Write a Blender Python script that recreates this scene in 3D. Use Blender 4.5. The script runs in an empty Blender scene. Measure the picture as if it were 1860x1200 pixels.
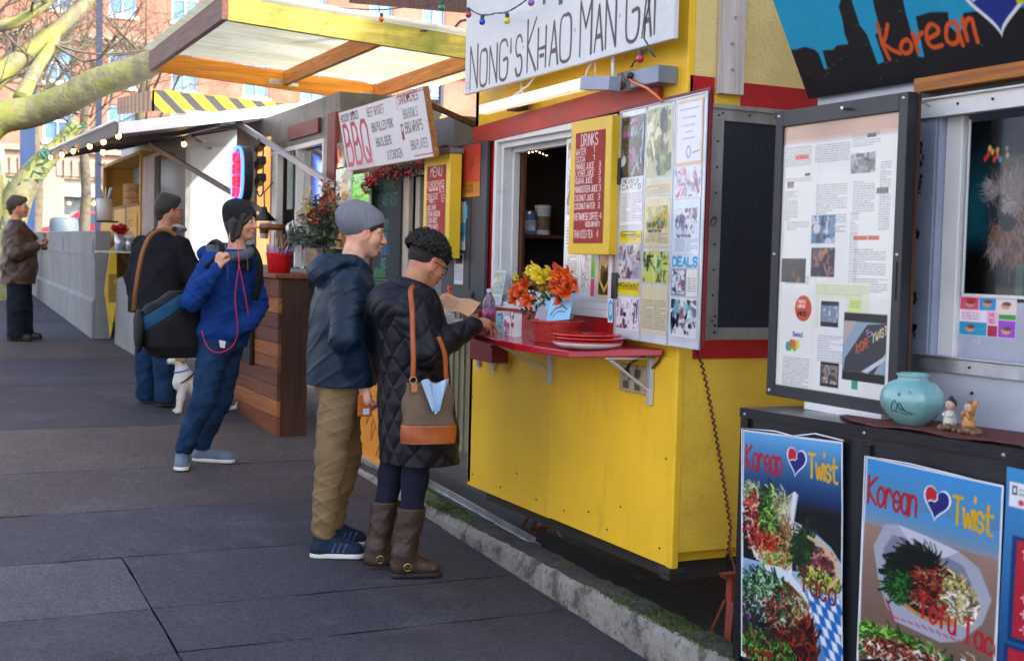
import bpy, bmesh, math, random
import numpy as np
from mathutils import Vector, Matrix
random.seed(7); RNG = np.random.RandomState(11)
S = bpy.context.scene
COL = S.collection
# ------------------------------------------------------------------ camera
FPX = 2300.0; PW, PH = 1860.0, 1200.0; CAMZ = 1.83; SL = 0.0475
_x = Vector((4766, 0, -2300)).normalized(); _y = Vector((-1110, 150, -2300)).normalized(); _z = _x.cross(_y)
RM = Matrix((_x, _y, _z))
cam = bpy.data.cameras.new('camera'); camo = bpy.data.objects.new('camera', cam); COL.objects.link(camo)
camo.matrix_world = Matrix.Translation((0, 0, CAMZ)) @ RM.to_4x4()
cam.sensor_width = 36.0; cam.lens = 36.0 * FPX / PW; cam.clip_start = 0.05; cam.clip_end = 800
cam.dof.use_dof = True; cam.dof.focus_distance = 6.3; cam.dof.aperture_fstop = 4.5
S.camera = camo
# ------------------------------------------------------------------ world, sun, exposure
SUN = Vector((0.55, -0.66, 0.60)).normalized()
w = bpy.data.worlds.new('World'); S.world = w; w.use_nodes = True
nt = w.node_tree; nt.nodes.clear()
sky = nt.nodes.new('ShaderNodeTexSky'); sky.sky_type = 'NISHITA'; sky.sun_disc = False
sky.air_density = 1.0; sky.dust_density = 3.5; sky.ozone_density = 1.0; sky.sun_elevation = math.asin(SUN.z); sky.sun_rotation = math.atan2(SUN.x, SUN.y)
bg = nt.nodes.new('ShaderNodeBackground'); bg.inputs[1].default_value = 0.15
wo = nt.nodes.new('ShaderNodeOutputWorld')
nt.links.new(sky.outputs[0], bg.inputs[0]); nt.links.new(bg.outputs[0], wo.inputs[0])
sl = bpy.data.lights.new('sun', 'SUN'); sl.energy = 2.1; sl.angle = math.radians(0.5); sl.color = (1.0, 0.93, 0.82)
so = bpy.data.objects.new('sun', sl); COL.objects.link(so); so.rotation_euler = SUN.to_track_quat('Z', 'Y').to_euler()
S.view_settings.view_transform = 'Standard'; S.view_settings.look = 'None'; S.view_settings.gamma = 1.0
S.view_settings.exposure = 1.95
try:
    S.view_settings.use_curve_mapping = False
except Exception: pass
# ------------------------------------------------------------------ geometry of sight: a pixel's ray met with a plane of the place
def ray(px, py): return RM @ Vector(((px - PW/2) / FPX, (PH/2 - py) / FPX, -1.0))
C0 = Vector((0, 0, CAMZ))
def onx(px, py, x): d = ray(px, py); return C0 + d * (x / d.x)
def ony(px, py, y): d = ray(px, py); return C0 + d * (y / d.y)
def onz(px, py, z): d = ray(px, py); return C0 + d * ((z - CAMZ) / d.z)
def ons(px, py): d = ray(px, py); return C0 + d * (-CAMZ / (d.z - SL * d.y))
def sz(y): return SL * y
# ------------------------------------------------------------------ naming
def tag(o, label=None, cat=None, group=None, kind=None):
    if label: o['label'] = label
    if cat: o['category'] = cat
    if group: o['group'] = group
    if kind: o['kind'] = kind
    return o
def thing(name, loc, label, cat, group=None, kind=None):
    o = bpy.data.objects.new(name, None); COL.objects.link(o); o.location = Vector(loc); o.empty_display_size = 0.1
    return tag(o, label, cat, group, kind)
def wloc(o):
    v = Vector((0, 0, 0))
    while o is not None: v += o.location; o = o.parent
    return v
def copy_tree(o, loc=None, parent=None, label=None):
    c = o.copy(); COL.objects.link(c); c.parent = parent
    if loc is not None: c.location = Vector(loc)
    if label: c['label'] = label
    for ch in list(o.children): copy_tree(ch, None, c)
    return c
def link_mesh(name, me, mats, parent=None):
    o = bpy.data.objects.new(name, me); COL.objects.link(o)
    for m in (mats if isinstance(mats, (list, tuple)) else [mats]): me.materials.append(m)
    if parent is not None: o.parent = parent
    return o
# ------------------------------------------------------------------ mesh builder (world coordinates, stored relative to the parent)
class MB:
    def __init__(s): s.v = []; s.f = []; s.m = []; s.cur = 0; s.st = []
    def add(s, vs, fs):
        n = len(s.v); s.st.append((n, len(s.f))); s.v += [tuple(v) for v in vs]; s.f += [tuple(i + n for i in f) for f in fs]; s.m += [s.cur] * len(fs); return s
    def box(s, x0, x1, y0, y1, z0, z1):
        return s.hexa([(x0,y0,z0),(x1,y0,z0),(x1,y1,z0),(x0,y1,z0),(x0,y0,z1),(x1,y0,z1),(x1,y1,z1),(x0,y1,z1)])
    def hexa(s, p): return s.add(p, [(0,3,2,1),(4,5,6,7),(0,1,5,4),(1,2,6,5),(2,3,7,6),(3,0,4,7)])
    def prism(s, poly, off):
        n = len(poly); off = Vector(off); a = [Vector(p) for p in poly]; b = [p + off for p in a]
        return s.add(a + b, [tuple(range(n))[::-1], tuple(range(n, 2*n))] + [(i, (i+1) % n, n + (i+1) % n, n + i) for i in range(n)])
    def beam(s, a, b, w, h, up=(0, 0, 1)):
        a = Vector(a); b = Vector(b); d = (b - a).normalized(); up = Vector(up)
        sd = d.cross(up).normalized() * (w/2); u = sd.cross(d).normalized() * (h/2)
        return s.add([a-sd-u, a+sd-u, a+sd+u, a-sd+u, b-sd-u, b+sd-u, b+sd+u, b-sd+u], [(0,1,2,3),(4,7,6,5),(0,4,5,1),(1,5,6,2),(2,6,7,3),(3,7,4,0)])
    def tube(s, pts, r, n=8, cap=True):
        pts = [Vector(p) for p in pts]; m = len(pts); rr = r if isinstance(r, (list, tuple)) else [r] * m
        base = len(s.v); prev = None; vs = []; fs = []
        for i, p in enumerate(pts):
            t = (pts[min(i+1, m-1)] - pts[max(i-1, 0)]);  t = t.normalized() if t.length > 1e-9 else Vector((0,0,1))
            if prev is None: a = t.orthogonal().normalized()
            else: a = (prev - t * prev.dot(t)); a = a.normalized() if a.length > 1e-6 else t.orthogonal().normalized()
            prev = a; b = t.cross(a)
            for k in range(n):
                an = 2*math.pi*k/n; vs.append(p + (a*math.cos(an) + b*math.sin(an)) * rr[i])
        for i in range(m-1):
            for k in range(n):
                fs.append((i*n+k, i*n+(k+1) % n, (i+1)*n+(k+1) % n, (i+1)*n+k))
        if cap: fs += [tuple(range(n))[::-1], tuple(range((m-1)*n, m*n))]
        return s.add(vs, fs)
    def lathe(s, prof, c, n=24, ax=(0,0,1), sx=1, sy=1):
        c = Vector(c); ax = Vector(ax).normalized(); a = ax.orthogonal().normalized() if abs(ax.z) < .99 else Vector((1,0,0)); b = ax.cross(a)
        vs = []; fs = []; m = len(prof)
        for r, h in prof:
            for k in range(n):
                an = 2*math.pi*k/n; vs.append(c + ax*h + a*(r*sx*math.cos(an)) + b*(r*sy*math.sin(an)))
        for i in range(m-1):
            for k in range(n): fs.append((i*n+k, i*n+(k+1) % n, (i+1)*n+(k+1) % n, (i+1)*n+k))
        if prof[0][0] > 1e-5: fs.append(tuple(range(n))[::-1])
        if prof[-1][0] > 1e-5: fs.append(tuple(range((m-1)*n, m*n)))
        return s.add(vs, fs)
    def ball(s, c, r, n=12, sc=(1,1,1)):
        c = Vector(c); vs = []; fs = []; m = max(6, n//2+1)
        for i in range(m):
            th = math.pi*i/(m-1)
            for k in range(n):
                an = 2*math.pi*k/n; vs.append(c + Vector((sc[0]*math.sin(th)*math.cos(an), sc[1]*math.sin(th)*math.sin(an), sc[2]*math.cos(th))) * r)
        for i in range(m-1):
            for k in range(n): fs.append((i*n+k, (i+1)*n+k, (i+1)*n+(k+1) % n, i*n+(k+1) % n))
        return s.add(vs, fs)
    def torus(s, c, R, r, ax=(0,0,1), n=24, m=8, sx=1, sy=1):
        c = Vector(c); ax = Vector(ax).normalized(); a = ax.orthogonal().normalized(); b = ax.cross(a)
        pts = [c + a*(R*sx*math.cos(2*math.pi*k/n)) + b*(R*sy*math.sin(2*math.pi*k/n)) for k in range(n+1)]
        return s.tube(pts, r, m, cap=False)
    def each(s, name, mats, parent=None, **k):          # every added piece an object of its own
        st = s.st+[(len(s.v), len(s.f))]
        for (a, fa), (b, fb) in zip(st, st[1:]):
            q = MB(); q.add(s.v[a:b], [tuple(i-a for i in f) for f in s.f[fa:fb]]); o = q.build(name, mats, parent, **k)
        return o
    def build(s, name, mats, parent=None, smooth=False, bevel=0, sub=0, solid=0):
        off = wloc(parent) if parent is not None else Vector((0,0,0))
        me = bpy.data.meshes.new(name); me.from_pydata([tuple(Vector(v) - off) for v in s.v], [], s.f)
        me.validate(); 
        if not solid:
            bm = bmesh.new(); bm.from_mesh(me); bmesh.ops.remove_doubles(bm, verts=bm.verts, dist=1e-6) if smooth else None
            bmesh.ops.recalc_face_normals(bm, faces=bm.faces); bm.to_mesh(me); bm.free()
        if smooth: me.polygons.foreach_set('use_smooth', [True]*len(me.polygons))
        o = link_mesh(name, me, mats, parent)
        if len(s.m) == len(me.polygons) and any(s.m): me.polygons.foreach_set('material_index', s.m)
        if solid:
            md = o.modifiers.new('s', 'SOLIDIFY'); md.thickness = solid; md.offset = 0
        if bevel:
            md = o.modifiers.new('b', 'BEVEL'); md.width = bevel; md.segments = 2; md.limit_method = 'ANGLE'; md.angle_limit = math.radians(40)
        if sub:
            md = o.modifiers.new('d', 'SUBSURF'); md.levels = sub; md.render_levels = sub
        return o
def box(name, mat, parent, x0, x1, y0, y1, z0, z1, bevel=0): return MB().box(x0,x1,y0,y1,z0,z1).build(name, mat, parent, bevel=bevel)
# ------------------------------------------------------------------ materials
def srgb(c):
    if isinstance(c, str): c = tuple(int(c[i:i+2], 16)/255 for i in (0, 2, 4))
    return tuple(x/12.92 if x <= .04045 else ((x+.055)/1.055)**2.4 for x in c)
MATS = {}
def M(name, col, rough=.6, metal=0, var=.12, vs=5, bump=.15, bs=80, st=(1,1,1), dirt=None, ds=2.5, dth=(.5,.7), dst=(1,1,1), coat=0, spec=.5, sheen=0, attr=None, trans=0, emit=None, es=1):
    if name in MATS: return MATS[name]
    m = bpy.data.materials.new(name); m.use_nodes = True; n = m.node_tree.nodes; L = m.node_tree.links; MATS[name] = m
    P = n['Principled BSDF']; P.inputs['Roughness'].default_value = rough; P.inputs['Metallic'].default_value = metal
    P.inputs['Specular IOR Level'].default_value = spec; P.inputs['Coat Weight'].default_value = coat; P.inputs['Sheen Weight'].default_value = sheen
    P.inputs['Transmission Weight'].default_value = trans
    col = srgb(col) if isinstance(col, str) else col
    tc = n.new('ShaderNodeTexCoord'); mp = n.new('ShaderNodeMapping'); L.new(tc.outputs['Object'], mp.inputs[0]); mp.inputs['Scale'].default_value = st
    nz = n.new('ShaderNodeTexNoise'); nz.inputs['Scale'].default_value = vs; nz.inputs['Detail'].default_value = 7; nz.inputs['Roughness'].default_value = .62
    L.new(mp.outputs[0], nz.inputs[0])
    mr = n.new('ShaderNodeMapRange'); mr.inputs[1].default_value = .25; mr.inputs[2].default_value = .75; mr.inputs[3].default_value = 1-var*1.6; mr.inputs[4].default_value = 1+var*1.6
    L.new(nz.outputs[0], mr.inputs[0])
    hs = n.new('ShaderNodeHueSaturation'); L.new(mr.outputs[0], hs.inputs['Value'])
    if attr:
        at = n.new('ShaderNodeVertexColor'); at.layer_name = attr; L.new(at.outputs[0], hs.inputs['Color'])
    else: hs.inputs['Color'].default_value = (*col, 1)
    out = hs.outputs[0]
    if dirt:
        dc = srgb(dirt) if isinstance(dirt, str) else dirt
        m2 = n.new('ShaderNodeMapping'); L.new(tc.outputs['Object'], m2.inputs[0]); m2.inputs['Scale'].default_value = dst
        n2 = n.new('ShaderNodeTexNoise'); n2.inputs['Scale'].default_value = ds; n2.inputs['Detail'].default_value = 9; n2.inputs['Roughness'].default_value = .7
        L.new(m2.outputs[0], n2.inputs[0])
        r2 = n.new('ShaderNodeMapRange'); r2.inputs[1].default_value = dth[0]; r2.inputs[2].default_value = dth[1]; L.new(n2.outputs[0], r2.inputs[0])
        mx = n.new('ShaderNodeMix'); mx.data_type = 'RGBA'; L.new(r2.outputs[0], mx.inputs[0]); L.new(out, mx.inputs[6]); mx.inputs[7].default_value = (*dc, 1)
        out = mx.outputs[2]
    L.new(out, P.inputs['Base Color'])
    if rough > .1:
        rr = n.new('ShaderNodeMapRange'); rr.inputs[3].default_value = max(.03, rough-.12); rr.inputs[4].default_value = min(1, rough+.12); L.new(nz.outputs[0], rr.inputs[0]); L.new(rr.outputs[0], P.inputs['Roughness'])
    if bump:
        nb = n.new('ShaderNodeTexNoise'); nb.inputs['Scale'].default_value = bs; nb.inputs['Detail'].default_value = 4; L.new(mp.outputs[0], nb.inputs[0])
        bp = n.new('ShaderNodeBump'); bp.inputs['Strength'].default_value = bump; bp.inputs['Distance'].default_value = .01
        L.new(nb.outputs[0], bp.inputs['Height']); L.new(bp.outputs[0], P.inputs['Normal'])
    if emit:
        P.inputs['Emission Color'].default_value = (*srgb(emit), 1); P.inputs['Emission Strength'].default_value = es
    return m
def wood(name, col, dark, axis=1, rough=.55, sc=1.0, ring=14, **k):
    if name in MATS: return MATS[name]
    m = M(name, col, rough=rough, var=.13, vs=6, bump=.12, bs=40, **k); n = m.node_tree.nodes; L = m.node_tree.links
    st = [ring*sc]*3; st[axis] = .7*sc
    for nd in n:
        if nd.type == 'MAPPING': nd.inputs['Scale'].default_value = [x*.35 for x in st]; mp = nd; break
    hs = [x for x in n if x.type == 'HUE_SAT'][0]
    wv = n.new('ShaderNodeTexNoise'); wv.inputs['Scale'].default_value = 2.2; wv.inputs['Detail'].default_value = 5; wv.inputs['Distortion'].default_value = 1.2
    m3 = n.new('ShaderNodeMapping'); m3.inputs['Scale'].default_value = st; tc = [x for x in n if x.type == 'TEX_COORD'][0]
    L.new(tc.outputs['Object'], m3.inputs[0]); L.new(m3.outputs[0], wv.inputs[0])
    cr = n.new('ShaderNodeMapRange'); cr.inputs[1].default_value = .35; cr.inputs[2].default_value = .7; L.new(wv.outputs[0], cr.inputs[0])
    mx = n.new('ShaderNodeMix'); mx.data_type = 'RGBA'; L.new(cr.outputs[0], mx.inputs[0]); mx.inputs[6].default_value = (*srgb(col), 1); mx.inputs[7].default_value = (*srgb(dark), 1)
    L.new(mx.outputs[2], hs.inputs['Color'])
    return m
PRINT = M('printed_paper', (.8,.8,.8), rough=.45, var=.03, bump=.03, bs=30, attr='Col')
PRINTG = M('glossy_print', (.8,.8,.8), rough=.16, var=.02, bump=.05, bs=9, attr='Col', coat=.5)
CHALKM = M('chalk_board', (.1,.1,.1), rough=.8, var=.1, bump=.1, attr='Col')
SKINM = M('skin', (.6,.35,.25), rough=.5, var=.06, vs=25, bump=.12, bs=220, attr='Col', spec=.35)
SKINM.node_tree.nodes['Principled BSDF'].inputs['Subsurface Weight'].default_value = .12
SKINM.node_tree.nodes['Principled BSDF'].inputs['Subsurface Radius'].default_value = (.012, .004, .002)
# ------------------------------------------------------------------ painted meshes: a print or painted board as a dense coloured grid
SF = {}
_raw = {
'A':'00 26 40;12 32','B':'00 06 26 35 34 23 03;23 34 42 41 30 00','C':'45 36 16 05 01 10 30 41','D':'00 06 26 45 41 20 00','E':'46 06 00 40;03 33','F':'46 06 00;03 33',
'G':'45 36 16 05 01 10 30 41 43 23','H':'00 06;40 46;03 43','I':'10 16','J':'46 41 30 10 01','K':'00 06;46 03 40','L':'06 00 40','M':'00 06 23 46 40','N':'00 06 40 46',
'O':'26 16 05 01 10 30 41 45 36 26','P':'00 06 36 45 44 33 03','Q':'26 16 05 01 10 30 41 45 36 26;22 40','R':'00 06 36 45 44 33 03;23 40','S':'45 36 16 05 04 13 33 42 41 30 10 01',
'T':'06 46;26 20','U':'06 01 10 30 41 46','V':'06 20 46','W':'06 10 23 30 46','X':'00 46;06 40','Y':'06 23 46;23 20','Z':'06 46 00 40',
'0':'26 16 05 01 10 30 41 45 36 26','1':'05 16 10','2':'05 16 36 45 44 00 40','3':'05 16 36 45 44 33 13;33 42 41 30 10 01','4':'30 36 02 42','5':'46 06 04 34 43 41 30 10 01',
'6':'45 36 16 05 01 10 30 41 42 33 13 02','7':'06 46 20','8':'13 04 05 16 36 45 44 33 13 02 01 10 30 41 42 33','9':'41 45 36 16 05 04 13 33 44','$':'45 36 16 05 04 13 33 42 41 30 10 01;27 2z',
'.':'10 11','-':'13 33','/':'00 46','(':'36 14 12 30','\'':'16 14',')':'16 34 32 10','!':'16 12;10 11',':':'14 15;11 12',
'a':'33 24 14 03 01 10 20 31;34 30 40','c':'33 24 14 03 01 10 20 31','e':'02 32 33 24 14 03 01 10 20 31','f':'36 26 15 10;04 34','i':'14 10;16 17','k':'06 00;34 02 30',
'n':'04 00;03 14 24 33 30','o':'14 03 01 10 20 31 33 24 14','r':'04 00;02 14 24 33','s':'33 24 14 03 12 22 31 20 10 01','t':'16 11 20 30;04 34','u':'04 01 10 20 31;34 30','w':'04 10 23 30 44','p':'04 0z;03 14 24 33 31 20 10 01',
'g':'33 24 14 03 01 10 20 31;34 3y 2z 0z','l':'16 10 20','y':'04 20;44 0z','h':'06 00;03 14 24 33 30','v':'04 20 44','d':'33 24 14 03 01 10 20 31;36 30','m':'04 00;03 14 20;23 34 40'}
for k_, s_ in _raw.items():
    SF[k_] = [[(int(p[0]), {'z': -1.5, 'y': -1.0}.get(p[1], None) if p[1] in 'zy' else int(p[1])) for p in st.split()] for st in s_.split(';')]
class Paint:
    def __init__(s, w, h, res, bgc='ffffff'):
        s.w, s.h, s.res = w, h, res; s.nx = max(2, int(w/res)+1); s.ny = max(2, int(h/res)+1)
        s.a = np.zeros((s.ny, s.nx, 3), np.float32); s.a[:] = s.c(bgc)
        s.X, s.Y = np.meshgrid(np.linspace(0, w, s.nx), np.linspace(0, h, s.ny))
    def c(s, c): return np.array([int(c[i:i+2], 16)/255 for i in (0,2,4)] if isinstance(c, str) else c, np.float32)
    def win(s, x0, x1, y0, y1):
        i0 = max(0, int((x0)/s.w*(s.nx-1))-1); i1 = min(s.nx, int((x1)/s.w*(s.nx-1))+3); j0 = max(0, int(y0/s.h*(s.ny-1))-1); j1 = min(s.ny, int(y1/s.h*(s.ny-1))+3)
        return slice(j0, max(j0, j1)), slice(i0, max(i0, i1))
    def blend(s, sl, al, c):
        al = al[..., None]; s.a[sl] = s.a[sl]*(1-al) + s.c(c)*al
    def rect(s, x0, y0, x1, y1, c, al=1.0):
        sl = s.win(x0, x1, y0, y1); X = s.X[sl]; Y = s.Y[sl]
        s.blend(sl, np.clip(np.minimum(np.minimum(X-x0, x1-X), np.minimum(Y-y0, y1-Y))/s.res+.5, 0, 1)*al, c)
    def ell(s, cx, cy, rx, ry, c, al=1.0, rot=0, soft=1.0):
        R = max(rx, ry)*1.1+s.res*2*soft; sl = s.win(cx-R, cx+R, cy-R, cy+R); X = s.X[sl]-cx; Y = s.Y[sl]-cy
        u = X*math.cos(rot)+Y*math.sin(rot); v = -X*math.sin(rot)+Y*math.cos(rot)
        d = (np.sqrt((u/rx)**2+(v/ry)**2)-1)*min(rx, ry); s.blend(sl, np.clip(.5-d/(s.res*soft), 0, 1)*al, c)
    def poly(s, pts, c, al=1.0):
        xs = [p[0] for p in pts]; ys = [p[1] for p in pts]; sl = s.win(min(xs), max(xs), min(ys), max(ys)); X = s.X[sl]; Y = s.Y[sl]
        if X.size == 0: return
        ins = np.zeros(X.shape, bool); d = np.full(X.shape, 9.)
        for (x1, y1), (x2, y2) in zip(pts, pts[1:]+pts[:1]):
            cr = ((y1 > Y) != (y2 > Y)); ins ^= cr & (X < (x2-x1)*(Y-y1)/((y2-y1) or 1e-9)+x1)
            t = np.clip(((X-x1)*(x2-x1)+(Y-y1)*(y2-y1))/(((x2-x1)**2+(y2-y1)**2) or 1e-9), 0, 1); d = np.minimum(d, np.hypot(X-x1-t*(x2-x1), Y-y1-t*(y2-y1)))
        s.blend(sl, np.clip(np.where(ins, d, -d)/s.res+.5, 0, 1)*al, c)
    def line(s, pts, wd, c, al=1.0, w2=None):
        m = wd+s.res*2; xs = [p[0] for p in pts]; ys = [p[1] for p in pts]; sl = s.win(min(xs)-m, max(xs)+m, min(ys)-m, max(ys)+m); X = s.X[sl]; Y = s.Y[sl]
        if X.size == 0: return
        d = np.full(X.shape, 9.); n = len(pts)-1
        for i in range(n):
            (x1, y1), (x2, y2) = pts[i], pts[i+1]
            t = np.clip(((X-x1)*(x2-x1)+(Y-y1)*(y2-y1))/(((x2-x1)**2+(y2-y1)**2) or 1e-9), 0, 1)
            ww = wd/2 if w2 is None else (wd+(w2-wd)*(i+t)/n)/2
            d = np.minimum(d, np.hypot(X-x1-t*(x2-x1), Y-y1-t*(y2-y1))-ww)
        s.blend(sl, np.clip(.5-d/s.res, 0, 1)*al, c)
    def text(s, t, x, y, h, wf, wd, c, al=1.0, skew=0, jit=0, rise=0, gap=1.35, smooth=False):
        for k, ch in enumerate(t):
            if ch in SF:
                for st in SF[ch]:
                    p = [(x + (a*wf/4 + skew*b/6)*h + random.uniform(-jit, jit)*h, y + b/6*h + random.uniform(-jit, jit)*h) for a, b in st]
                    if smooth and len(p) > 2:
                        q = []
                        for i in range(len(p)-1):
                            p0, p1, p2, p3 = p[max(i-1,0)], p[i], p[i+1], p[min(i+2, len(p)-1)]
                            for u in (0, .25, .5, .75):
                                q.append(tuple(.5*(2*p1[d]+(p2[d]-p0[d])*u+(2*p0[d]-5*p1[d]+4*p2[d]-p3[d])*u*u+(3*p1[d]-p0[d]-3*p2[d]+p3[d])*u**3) for d in (0,1)))
                        p = q+[p[-1]]
                    s.line(p, wd, c, al)
            adv = (gap*wf if (ch.isupper() or ch.isdigit()) else gap*wf*.82)*h*(.5 if ch in "i'.l:! I1" else 1)
            x += adv; y += rise*adv
        return x
    def grad(s, x0, y0, x1, y1, ca, cb):
        sl = s.win(x0, x1, y0, y1); X = s.X[sl]; Y = s.Y[sl]; t = np.clip((Y-y0)/(y1-y0), 0, 1)[..., None]
        m = ((X >= x0) & (X <= x1) & (Y >= y0) & (Y <= y1))[..., None]; s.a[sl] = np.where(m, s.c(ca)*(1-t)+s.c(cb)*t, s.a[sl])
    def greek(s, x0, y0, x1, y1, lh, c='555555', al=.55):
        y = y1-lh
        while y > y0:
            xe = x1 if random.random() > .18 else x0+(x1-x0)*random.uniform(.3, .9); x = x0
            while x < xe:
                ww = random.uniform(.6, 2.2)*lh; s.rect(x, y, min(x+ww, xe), y+lh*.5, c, al*random.uniform(.6, 1)); x += ww+lh*.35
            y -= lh
    def photo(s, x0, y0, x1, y1, pal, n=40, seed=None):
        r = random.Random(seed or int(x0*1e4+y0*1e3)); s.rect(x0, y0, x1, y1, pal[0]); w = x1-x0; h = y1-y0
        hold = s.a.copy()
        for i in range(n):
            c = r.choice(pal); k = r.random(); cx = x0+w*r.random(); cy = y0+h*r.random()
            if k < .45: s.ell(cx, cy, w*r.uniform(.03, .2), h*r.uniform(.03, .2), c, r.uniform(.5, 1), r.random()*3)
            elif k < .8: s.line([(cx, cy), (cx+w*r.uniform(-.2,.2), cy+h*r.uniform(-.5,.5))], w*r.uniform(.02,.09), c, r.uniform(.5,1))
            else: s.rect(cx, cy, cx+w*r.uniform(.05,.3), cy+h*r.uniform(.03,.15), c, r.uniform(.5,1))
        m = ((s.X >= x0) & (s.X <= x1) & (s.Y >= y0) & (s.Y <= y1))[..., None]; s.a = np.where(m, s.a, hold)
    def noise(s, amt, sc=1):
        z = RNG.rand(s.ny//sc+2, s.nx//sc+2).repeat(sc, 0).repeat(sc, 1)[:s.ny, :s.nx]; s.a = np.clip(s.a + (z[..., None]-.5)*amt, 0, 1)
    def mesh(s, name, O, U, V, parent=None, mat=None, bulge=0.0):
        off = wloc(parent) if parent is not None else Vector((0,0,0)); O = Vector(O)-off; U = Vector(U).normalized(); V = Vector(V).normalized(); N = U.cross(V)
        wav = bulge*(np.sin(s.X*9+s.Y*5)+np.sin(s.Y*13-s.X*7)+1) if bulge else np.zeros_like(s.X)
        co = np.stack([O[i] + U[i]*s.X + V[i]*s.Y + N[i]*wav for i in range(3)], -1).reshape(-1, 3).astype(np.float32)
        idx = np.arange(s.nx*s.ny).reshape(s.ny, s.nx); q = np.stack([idx[:-1,:-1], idx[:-1,1:], idx[1:,1:], idx[1:,:-1]], -1).reshape(-1)
        lin = np.where(s.a <= .04045, s.a/12.92, ((np.clip(s.a,0,1)+.055)/1.055)**2.4)
        return grid_mesh(name, co, q.astype(np.int32), 4, lin.reshape(-1, 3), mat or PRINT, parent, False)
def grid_mesh(name, co, q, k, col, mat, parent, smooth=True):
    me = bpy.data.meshes.new(name); nf = len(q)//k
    me.vertices.add(len(co)); me.vertices.foreach_set('co', co.astype(np.float32).ravel())
    me.loops.add(len(q)); me.loops.foreach_set('vertex_index', q.astype(np.int32))
    me.polygons.add(nf); me.polygons.foreach_set('loop_start', np.arange(0, nf*k, k, dtype=np.int32)); me.polygons.foreach_set('loop_total', np.full(nf, k, dtype=np.int32))
    if smooth: me.polygons.foreach_set('use_smooth', np.ones(nf, bool))
    me.update(); me.validate()
    if col is not None:
        a = me.color_attributes.new('Col', 'FLOAT_COLOR', 'POINT'); b = np.ones((len(co), 4), np.float32); b[:, :3] = col; a.data.foreach_set('color', b.ravel())
    return link_mesh(name, me, mat, parent)
UX = (0, -1, 0); UY = (1, 0, 0); VZ = (0, 0, 1)      # right-hand axis of a board facing the pavement / facing down the street, and up
# ================================================================== SETTING
GM = M('lot_ground', (.035,.032,.03), rough=.9, var=.3, vs=3, bump=.8, bs=30, dirt=(.07,.06,.045), ds=4)
g = MB(); ys = [-60, 0, 20, 40, 75, 320]
for a, b in zip(ys, ys[1:]):
    za = sz(min(a, 75)) - .06; zb = sz(min(b, 75)) - .06
    g.add([(-120,a,za),(160,a,za),(160,b,zb),(-120,b,zb)], [(0,1,2,3)])
tag(g.build('ground', GM), kind='structure')
SWM = M('sidewalk_concrete', (.1,.1,.1), rough=.72, var=.18, vs=1.6, bump=.55, bs=150, attr='Col', dirt=(.085,.08,.10), ds=1.9, dth=(.52,.80))
def speckle(m, sc=260, amt=.6):
    n = m.node_tree.nodes; L = m.node_tree.links; P = n['Principled BSDF']; lk = P.inputs['Base Color'].links[0].from_socket
    tc = [x for x in n if x.type == 'TEX_COORD'][0]; v = n.new('ShaderNodeTexVoronoi'); v.inputs['Scale'].default_value = sc; L.new(tc.outputs['Object'], v.inputs[0])
    r = n.new('ShaderNodeMapRange'); r.inputs[1].default_value = 0; r.inputs[2].default_value = 1; r.inputs[3].default_value = 1-amt; r.inputs[4].default_value = 1+amt
    sp = n.new('ShaderNodeSeparateColor'); L.new(v.outputs['Color'], sp.inputs[0]); L.new(sp.outputs[0], r.inputs[0])
    h = n.new('ShaderNodeHueSaturation'); L.new(r.outputs[0], h.inputs['Value']); L.new(lk, h.inputs['Color']); L.new(h.outputs[0], P.inputs['Base Color'])
speckle(SWM, 150, .45); speckle(SWM, 60, .22)
def stains(m, c, sc, lo, hi, amt=.8, st=(1,1,1)):
    n = m.node_tree.nodes; L = m.node_tree.links; P = n['Principled BSDF']; lk = P.inputs['Base Color'].links[0].from_socket; tc = [x for x in n if x.type == 'TEX_COORD'][0]
    mp = n.new('ShaderNodeMapping'); mp.inputs['Scale'].default_value = st; L.new(tc.outputs['Object'], mp.inputs[0]); z = n.new('ShaderNodeTexNoise'); z.inputs['Scale'].default_value = sc; z.inputs['Detail'].default_value = 8; z.inputs['Roughness'].default_value = .65; L.new(mp.outputs[0], z.inputs[0])
    r = n.new('ShaderNodeMapRange'); r.inputs[1].default_value = lo; r.inputs[2].default_value = hi; r.inputs[4].default_value = amt; L.new(z.outputs[0], r.inputs[0]); x = n.new('ShaderNodeMix'); x.data_type = 'RGBA'; L.new(r.outputs[0], x.inputs[0]); L.new(lk, x.inputs[6]); x.inputs[7].default_value = (*c, 1); L.new(x.outputs[2], P.inputs['Base Color'])
stains(SWM, (.015,.014,.018), 1.1, .57, .72, .7); stains(SWM, (.08,.06,.055), .7, .58, .75, .45); stains(SWM, (.20,.20,.22), 24, .74, .78, .7)
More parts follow.
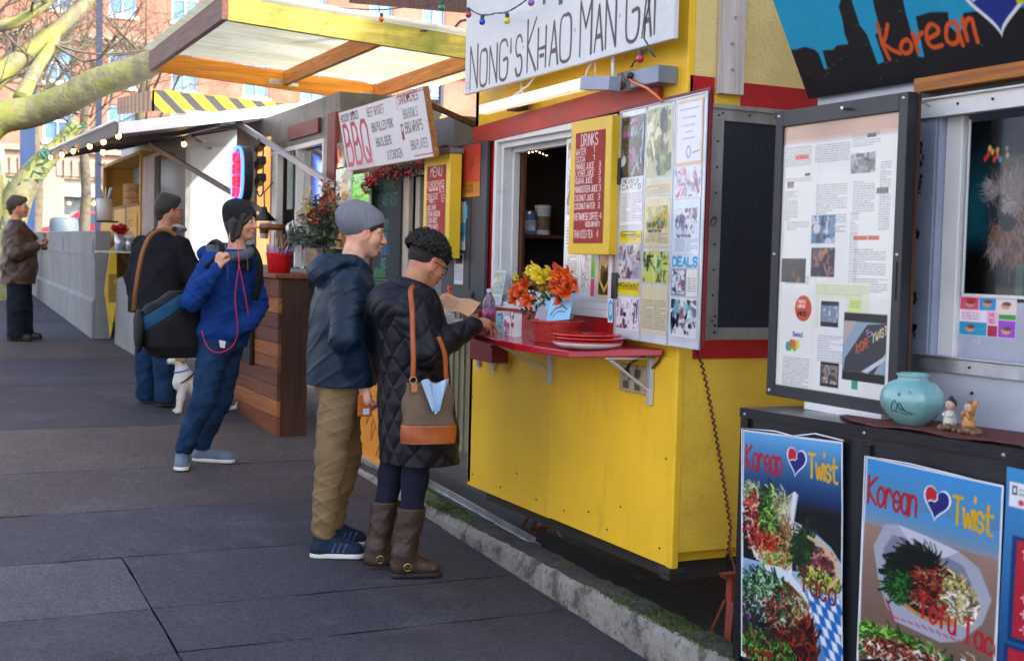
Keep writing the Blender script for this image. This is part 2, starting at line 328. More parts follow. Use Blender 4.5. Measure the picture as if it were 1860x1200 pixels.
# paving slabs: each a sloping block with a worn joint round it
yj = [-3, 1.5, 3.1, 4.2, 5.08, 5.66, 6.51, 7.49, 8.62, 10.2, 12.48, 14.47, 16.1, 18.2, 20.5, 23, 26, 30, 36, 44, 56]
vs_, fs_, cs_ = [], [], []
rs = random.Random(3)
def xr(y): return 2.79 if y < 8.7 else (2.62 if y > 12 else 2.79)
SLAB = {}
for i, (a, b) in enumerate(zip(yj, yj[1:])):
    xs = [-4, -1.2, 1.0, 2.79] if b <= 6.52 else ([-4, -1.5, 2.9] if b < 9 else [-4, -1.2, 3.4])
    for x0, x1 in zip(xs, xs[1:]):
        t = rs.uniform(.88, 1.12); c = (.038*t, .034*t, .047*t)
        if (a, x1) == (5.66, 1.0) or (a == 5.66 and x1 <= 1.0): c = (.064,.058,.074)
        if a == 7.49: c = (.060,.046,.048)
        if a in (8.62, 14.47): c = (.078,.060,.054)
        if a == 16.1: c = (.056,.055,.075)
        g_ = .0038; n = len(vs_)
        ny = max(1, int((b-a)/.14)); nx = max(1, int((x1-x0)/.14)) if x1 > -1.5 else 3
        for jy in range(ny+1):
            for jx in range(nx+1):
                X = x0+g_+(x1-x0-2*g_)*jx/nx; Y = a+g_+(b-a-2*g_)*jy/ny
                e = .004 if (jy in (0, ny) or jx in (0, nx)) else 0
                if jy in (0, ny): Y += rs.uniform(-.003, .003)
                if jx in (0, nx): X += rs.uniform(-.003, .003)
                vs_.append((X, Y, sz(Y)-e+rs.uniform(-.0012,.0012))); cs_.append(c)
        for jy in range(ny):
            for jx in range(nx):
                k = n+jy*(nx+1)+jx; fs_ += [k, k+1, k+nx+2, k+nx+1]
sw = grid_mesh('sidewalk', np.array(vs_), np.array(fs_), 4, np.array(cs_), SWM, None)
tag(sw, kind='structure')
g = MB(); g.add([(-4,-3,sz(-3)-.03),(3.4,-3,sz(-3)-.03),(3.4,56,sz(56)-.03),(-4,56,sz(56)-.03)], [(0,1,2,3)])
tag(g.build('sidewalk_bed', M('joint_dirt', (.02,.02,.02), rough=.95, bump=.5)), kind='structure')
tag(MB().add([(-15,-40,sz(-40)-.10),(-4.2,-40,sz(-40)-.10),(-4.2,56,sz(56)-.10),(-15,56,sz(56)-.10)], [(0,1,2,3)]).build('road', M('asphalt_street', (.14,.14,.15), rough=.9, var=.15, vs=3, bump=.4)), kind='structure')
# curb: weathered concrete with moss
CURB = M('curb_concrete', (.27,.26,.23), rough=.9, var=.25, vs=14, bump=.8, bs=70, dirt=(.09,.085,.07), ds=7, dth=(.50,.60))
CTOP = M('curb_top', (.05,.048,.05), rough=.95, var=.35, vs=20, bump=1.0, bs=60, dirt=(.07,.11,.02), ds=1.5, dth=(.52,.64))
cb = MB(); n = 150; y0, y1 = .8, 8.35; rc = random.Random(5); prof = []
cols = [(0, 'b'), (0, 'm'), (.004, 't'), (.03, 't2'), (.10, 'c'), (.19, 'e'), (.2, 'f')]
vs, fs, ms = [], [], []
for i in range(n+1):
    Y = y0+(y1-y0)*i/n; zt = .362+.012*(Y-4); X = 2.79
    wob = .012*math.sin(Y*7)+.006*math.sin(Y*23)+rc.uniform(-.008,.008); chip = max(0, rc.gauss(0,.006))
    row = [(X+rc.uniform(-.004,.004), Y, sz(Y)-.03), (X-.002+rc.uniform(-.004,.004), Y, (sz(Y)+zt)/2), (X+.004+chip, Y, zt-.022-chip*.6), (X+.028+chip+wob*.4, Y, zt-.002+rc.uniform(-.004,.004)),
           (X+.10, Y, zt+rc.uniform(-.004,.006)), (X+.175+wob, Y, zt-.004+rc.uniform(-.005,.005)), (X+.19+wob, Y, zt-.14)]
    vs += row
for i in range(n):
    for k in range(6):
        a = i*7+k; fs.append((a, a+7, a+8, a+1)); ms.append(0 if k < 3 else 1)
cb.v = vs; cb.f = fs; cb.m = ms
o = cb.build('curb', [CURB, CTOP], smooth=False); tag(o, kind='structure')
# moss tufts and litter on the curb top
ms_ = MB(); rm = random.Random(9)
for c0, sp, cnt in ((4.35, .42, 1500), (6.75, .28, 900)):
    for i in range(cnt):
        Y = c0+rm.gauss(0, sp*.6); X = 2.80+rm.random()*.15; z = .362+.012*(Y-4); h = rm.uniform(.003,.011); r = rm.uniform(.003,.007); a = rm.random()*6.3
        ms_.add([(X+r*math.cos(a), Y+r*math.sin(a), z-.003), (X-r*math.cos(a), Y-r*math.sin(a), z-.003), (X+rm.uniform(-.006,.006), Y+rm.uniform(-.006,.006), z+h)], [(0,1,2)])
tag(ms_.build('moss', M('moss_green', (.07,.10,.018), rough=.9, var=.4, bump=0)), 'green moss growing along the top of the weathered concrete curb', 'moss', kind='stuff')
# fallen leaves and grit on the dark lot ground and gutter
lv = MB(); rl = random.Random(12)
for i in range(700):
    if rl.random() < .7: X = rl.uniform(2.99, 4.0); Y = rl.uniform(3.6, 7.2); z = sz(Y)-.05
    else: X = 2.78-abs(rl.gauss(0, .05)); Y = rl.uniform(3.6, 8); z = sz(Y)+.002
    r = rl.uniform(.004, .016 if X > 2.9 else .007); a = rl.random()*6.3; t = rl.uniform(.002, .012)
    lv.add([(X+r*math.cos(a), Y+r*math.sin(a), z+t), (X-r*.5*math.sin(a), Y+r*.5*math.cos(a), z), (X-r*math.cos(a), Y-r*math.sin(a), z+t*.5), (X+r*.5*math.sin(a), Y-r*.5*math.cos(a), z+t*.4)], [(0,1,2,3)])
tag(lv.build('leaf_litter', M('dry_leaves', (.16,.075,.03), rough=.8, var=.5, vs=40, bump=0)), 'dry brown leaves and grit lying under the yellow cart and along the curb', 'leaf litter', kind='stuff')
# ================================================================== YELLOW CART
YEL = M('yellow_paint', (.97,.59,.028), rough=.42, var=.07, vs=2.2, bump=.10, bs=55, dirt=(.45,.30,.05), ds=2.6, dth=(.58,.90), dst=(1,2.2,.6), spec=.4)  # upright dirt and stain streaks: grime plus a soft shadow put into colour
YELS = M('yellow_stucco', (.92,.58,.05), rough=.7, var=.08, vs=3, bump=.45, bs=60, dirt=(.36,.25,.05), ds=1.6, dth=(.6,.9))
RED = M('red_paint', (.50,.012,.016), rough=.4, var=.12, vs=6, bump=.12, bs=60, dirt=(.25,.02,.02), ds=5, dth=(.6,.85))
REDW = M('red_weathered_board', (.42,.035,.02), rough=.5, var=.2, vs=7, bump=.25, bs=50, st=(1,.4,1), dirt=(.16,.02,.012), ds=9, dth=(.55,.8))
WHT = M('white_paint', (.72,.72,.70), rough=.4, var=.06, vs=4, bump=.1, bs=50, dirt=(.42,.40,.36), ds=6, dth=(.6,.9))
ALU = M('aluminium_trim', (.52,.54,.57), rough=.35, metal=.75, var=.15, vs=12, bump=.15, bs=70, dirt=(.3,.3,.3), ds=8, dth=(.6,.9), st=(1,1,.3))
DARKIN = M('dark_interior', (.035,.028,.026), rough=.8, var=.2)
stains(YEL, (.34,.24,.10), 3.2, .60, .80, .28, (1,2.5,.5)); stains(YEL, (.18,.12,.06), 30, .72, .77, .7)
STEEL = M('galvanised_steel', (.55,.57,.60), rough=.38, metal=.85, var=.2, vs=20, bump=.1)
BLKM = M('black_metal', (.018,.018,.02), rough=.4, metal=.2, var=.2, bump=.08)
FX, SY = 3.0, 4.58
ct = thing('food_cart', (3.9, 5.7, sz(5.7)), 'bright yellow food cart with red trim around its serving window', 'food cart')
b = MB(); b.box(FX, FX+.04, 4.583, 5.712, .532, 1.445); b.box(FX, FX+.04, 5.716, 6.76, .527, 1.445)
b.build('lower_panel', YEL, ct, bevel=.003)
b = MB(); b.box(FX, FX+.04, 4.583, 6.76, 2.56, 4.3); b.box(FX+.001, FX+.04, 4.583, 5.0, 1.446, 2.559); b.box(FX+.001, FX+.04, 6.68, 6.76, 1.446, 2.559); b.build('upper_wall', YEL, ct)
b = MB(); b.box(FX+.002, 5.3, SY-.02, SY+.02, .60, 2.6); b.build('side_wall', YELS, ct); box('upper_side_wall', M('pale_yellow_stucco', (.86,.68,.27), rough=.7, var=.06, bump=.5, bs=75), ct, FX+.031, 5.3, SY-.0205, SY+.02, 2.601, 4.3)
b = MB()
for y_, z_ in ((4.66,.60),(5.12,.59),(5.55,.6),(5.86,.6),(6.3,.59),(6.68,.6),(5.3,.64),(6.1,.7),(4.63,1.0),(6.71,1.05),(5.0,.72)): b.ball((FX-.001, y_, z_), .0055, 8)
b.each('screw', M('rust_screw', (.12,.06,.03), rough=.7), ct)
box('corner_trim', YEL, ct, FX-.006, FX+.03, SY-.026, SY+.02, .53, 4.3, bevel=.006)
b = MB(); b.box(FX, 5.3, 6.72, 6.76, .55, 4.3); b.box(5.26, 5.3, 4.6, 6.72, .55, 4.3); b.box(FX+.04, 5.26, 4.6, 6.72, .55, .6); b.box(FX-.04, 5.36, 4.52, 6.82, 4.3, 4.38); b.each('shell', YEL, ct)
b = MB(); b.box(FX-.012, FX, 5.0, 6.68, 1.45, 1.585); b.box(FX-.012, FX, 4.95, 5.095, 1.586, 2.53); b.box(FX-.012, FX, 6.43, 6.69, 1.586, 2.53); b.build('red_surround', RED, ct, bevel=.002)
b = MB(); b.hexa([(FX-.035,4.74,2.545),(FX-.013,4.74,2.545),(FX-.013,6.72,2.502),(FX-.035,6.72,2.502),(FX-.035,4.74,2.665),(FX-.013,4.74,2.665),(FX-.013,6.72,2.605),(FX-.035,6.72,2.605)])
b.build('red_header_board', REDW, ct, bevel=.003)
b = MB(); b.box(FX+.01, 3.135, SY-.026, SY-.02, 2.50, 2.645); b.box(3.275, 5.2, SY-.026, SY-.02, 2.535, 2.635); b.box(3.07, 5.2, SY-.026, SY-.02, 1.44, 1.52); b.build('red_stripe', RED, ct)
# side blackboard hatch with metal frame
hf = MB(); hx0, hx1, hz0, hz1 = 3.125, 3.75, 1.525, 2.52
hf.box(hx0, hx1, SY-.034, SY-.02, hz1-.055, hz1); hf.box(hx0, hx1, SY-.034, SY-.02, hz0, hz0+.05); hf.box(hx0, hx0+.06, SY-.033, SY-.02, hz0+.051, hz1-.056); hf.box(hx1-.05, hx1, SY-.033, SY-.02, hz0+.051, hz1-.056)
hf.box(hx0-.01, hx1, SY-.048, SY-.035, hz1-.006, hz1+.012)
hp = hf.build('hatch', ALU, ct)
BB = M('black_board', (.010,.014,.028), rough=.55, var=.12, bump=.22, bs=55)
box('hatch_panel', BB, hp, hx0+.06, hx1-.05, SY-.029, SY-.021, hz0+.05, hz1-.055)
b = MB()
for i in range(9): b.ball((hx0+.03, SY-.036, hz0+.08+i*.11), .005, 8)
for i in range(4): b.ball((hx0+.05+i*.14, SY-.036, hz1-.025), .005, 8)
for z in (hz0+.03, hz0+.06, hz0+.1): b.ball((hx0+.045, SY-.036, z), .006, 8)
b.each('rivet', BLKM, hp)
# white bolted post at the corner
WB = wood('pale_board', 'd8d2cf', 'b5a59c', axis=2, rough=.5)
po = box('corner_board', WB, ct, 3.14, 3.262, SY-.06, SY-.027, 2.575, 4.3, bevel=.003)
b = MB()
for z in (2.68, 2.79, 2.90, 3.05, 3.2): b.lathe([(.0,.012),(.006,.011),(.007,0)], (3.2+random.uniform(-.012,.012), SY-.06, z), 8, ax=(0,-1,0))
b.each('bolt', STEEL, po)
# service window
wy0, wy1, wz0, wz1 = 5.095, 6.43, 1.586, 2.53
b = MB(); t = .036
for d, x0, x1 in ((0, FX-.03, FX-.004), (.03, FX-.003, FX+.05), (.055, FX+.051, FX+.09)):
    y0_, y1_, z0_, z1_ = wy0+d, wy1-d, wz0+d*1.2, wz1-d
    b.box(x0, x1, y1_-t, y1_, z0_, z1_); b.box(x0, x1, y0_, y0_+t, z0_, z1_); b.box(x0, x1, y0_+t, y1_-t, z1_-t, z1_); b.box(x0, x1, y0_+t, y1_-t, z0_, z0_+t)
win = b.build('window', WHT, ct, bevel=.003)
pane_y0, pane_y1 = 5.15, 5.668
p = Paint(.64, .80, .0035, 'dfe3e6')
W_, H_ = p.w, p.h
p.rect(.04, .02, W_-.01, H_-.01, 'cfd6dc')
p.photo(.02, .42, .17, .78, ['b9a79c','6d5a52','c8d4dc','4d6a70','e8e4df','8a4a4a','364048'], 60, 3); p.rect(.02, .36, .18, .415, 'f0f0ee'); p.greek(.03, .2, .17, .40, .016)
p.photo(.20, .3, .62, .78, ['a9b4b8','7d7c75','d8d4cf','9a5f52','c9a04c'], 40, 8)
p.rect(.03, .03, .19, .27, 'e9e6d8'); p.text('THE KEY', .045, .235, .022, .5, .003, '333333'); p.photo(.05, .03, .17, .11, ['202428','3d5a66','8c9aa0','d0d0c8'], 25, 5); p.greek(.05,.12,.17,.22,.012)
p.rect(.20, .015, .38, .29, 'f4f1ec'); 
for i in range(26): p.line([(.21+random.random()*.15, .03+random.random()*.24), (.21+random.random()*.15, .03+random.random()*.24)], .003, ['7a5a50','c77','403030'][i % 3] if i % 3 != 1 else 'cc7777', .6)
p.rect(.355, .11, .40, .29, '74c84a'); p.rect(.355, .02, .40, .105, 'e8517e')
p.rect(.42, .01, .62, .29, 'e5d3a4'); p.rect(.45, .03, .58, .28, '5b3a20'); p.ell(.52, .21, .045, .055, 'f0b429'); p.ell(.50, .10, .05, .07, '3a2614'); p.line([(.47,.26),(.46,.1),(.52,.05),(.57,.1),(.57,.25)], .018, 'e6b85a'); p.ell(.54,.22,.02,.045,'e08f1c')
p.noise(.05); p.X = p.X*.515/.64
p.mesh('poster', (FX+.02, pane_y1, wz0+.075), UX, VZ, win, PRINTG)
box('glass_backing', M('pane_white', (.5,.52,.55), rough=.3), win, FX+.024, FX+.035, pane_y0, pane_y1, wz0+.05, wz1-.06)
# room behind the window
b = MB(); b.box(3.95, 3.97, 4.65, 6.7, 1.2, 2.9); b.box(FX+.05, 3.95, 6.68, 6.7, 1.2, 2.9); b.box(FX+.09, 3.95, 4.66, 4.68, 1.2, 2.9); b.box(FX+.09, 3.95, 4.68, 6.68, 2.88, 2.9); b.box(FX+.09, 3.95, 4.68, 6.68, 1.2, 1.22)
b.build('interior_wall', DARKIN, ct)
b = MB(); bwood = wood('cabinet_wood', '6b3c1c', '3e210f', axis=2)
a1 = onx(936, 440, 3.2); b.box(3.095, 3.115, 6.31, 6.385, 1.6, 2.45)
q = ony(950, 425, 6.4); b.box(3.1, 3.9, 6.38, 6.679, q.z-.02, q.z); b.build('interior_shelf', bwood, ct)
shz = q.z
pts = [onx(x, y, 3.16) for x, y in ((940,470),(943,440),(942,400),(941,330),(944,292),(955,279),(975,275),(1000,285))]
lw = MB(); bl = MB()
for k in range(len(pts)-1):
    lw.tube([pts[k], pts[k+1]], .0012, 5)
    m_ = max(1, int((pts[k+1]-pts[k]).length/.035))
    for j in range(m_): bl.ball(pts[k].lerp(pts[k+1], j/m_)+Vector((-.003,0,0)), .0035, 6)
WARM = M('warm_bulb', (.9,.7,.4), rough=.3, bump=0, emit='ffc67a', es=7)
sg = thing('string_lights', pts[3], 'fine string of warm fairy lights hung inside the yellow cart\'s service window', 'string lights')
lw.build('cable', BLKM, sg); bl.build('bulb_row', WARM, sg)
def can_at(c, r, h, mats, name, label, cat):
    t = thing(name, c, label, cat)
    MB().lathe([(r*.97,0),(r,.01),(r,h-.01),(r*.97,h)], c, 20).build('body', mats[0], t, smooth=False)
    MB().lathe([(r*1.04,h),(r*1.04,h+.012),(r*.95,h+.018),(0,h+.018)], c, 20).build('lid', mats[1], t)
    MB().lathe([(r*1.004,h*.18),(r*1.004,h*.7)], c, 20).build('label_band', mats[2], t)
    return t
c = ony(961, 420, 6.45); can_at((c.x, c.y, shz), .042, .115, (M('can_blue', (.12,.22,.42)), STEEL, M('can_label', (.55,.62,.72), var=.5, vs=40)), 'tin_can', 'blue and white tin can on the shelf inside the yellow cart\'s window', 'tin can')
c = ony(985, 421, 6.46); can_at((c.x, c.y, shz), .047, .15, (M('cup_paper', (.6,.58,.55)), M('cup_lid', (.75,.75,.73)), M('cup_sleeve', (.2,.11,.06))), 'paper_cup', 'large white paper coffee cup with brown sleeve on the shelf inside the window', 'cup')
# hinges, vents, scuffs
b = MB(); b.box(FX-.03, FX-.0125, 4.985, 5.05, 1.70, 1.82); b.box(FX-.03, FX-.0125, 4.985, 5.05, 2.2, 2.32); b.box(FX-.03, FX-.0125, 6.55, 6.62, 1.70, 1.8); b.box(FX-.03, FX-.0125, 6.55, 6.62, 2.2, 2.28); b.each('hinge', M('dark_hinge', (.06,.05,.05), rough=.5, metal=.5), ct, bevel=.003)
b = MB(); b.box(FX-.022, FX-.001, onx(1180,715,3).y, onx(1133,662,3).y, 1.262, 1.385); ou = b.build('outlet_plate', M('aged_ivory', (.45,.38,.24), rough=.6, var=.2, dirt=(.2,.15,.08), ds=14, dth=(.5,.7)), ct, bevel=.003)
b = MB(); yc = (onx(1180,715,3).y+onx(1133,662,3).y)/2
for dy in (-.05, .05):
    for dz in (-.028, .028): b.box(FX-.03, FX-.022, yc+dy-.022, yc+dy+.022, 1.323+dz-.018, 1.323+dz+.018)
b.each('socket', M('socket_dark', (.12,.1,.07), rough=.5), ou, bevel=.004)
MB().tube([(FX-.045, yc-.02, 1.33), (FX-.09, yc-.06, 1.37), (FX-.1, yc-.11, 1.405), (FX-.02, yc-.14, 1.45)], [.012, .010, .006, .005], 8).build('plug', BLKM, ou)
# underframe and bottom lip
b = MB(); b.box(FX+.03, 5.2, 4.62, 4.70, .46, .55); b.box(FX+.1, FX+.16, 4.7, 6.7, .44, .53); b.box(5.0, 5.08, 4.7, 6.7, .44, .53); b.box(FX-.004, FX+.08, 4.57, 4.66, .505, .529); b.build('underframe', M('rusty_frame', (.05,.04,.035), rough=.8, metal=.3), ct)
# green/grey wall visible below left of the cart: ribbed pale side panel
rp = MB(); rp.box(FX+.02, FX+.04, 6.765, 7.3, .7, 1.6)
for i in range(6): rp.box(FX+.008, FX+.02, 6.78+i*.085, 6.80+i*.085, .7, 1.6)
rp = rp.build('ribbed_panel', M('olive_metal', (.28,.26,.17), rough=.45, metal=.3, var=.15), ct)
# ================================================================== ON AND AROUND THE YELLOW CART
# main hand-lettered sign
SX = 2.85
s_y1 = onx(846, 90, SX).y; s_y0 = onx(1226, 40, SX).y; sz0 = 2.765; sh = .62
sg = thing('shop_sign', (SX, (s_y0+s_y1)/2, sz0), 'long white signboard with tall dark hand-painted lettering above the yellow cart\'s window', 'sign')
box('sign_board', WHT, sg, SX, SX+.018, s_y0, s_y1, sz0, sz0+sh, bevel=.002)
p = Paint(s_y1-s_y0-.006, sh-.006, .0042, 'd9dad8')
L_ = [('N',855,868,1.12),('O',873,885,.92),('N',890,903,.95),('G',908,922,.98),("'",926,933,.95),('S',937,948,.95),('K',958,973,1.25),('H',977,991,.95),('A',998,1013,1.0),('O',1017,1036,1.05),('M',1053,1073,1.22),('A',1079,1094,1.0),('N',1099,1117,1.06),('G',1136,1158,1.22),('A',1165,1181,1.0),('I',1186,1197,1.05)]
for ch, xa, xb, hh in L_:
    ya = onx(xa, 100, SX).y; yb = onx(xb, 100, SX).y; u0 = s_y1-ya; u1 = s_y1-yb; h = .205*hh; w_ = (u1-u0)
    t = (xa-855)/340; base = .022+.018*t
    if ch == 'I': u0 -= .02
    for st in SF[ch]:
        pp = [(u0+a/4*w_*(2 if ch == 'I' else 1), base+b_/6*h) for a, b_ in st]
        if ch in 'OGS' and len(pp) > 3:
            q = []
            for i in range(len(pp)-1):
                p0, p1, p2, p3 = pp[max(i-1,0)], pp[i], pp[i+1], pp[min(i+2,len(pp)-1)]
                if ch == 'O' and i == 0: p0 = pp[-2]
                for u in (0,.25,.5,.75): q.append(tuple(.5*(2*p1[d]+(p2[d]-p0[d])*u+(2*p0[d]-5*p1[d]+4*p2[d]-p3[d])*u*u+(3*p1[d]-p0[d]-3*p2[d]+p3[d])*u**3) for d in (0,1)))
            pp = q+[pp[-1]]
        p.line(pp, .0125, '2e1a18', 1, w2=.018)
    if ch in 'AH': p.rect(u0+w_*.2, base+h*.26, u0+w_*.8, base+h*.36, '5a2a22')
for u in (950, 1043, 1124): 
    uu = s_y1-onx(u, 100, SX).y; p.ell(uu, .16, .006, .009, '8b8f92')
p.greek(.015, .02, .05, .07, .01)
for (px_, w0) in ((988,.03),(1018,.04)):
    uu = s_y1-onx(px_, 20, SX).y; p.rect(uu-w0/2, onx(px_,10,SX).z-sz0, uu+w0/2, sh, '2b2628', .9)
for i in range(40): p.ell(random.uniform(0,p.w), random.uniform(0,p.h), random.uniform(.01,.1), random.uniform(.005,.06), 'bdb9ae', .12, soft=6)
p.noise(.03, 2)
p.mesh('lettering', (SX-.0015, s_y1-.003, sz0+.003), UX, VZ, sg)
# strings of coloured bulbs
BULB = {k: M('bulb_'+k, v, rough=.12, var=.02, bump=0, coat=1) for k, v in dict(red='c8101c', green='0c8a5a', purple='8a4aa8', orange='e0620e', blue='1630b8', yellow='e0c81a', lilac='a78ad8').items()}
def bulb_string(name, pts, bulbs, x, label):
    P3 = [onx(a, b_, x) for a, b_ in pts]
    t = thing(name, P3[0], label, 'string lights')
    cc = MB(); fine = []
    for i in range(len(P3)-1):
        for k in range(5): fine.append(P3[i].lerp(P3[i+1], k/5)+Vector((0,0,-.004*math.sin(math.pi*k/5))))
    fine.append(P3[-1]); cc.tube(fine, .0035, 6)
    cc.tube([f+Vector((.003*math.sin(i*1.1), 0, .004*math.cos(i*1.1))) for i, f in enumerate(fine)], .002, 5); cc.build('cable', M('green_cable', (.01,.04,.035), rough=.5), t)
    for a, b_, c in bulbs:
        q = onx(a, b_, x); bu = MB().ball(q, .0175, 16, (1,1,1.05)).build('bulb', BULB[c], t, smooth=True)
        MB().lathe([(.009,.010),(.011,.016),(.011,.034),(.006,.038)], q, 12).build('bulb_socket', M('green_socket', (.01,.05,.05), rough=.4), bu)
    return t
bulb_string('string_lights', [(468,-16),(502,-6),(530,-3),(575,8),(610,14),(690,18),(740,12),(802,4),(820,0),(851,16),(876,28),(900,24),(921,22),(945,8),(965,-8)], [(502,5,'red'),(530,8,'green'),(574,22,'lilac'),(693,35,'orange'),(802,14,'green'),(851,27,'red'),(876,40,'blue'),(921,38,'yellow'),(965,5,'purple')], 2.76, 'string of large coloured bulbs draped across the top of the white signboard')
bulb_string('string_lights', [(1182,-8),(1172,40),(1170,70),(1180,85),(1190,103),(1176,88),(1165,98),(1150,115),(1146,122)], [(1163,107,'red')], 2.80, 'short dark green light string with one red bulb dangling below the signboard end')
# fluorescent tube light
lt = thing('tube_light', (2.88, 5.6, 2.65), 'long fluorescent batten light with grey end cap on the wall below the signboard', 'light fitting')
la = onx(878, 200, 2.9); lb = onx(1064, 152, 2.86); lc = onx(1117, 152, 2.86)
MB().beam(la, lb, .055, .05).build('diffuser', M('diffuser_cream', (.80,.76,.64), rough=.3, emit='fff0cc', es=.22), lt, bevel=.006)
MB().beam(lb, lc, .062, .062).build('end_cap', M('grey_plastic', (.30,.34,.43), rough=.4), lt, bevel=.003)
b = MB()
for a1, a2, a3 in (((985,118),(960,155),(925,180)), ((1080,105),(1068,125),(1062,148))):
    b.tube([onx(*a1, 2.88), onx(*a2, 2.9), onx(*a3, 2.9)], .006, 8)
b.tube([onx(1113,92,2.9), onx(1114,150,2.88)], .009, 8); b.tube([onx(945,140,2.9), onx(950,175,2.89)], .005, 6); b.tube([onx(1080,92,2.9), onx(1082,150,2.88)], .004, 6)
b.each('conduit', WHT, lt, smooth=True)
b = MB(); b.box(2.9, 2.97, la.y-.42, la.y-.3, la.z-.035, la.z+.02); b.build('bracket', BLKM, lt)
jb = thing('junction_box', (2.96, 4.85, 2.65), 'grey electrical box with clear cover on the yellow wall right of the tube light', 'electrical box')
a1 = onx(1163,122,2.95); a2 = onx(1213,152,2.95)
box('housing', M('box_grey', (.25,.29,.38), rough=.4, metal=.3), jb, 2.90, 2.999, a2.y, a1.y, 2.615, 2.69, bevel=.004)
a3 = onx(1133,125,2.95); box('clear_cover', M('clear_plastic', (.6,.65,.7), rough=.08, trans=.8, bump=0), jb, 2.91, 2.998, a1.y+.004, a3.y, 2.615, 2.70, bevel=.01)
ORC = M('orange_cable', (.75,.2,.03), rough=.5)
MB().tube([onx(1142,142,2.9), onx(1150,150,2.88), onx(1175,160,2.88), onx(1190,172,2.88), onx(1204,186,2.9)], .006, 8).build('cord', ORC, jb, smooth=True)
MB().ball(onx(1146,138,2.9), .02, 10, (1,1.3,.8)).build('plug', BLKM, jb)
MB().tube([onx(1118,160,2.88), onx(1130,163,2.9), onx(1140,150,2.92), onx(1136,133,2.94)], .005, 8).build('cord', BLKM, jb, smooth=True)
# ---- menu boards
def menu_board(x, tl, tr, bl_, depth, title, rows, label, res=.0028, cap=None):
    A = onx(*tl, x); B = onx(*tr, x); Cc = onx(*bl_, x); y1 = A.y; y0 = B.y; z1 = (A.z+B.z)/2; z0 = Cc.z
    t = thing('menu_board', (x+depth, (y0+y1)/2, z0), label, 'menu board')
    box('case', M('case_yellow', (.78,.50,.025), rough=.38, var=.05, bump=.05), t, x, x+depth, y0, y1, z0, z1, bevel=.004)
    mg = .055*(y1-y0)/.4; w_ = y1-y0-2*mg; h_ = z1-z0-2*mg*1.05
    p = Paint(w_, h_, res, '9c3328')
    for i in range(60): p.ell(random.uniform(0,w_), random.uniform(0,h_), .05, .02, 'a8443a', .15, soft=5)
    tw = w_*.62; p.text(title, w_*.19, h_*.875, h_*.105, tw/(len(title)*1.3)/(h_*.105), .0055, 'f2e4df', jit=.02)
    for s_, xa, xb, yb, hh in rows:
        gl = sum(.5 if ch in "i'.l:! I1" else 1 for ch in s_)*1.35-.3; W2 = w_*(xb-xa)
        p.text(s_, w_*xa, h_*yb, h_*hh, W2/gl/(h_*hh), .0038, 'f2e4df', jit=.03)
    p.noise(.04, 1); p.mesh('lettering', (x-.002, y1-mg, z0+mg), UX, VZ, t, CHALKM)
    if cap: box('top_cap', M('cap_grey', (.16,.15,.17), rough=.5), t, x-.005, x+depth+.005, y0-.01, y1+.01, z1+.001, z1+.03, bevel=.003)
    return t
menu_board(2.905, (1038,222), (1112,209), (1035,462), .07, 'DRINKS',
  [('WATER',.03,.36,.80,.055),('1',.62,.68,.805,.055),('SODA',.03,.34,.735,.05),('1',.62,.68,.735,.05),('MANGO JUICE',.03,.66,.67,.05),('3',.82,.88,.67,.05),('LYCHEE JUICE',.03,.66,.605,.05),('3',.82,.88,.605,.05),
   ('GUAVA JUICE',.03,.62,.54,.05),('3',.82,.88,.535,.05),('MANGOSTEEN JUICE',.02,.80,.46,.055),('3',.84,.90,.46,.055),('COCONUT JUICE',.02,.68,.385,.05),('3',.82,.88,.385,.05),('COCONUT WATER',.02,.72,.31,.05),('3',.82,.88,.31,.05),
   ('VIETNAMESE COFFEE',.02,.84,.21,.06),('4',.88,.95,.215,.055),('(ICED OR HOT)',.40,.92,.15,.04),('THAI ICED TEA',.02,.68,.05,.065),('4',.80,.86,.05,.065)],
  'yellow framed drinks board with chalk lettering on red, right half of the cart window')
menu_board(2.85, (771,287), (818,277), (762,468), .075, 'MENU',
  [('1 CHICKEN RICE',.02,.96,.74,.075),('KHAO MAN GAI',.12,.62,.70,.03),('8.75',.68,.95,.67,.065),('2 BIG SIZE',.02,.62,.60,.065),('PIST...',.15,.50,.555,.035),('13',.78,.95,.56,.085),('ADD LIVER',.04,.52,.47,.055),('EXTRA CHICKEN',.02,.74,.39,.06),
   ('EXTRA RICE',.02,.60,.31,.06),('EXTRA SAUCE',.02,.66,.23,.06),('EXTRA',.02,.4,.15,.05)], 'yellow framed food menu board with chalk lettering, beyond the curly-haired woman', cap=True)
# little hook on the drinks board
# ---- open dark shutter on the left of the window, with posters
sh_ = thing('shutter_door', (2.98, 6.75, 1.55), 'dark grey open window shutter covered with taped flyers between the menu board and window', 'shutter')
DG = M('shutter_grey', (.045,.047,.055), rough=.5, var=.1)
ya = onx(890,255,2.97).y; box('leaf', DG, sh_, 2.955, 2.975, ya, 7.12, 1.56, 2.515, bevel=.003)
y1 = onx(841,262,2.95).y; y0 = onx(873,256,2.95).y; p = Paint(y1-y0, .30, .0035, 'c43a22')
p.rect(.0, .0, p.w, .02, 'c98a2c'); p.rect(0, .02, p.w, .085, 'c2781f'); p.text('TEMPTATIONS', .015, .055, .02, .5, .003, '4a2a10'); p.text('AND SPICES', .03, .028, .018, .6, .003, '4a2a10')
for i in range(26):
    x = p.w*.5+random.gauss(0,.022); y = .18+random.gauss(0,.035); p.line([(x,y),(x+random.uniform(-.02,.02), y+random.uniform(-.02,.03))], .004, '3a4a20')
p.noise(.05); p.mesh('red_poster', (2.952, y1, 2.205), UX, VZ, sh_)
p = Paint(.24, .52, .0035, '3a3c42')
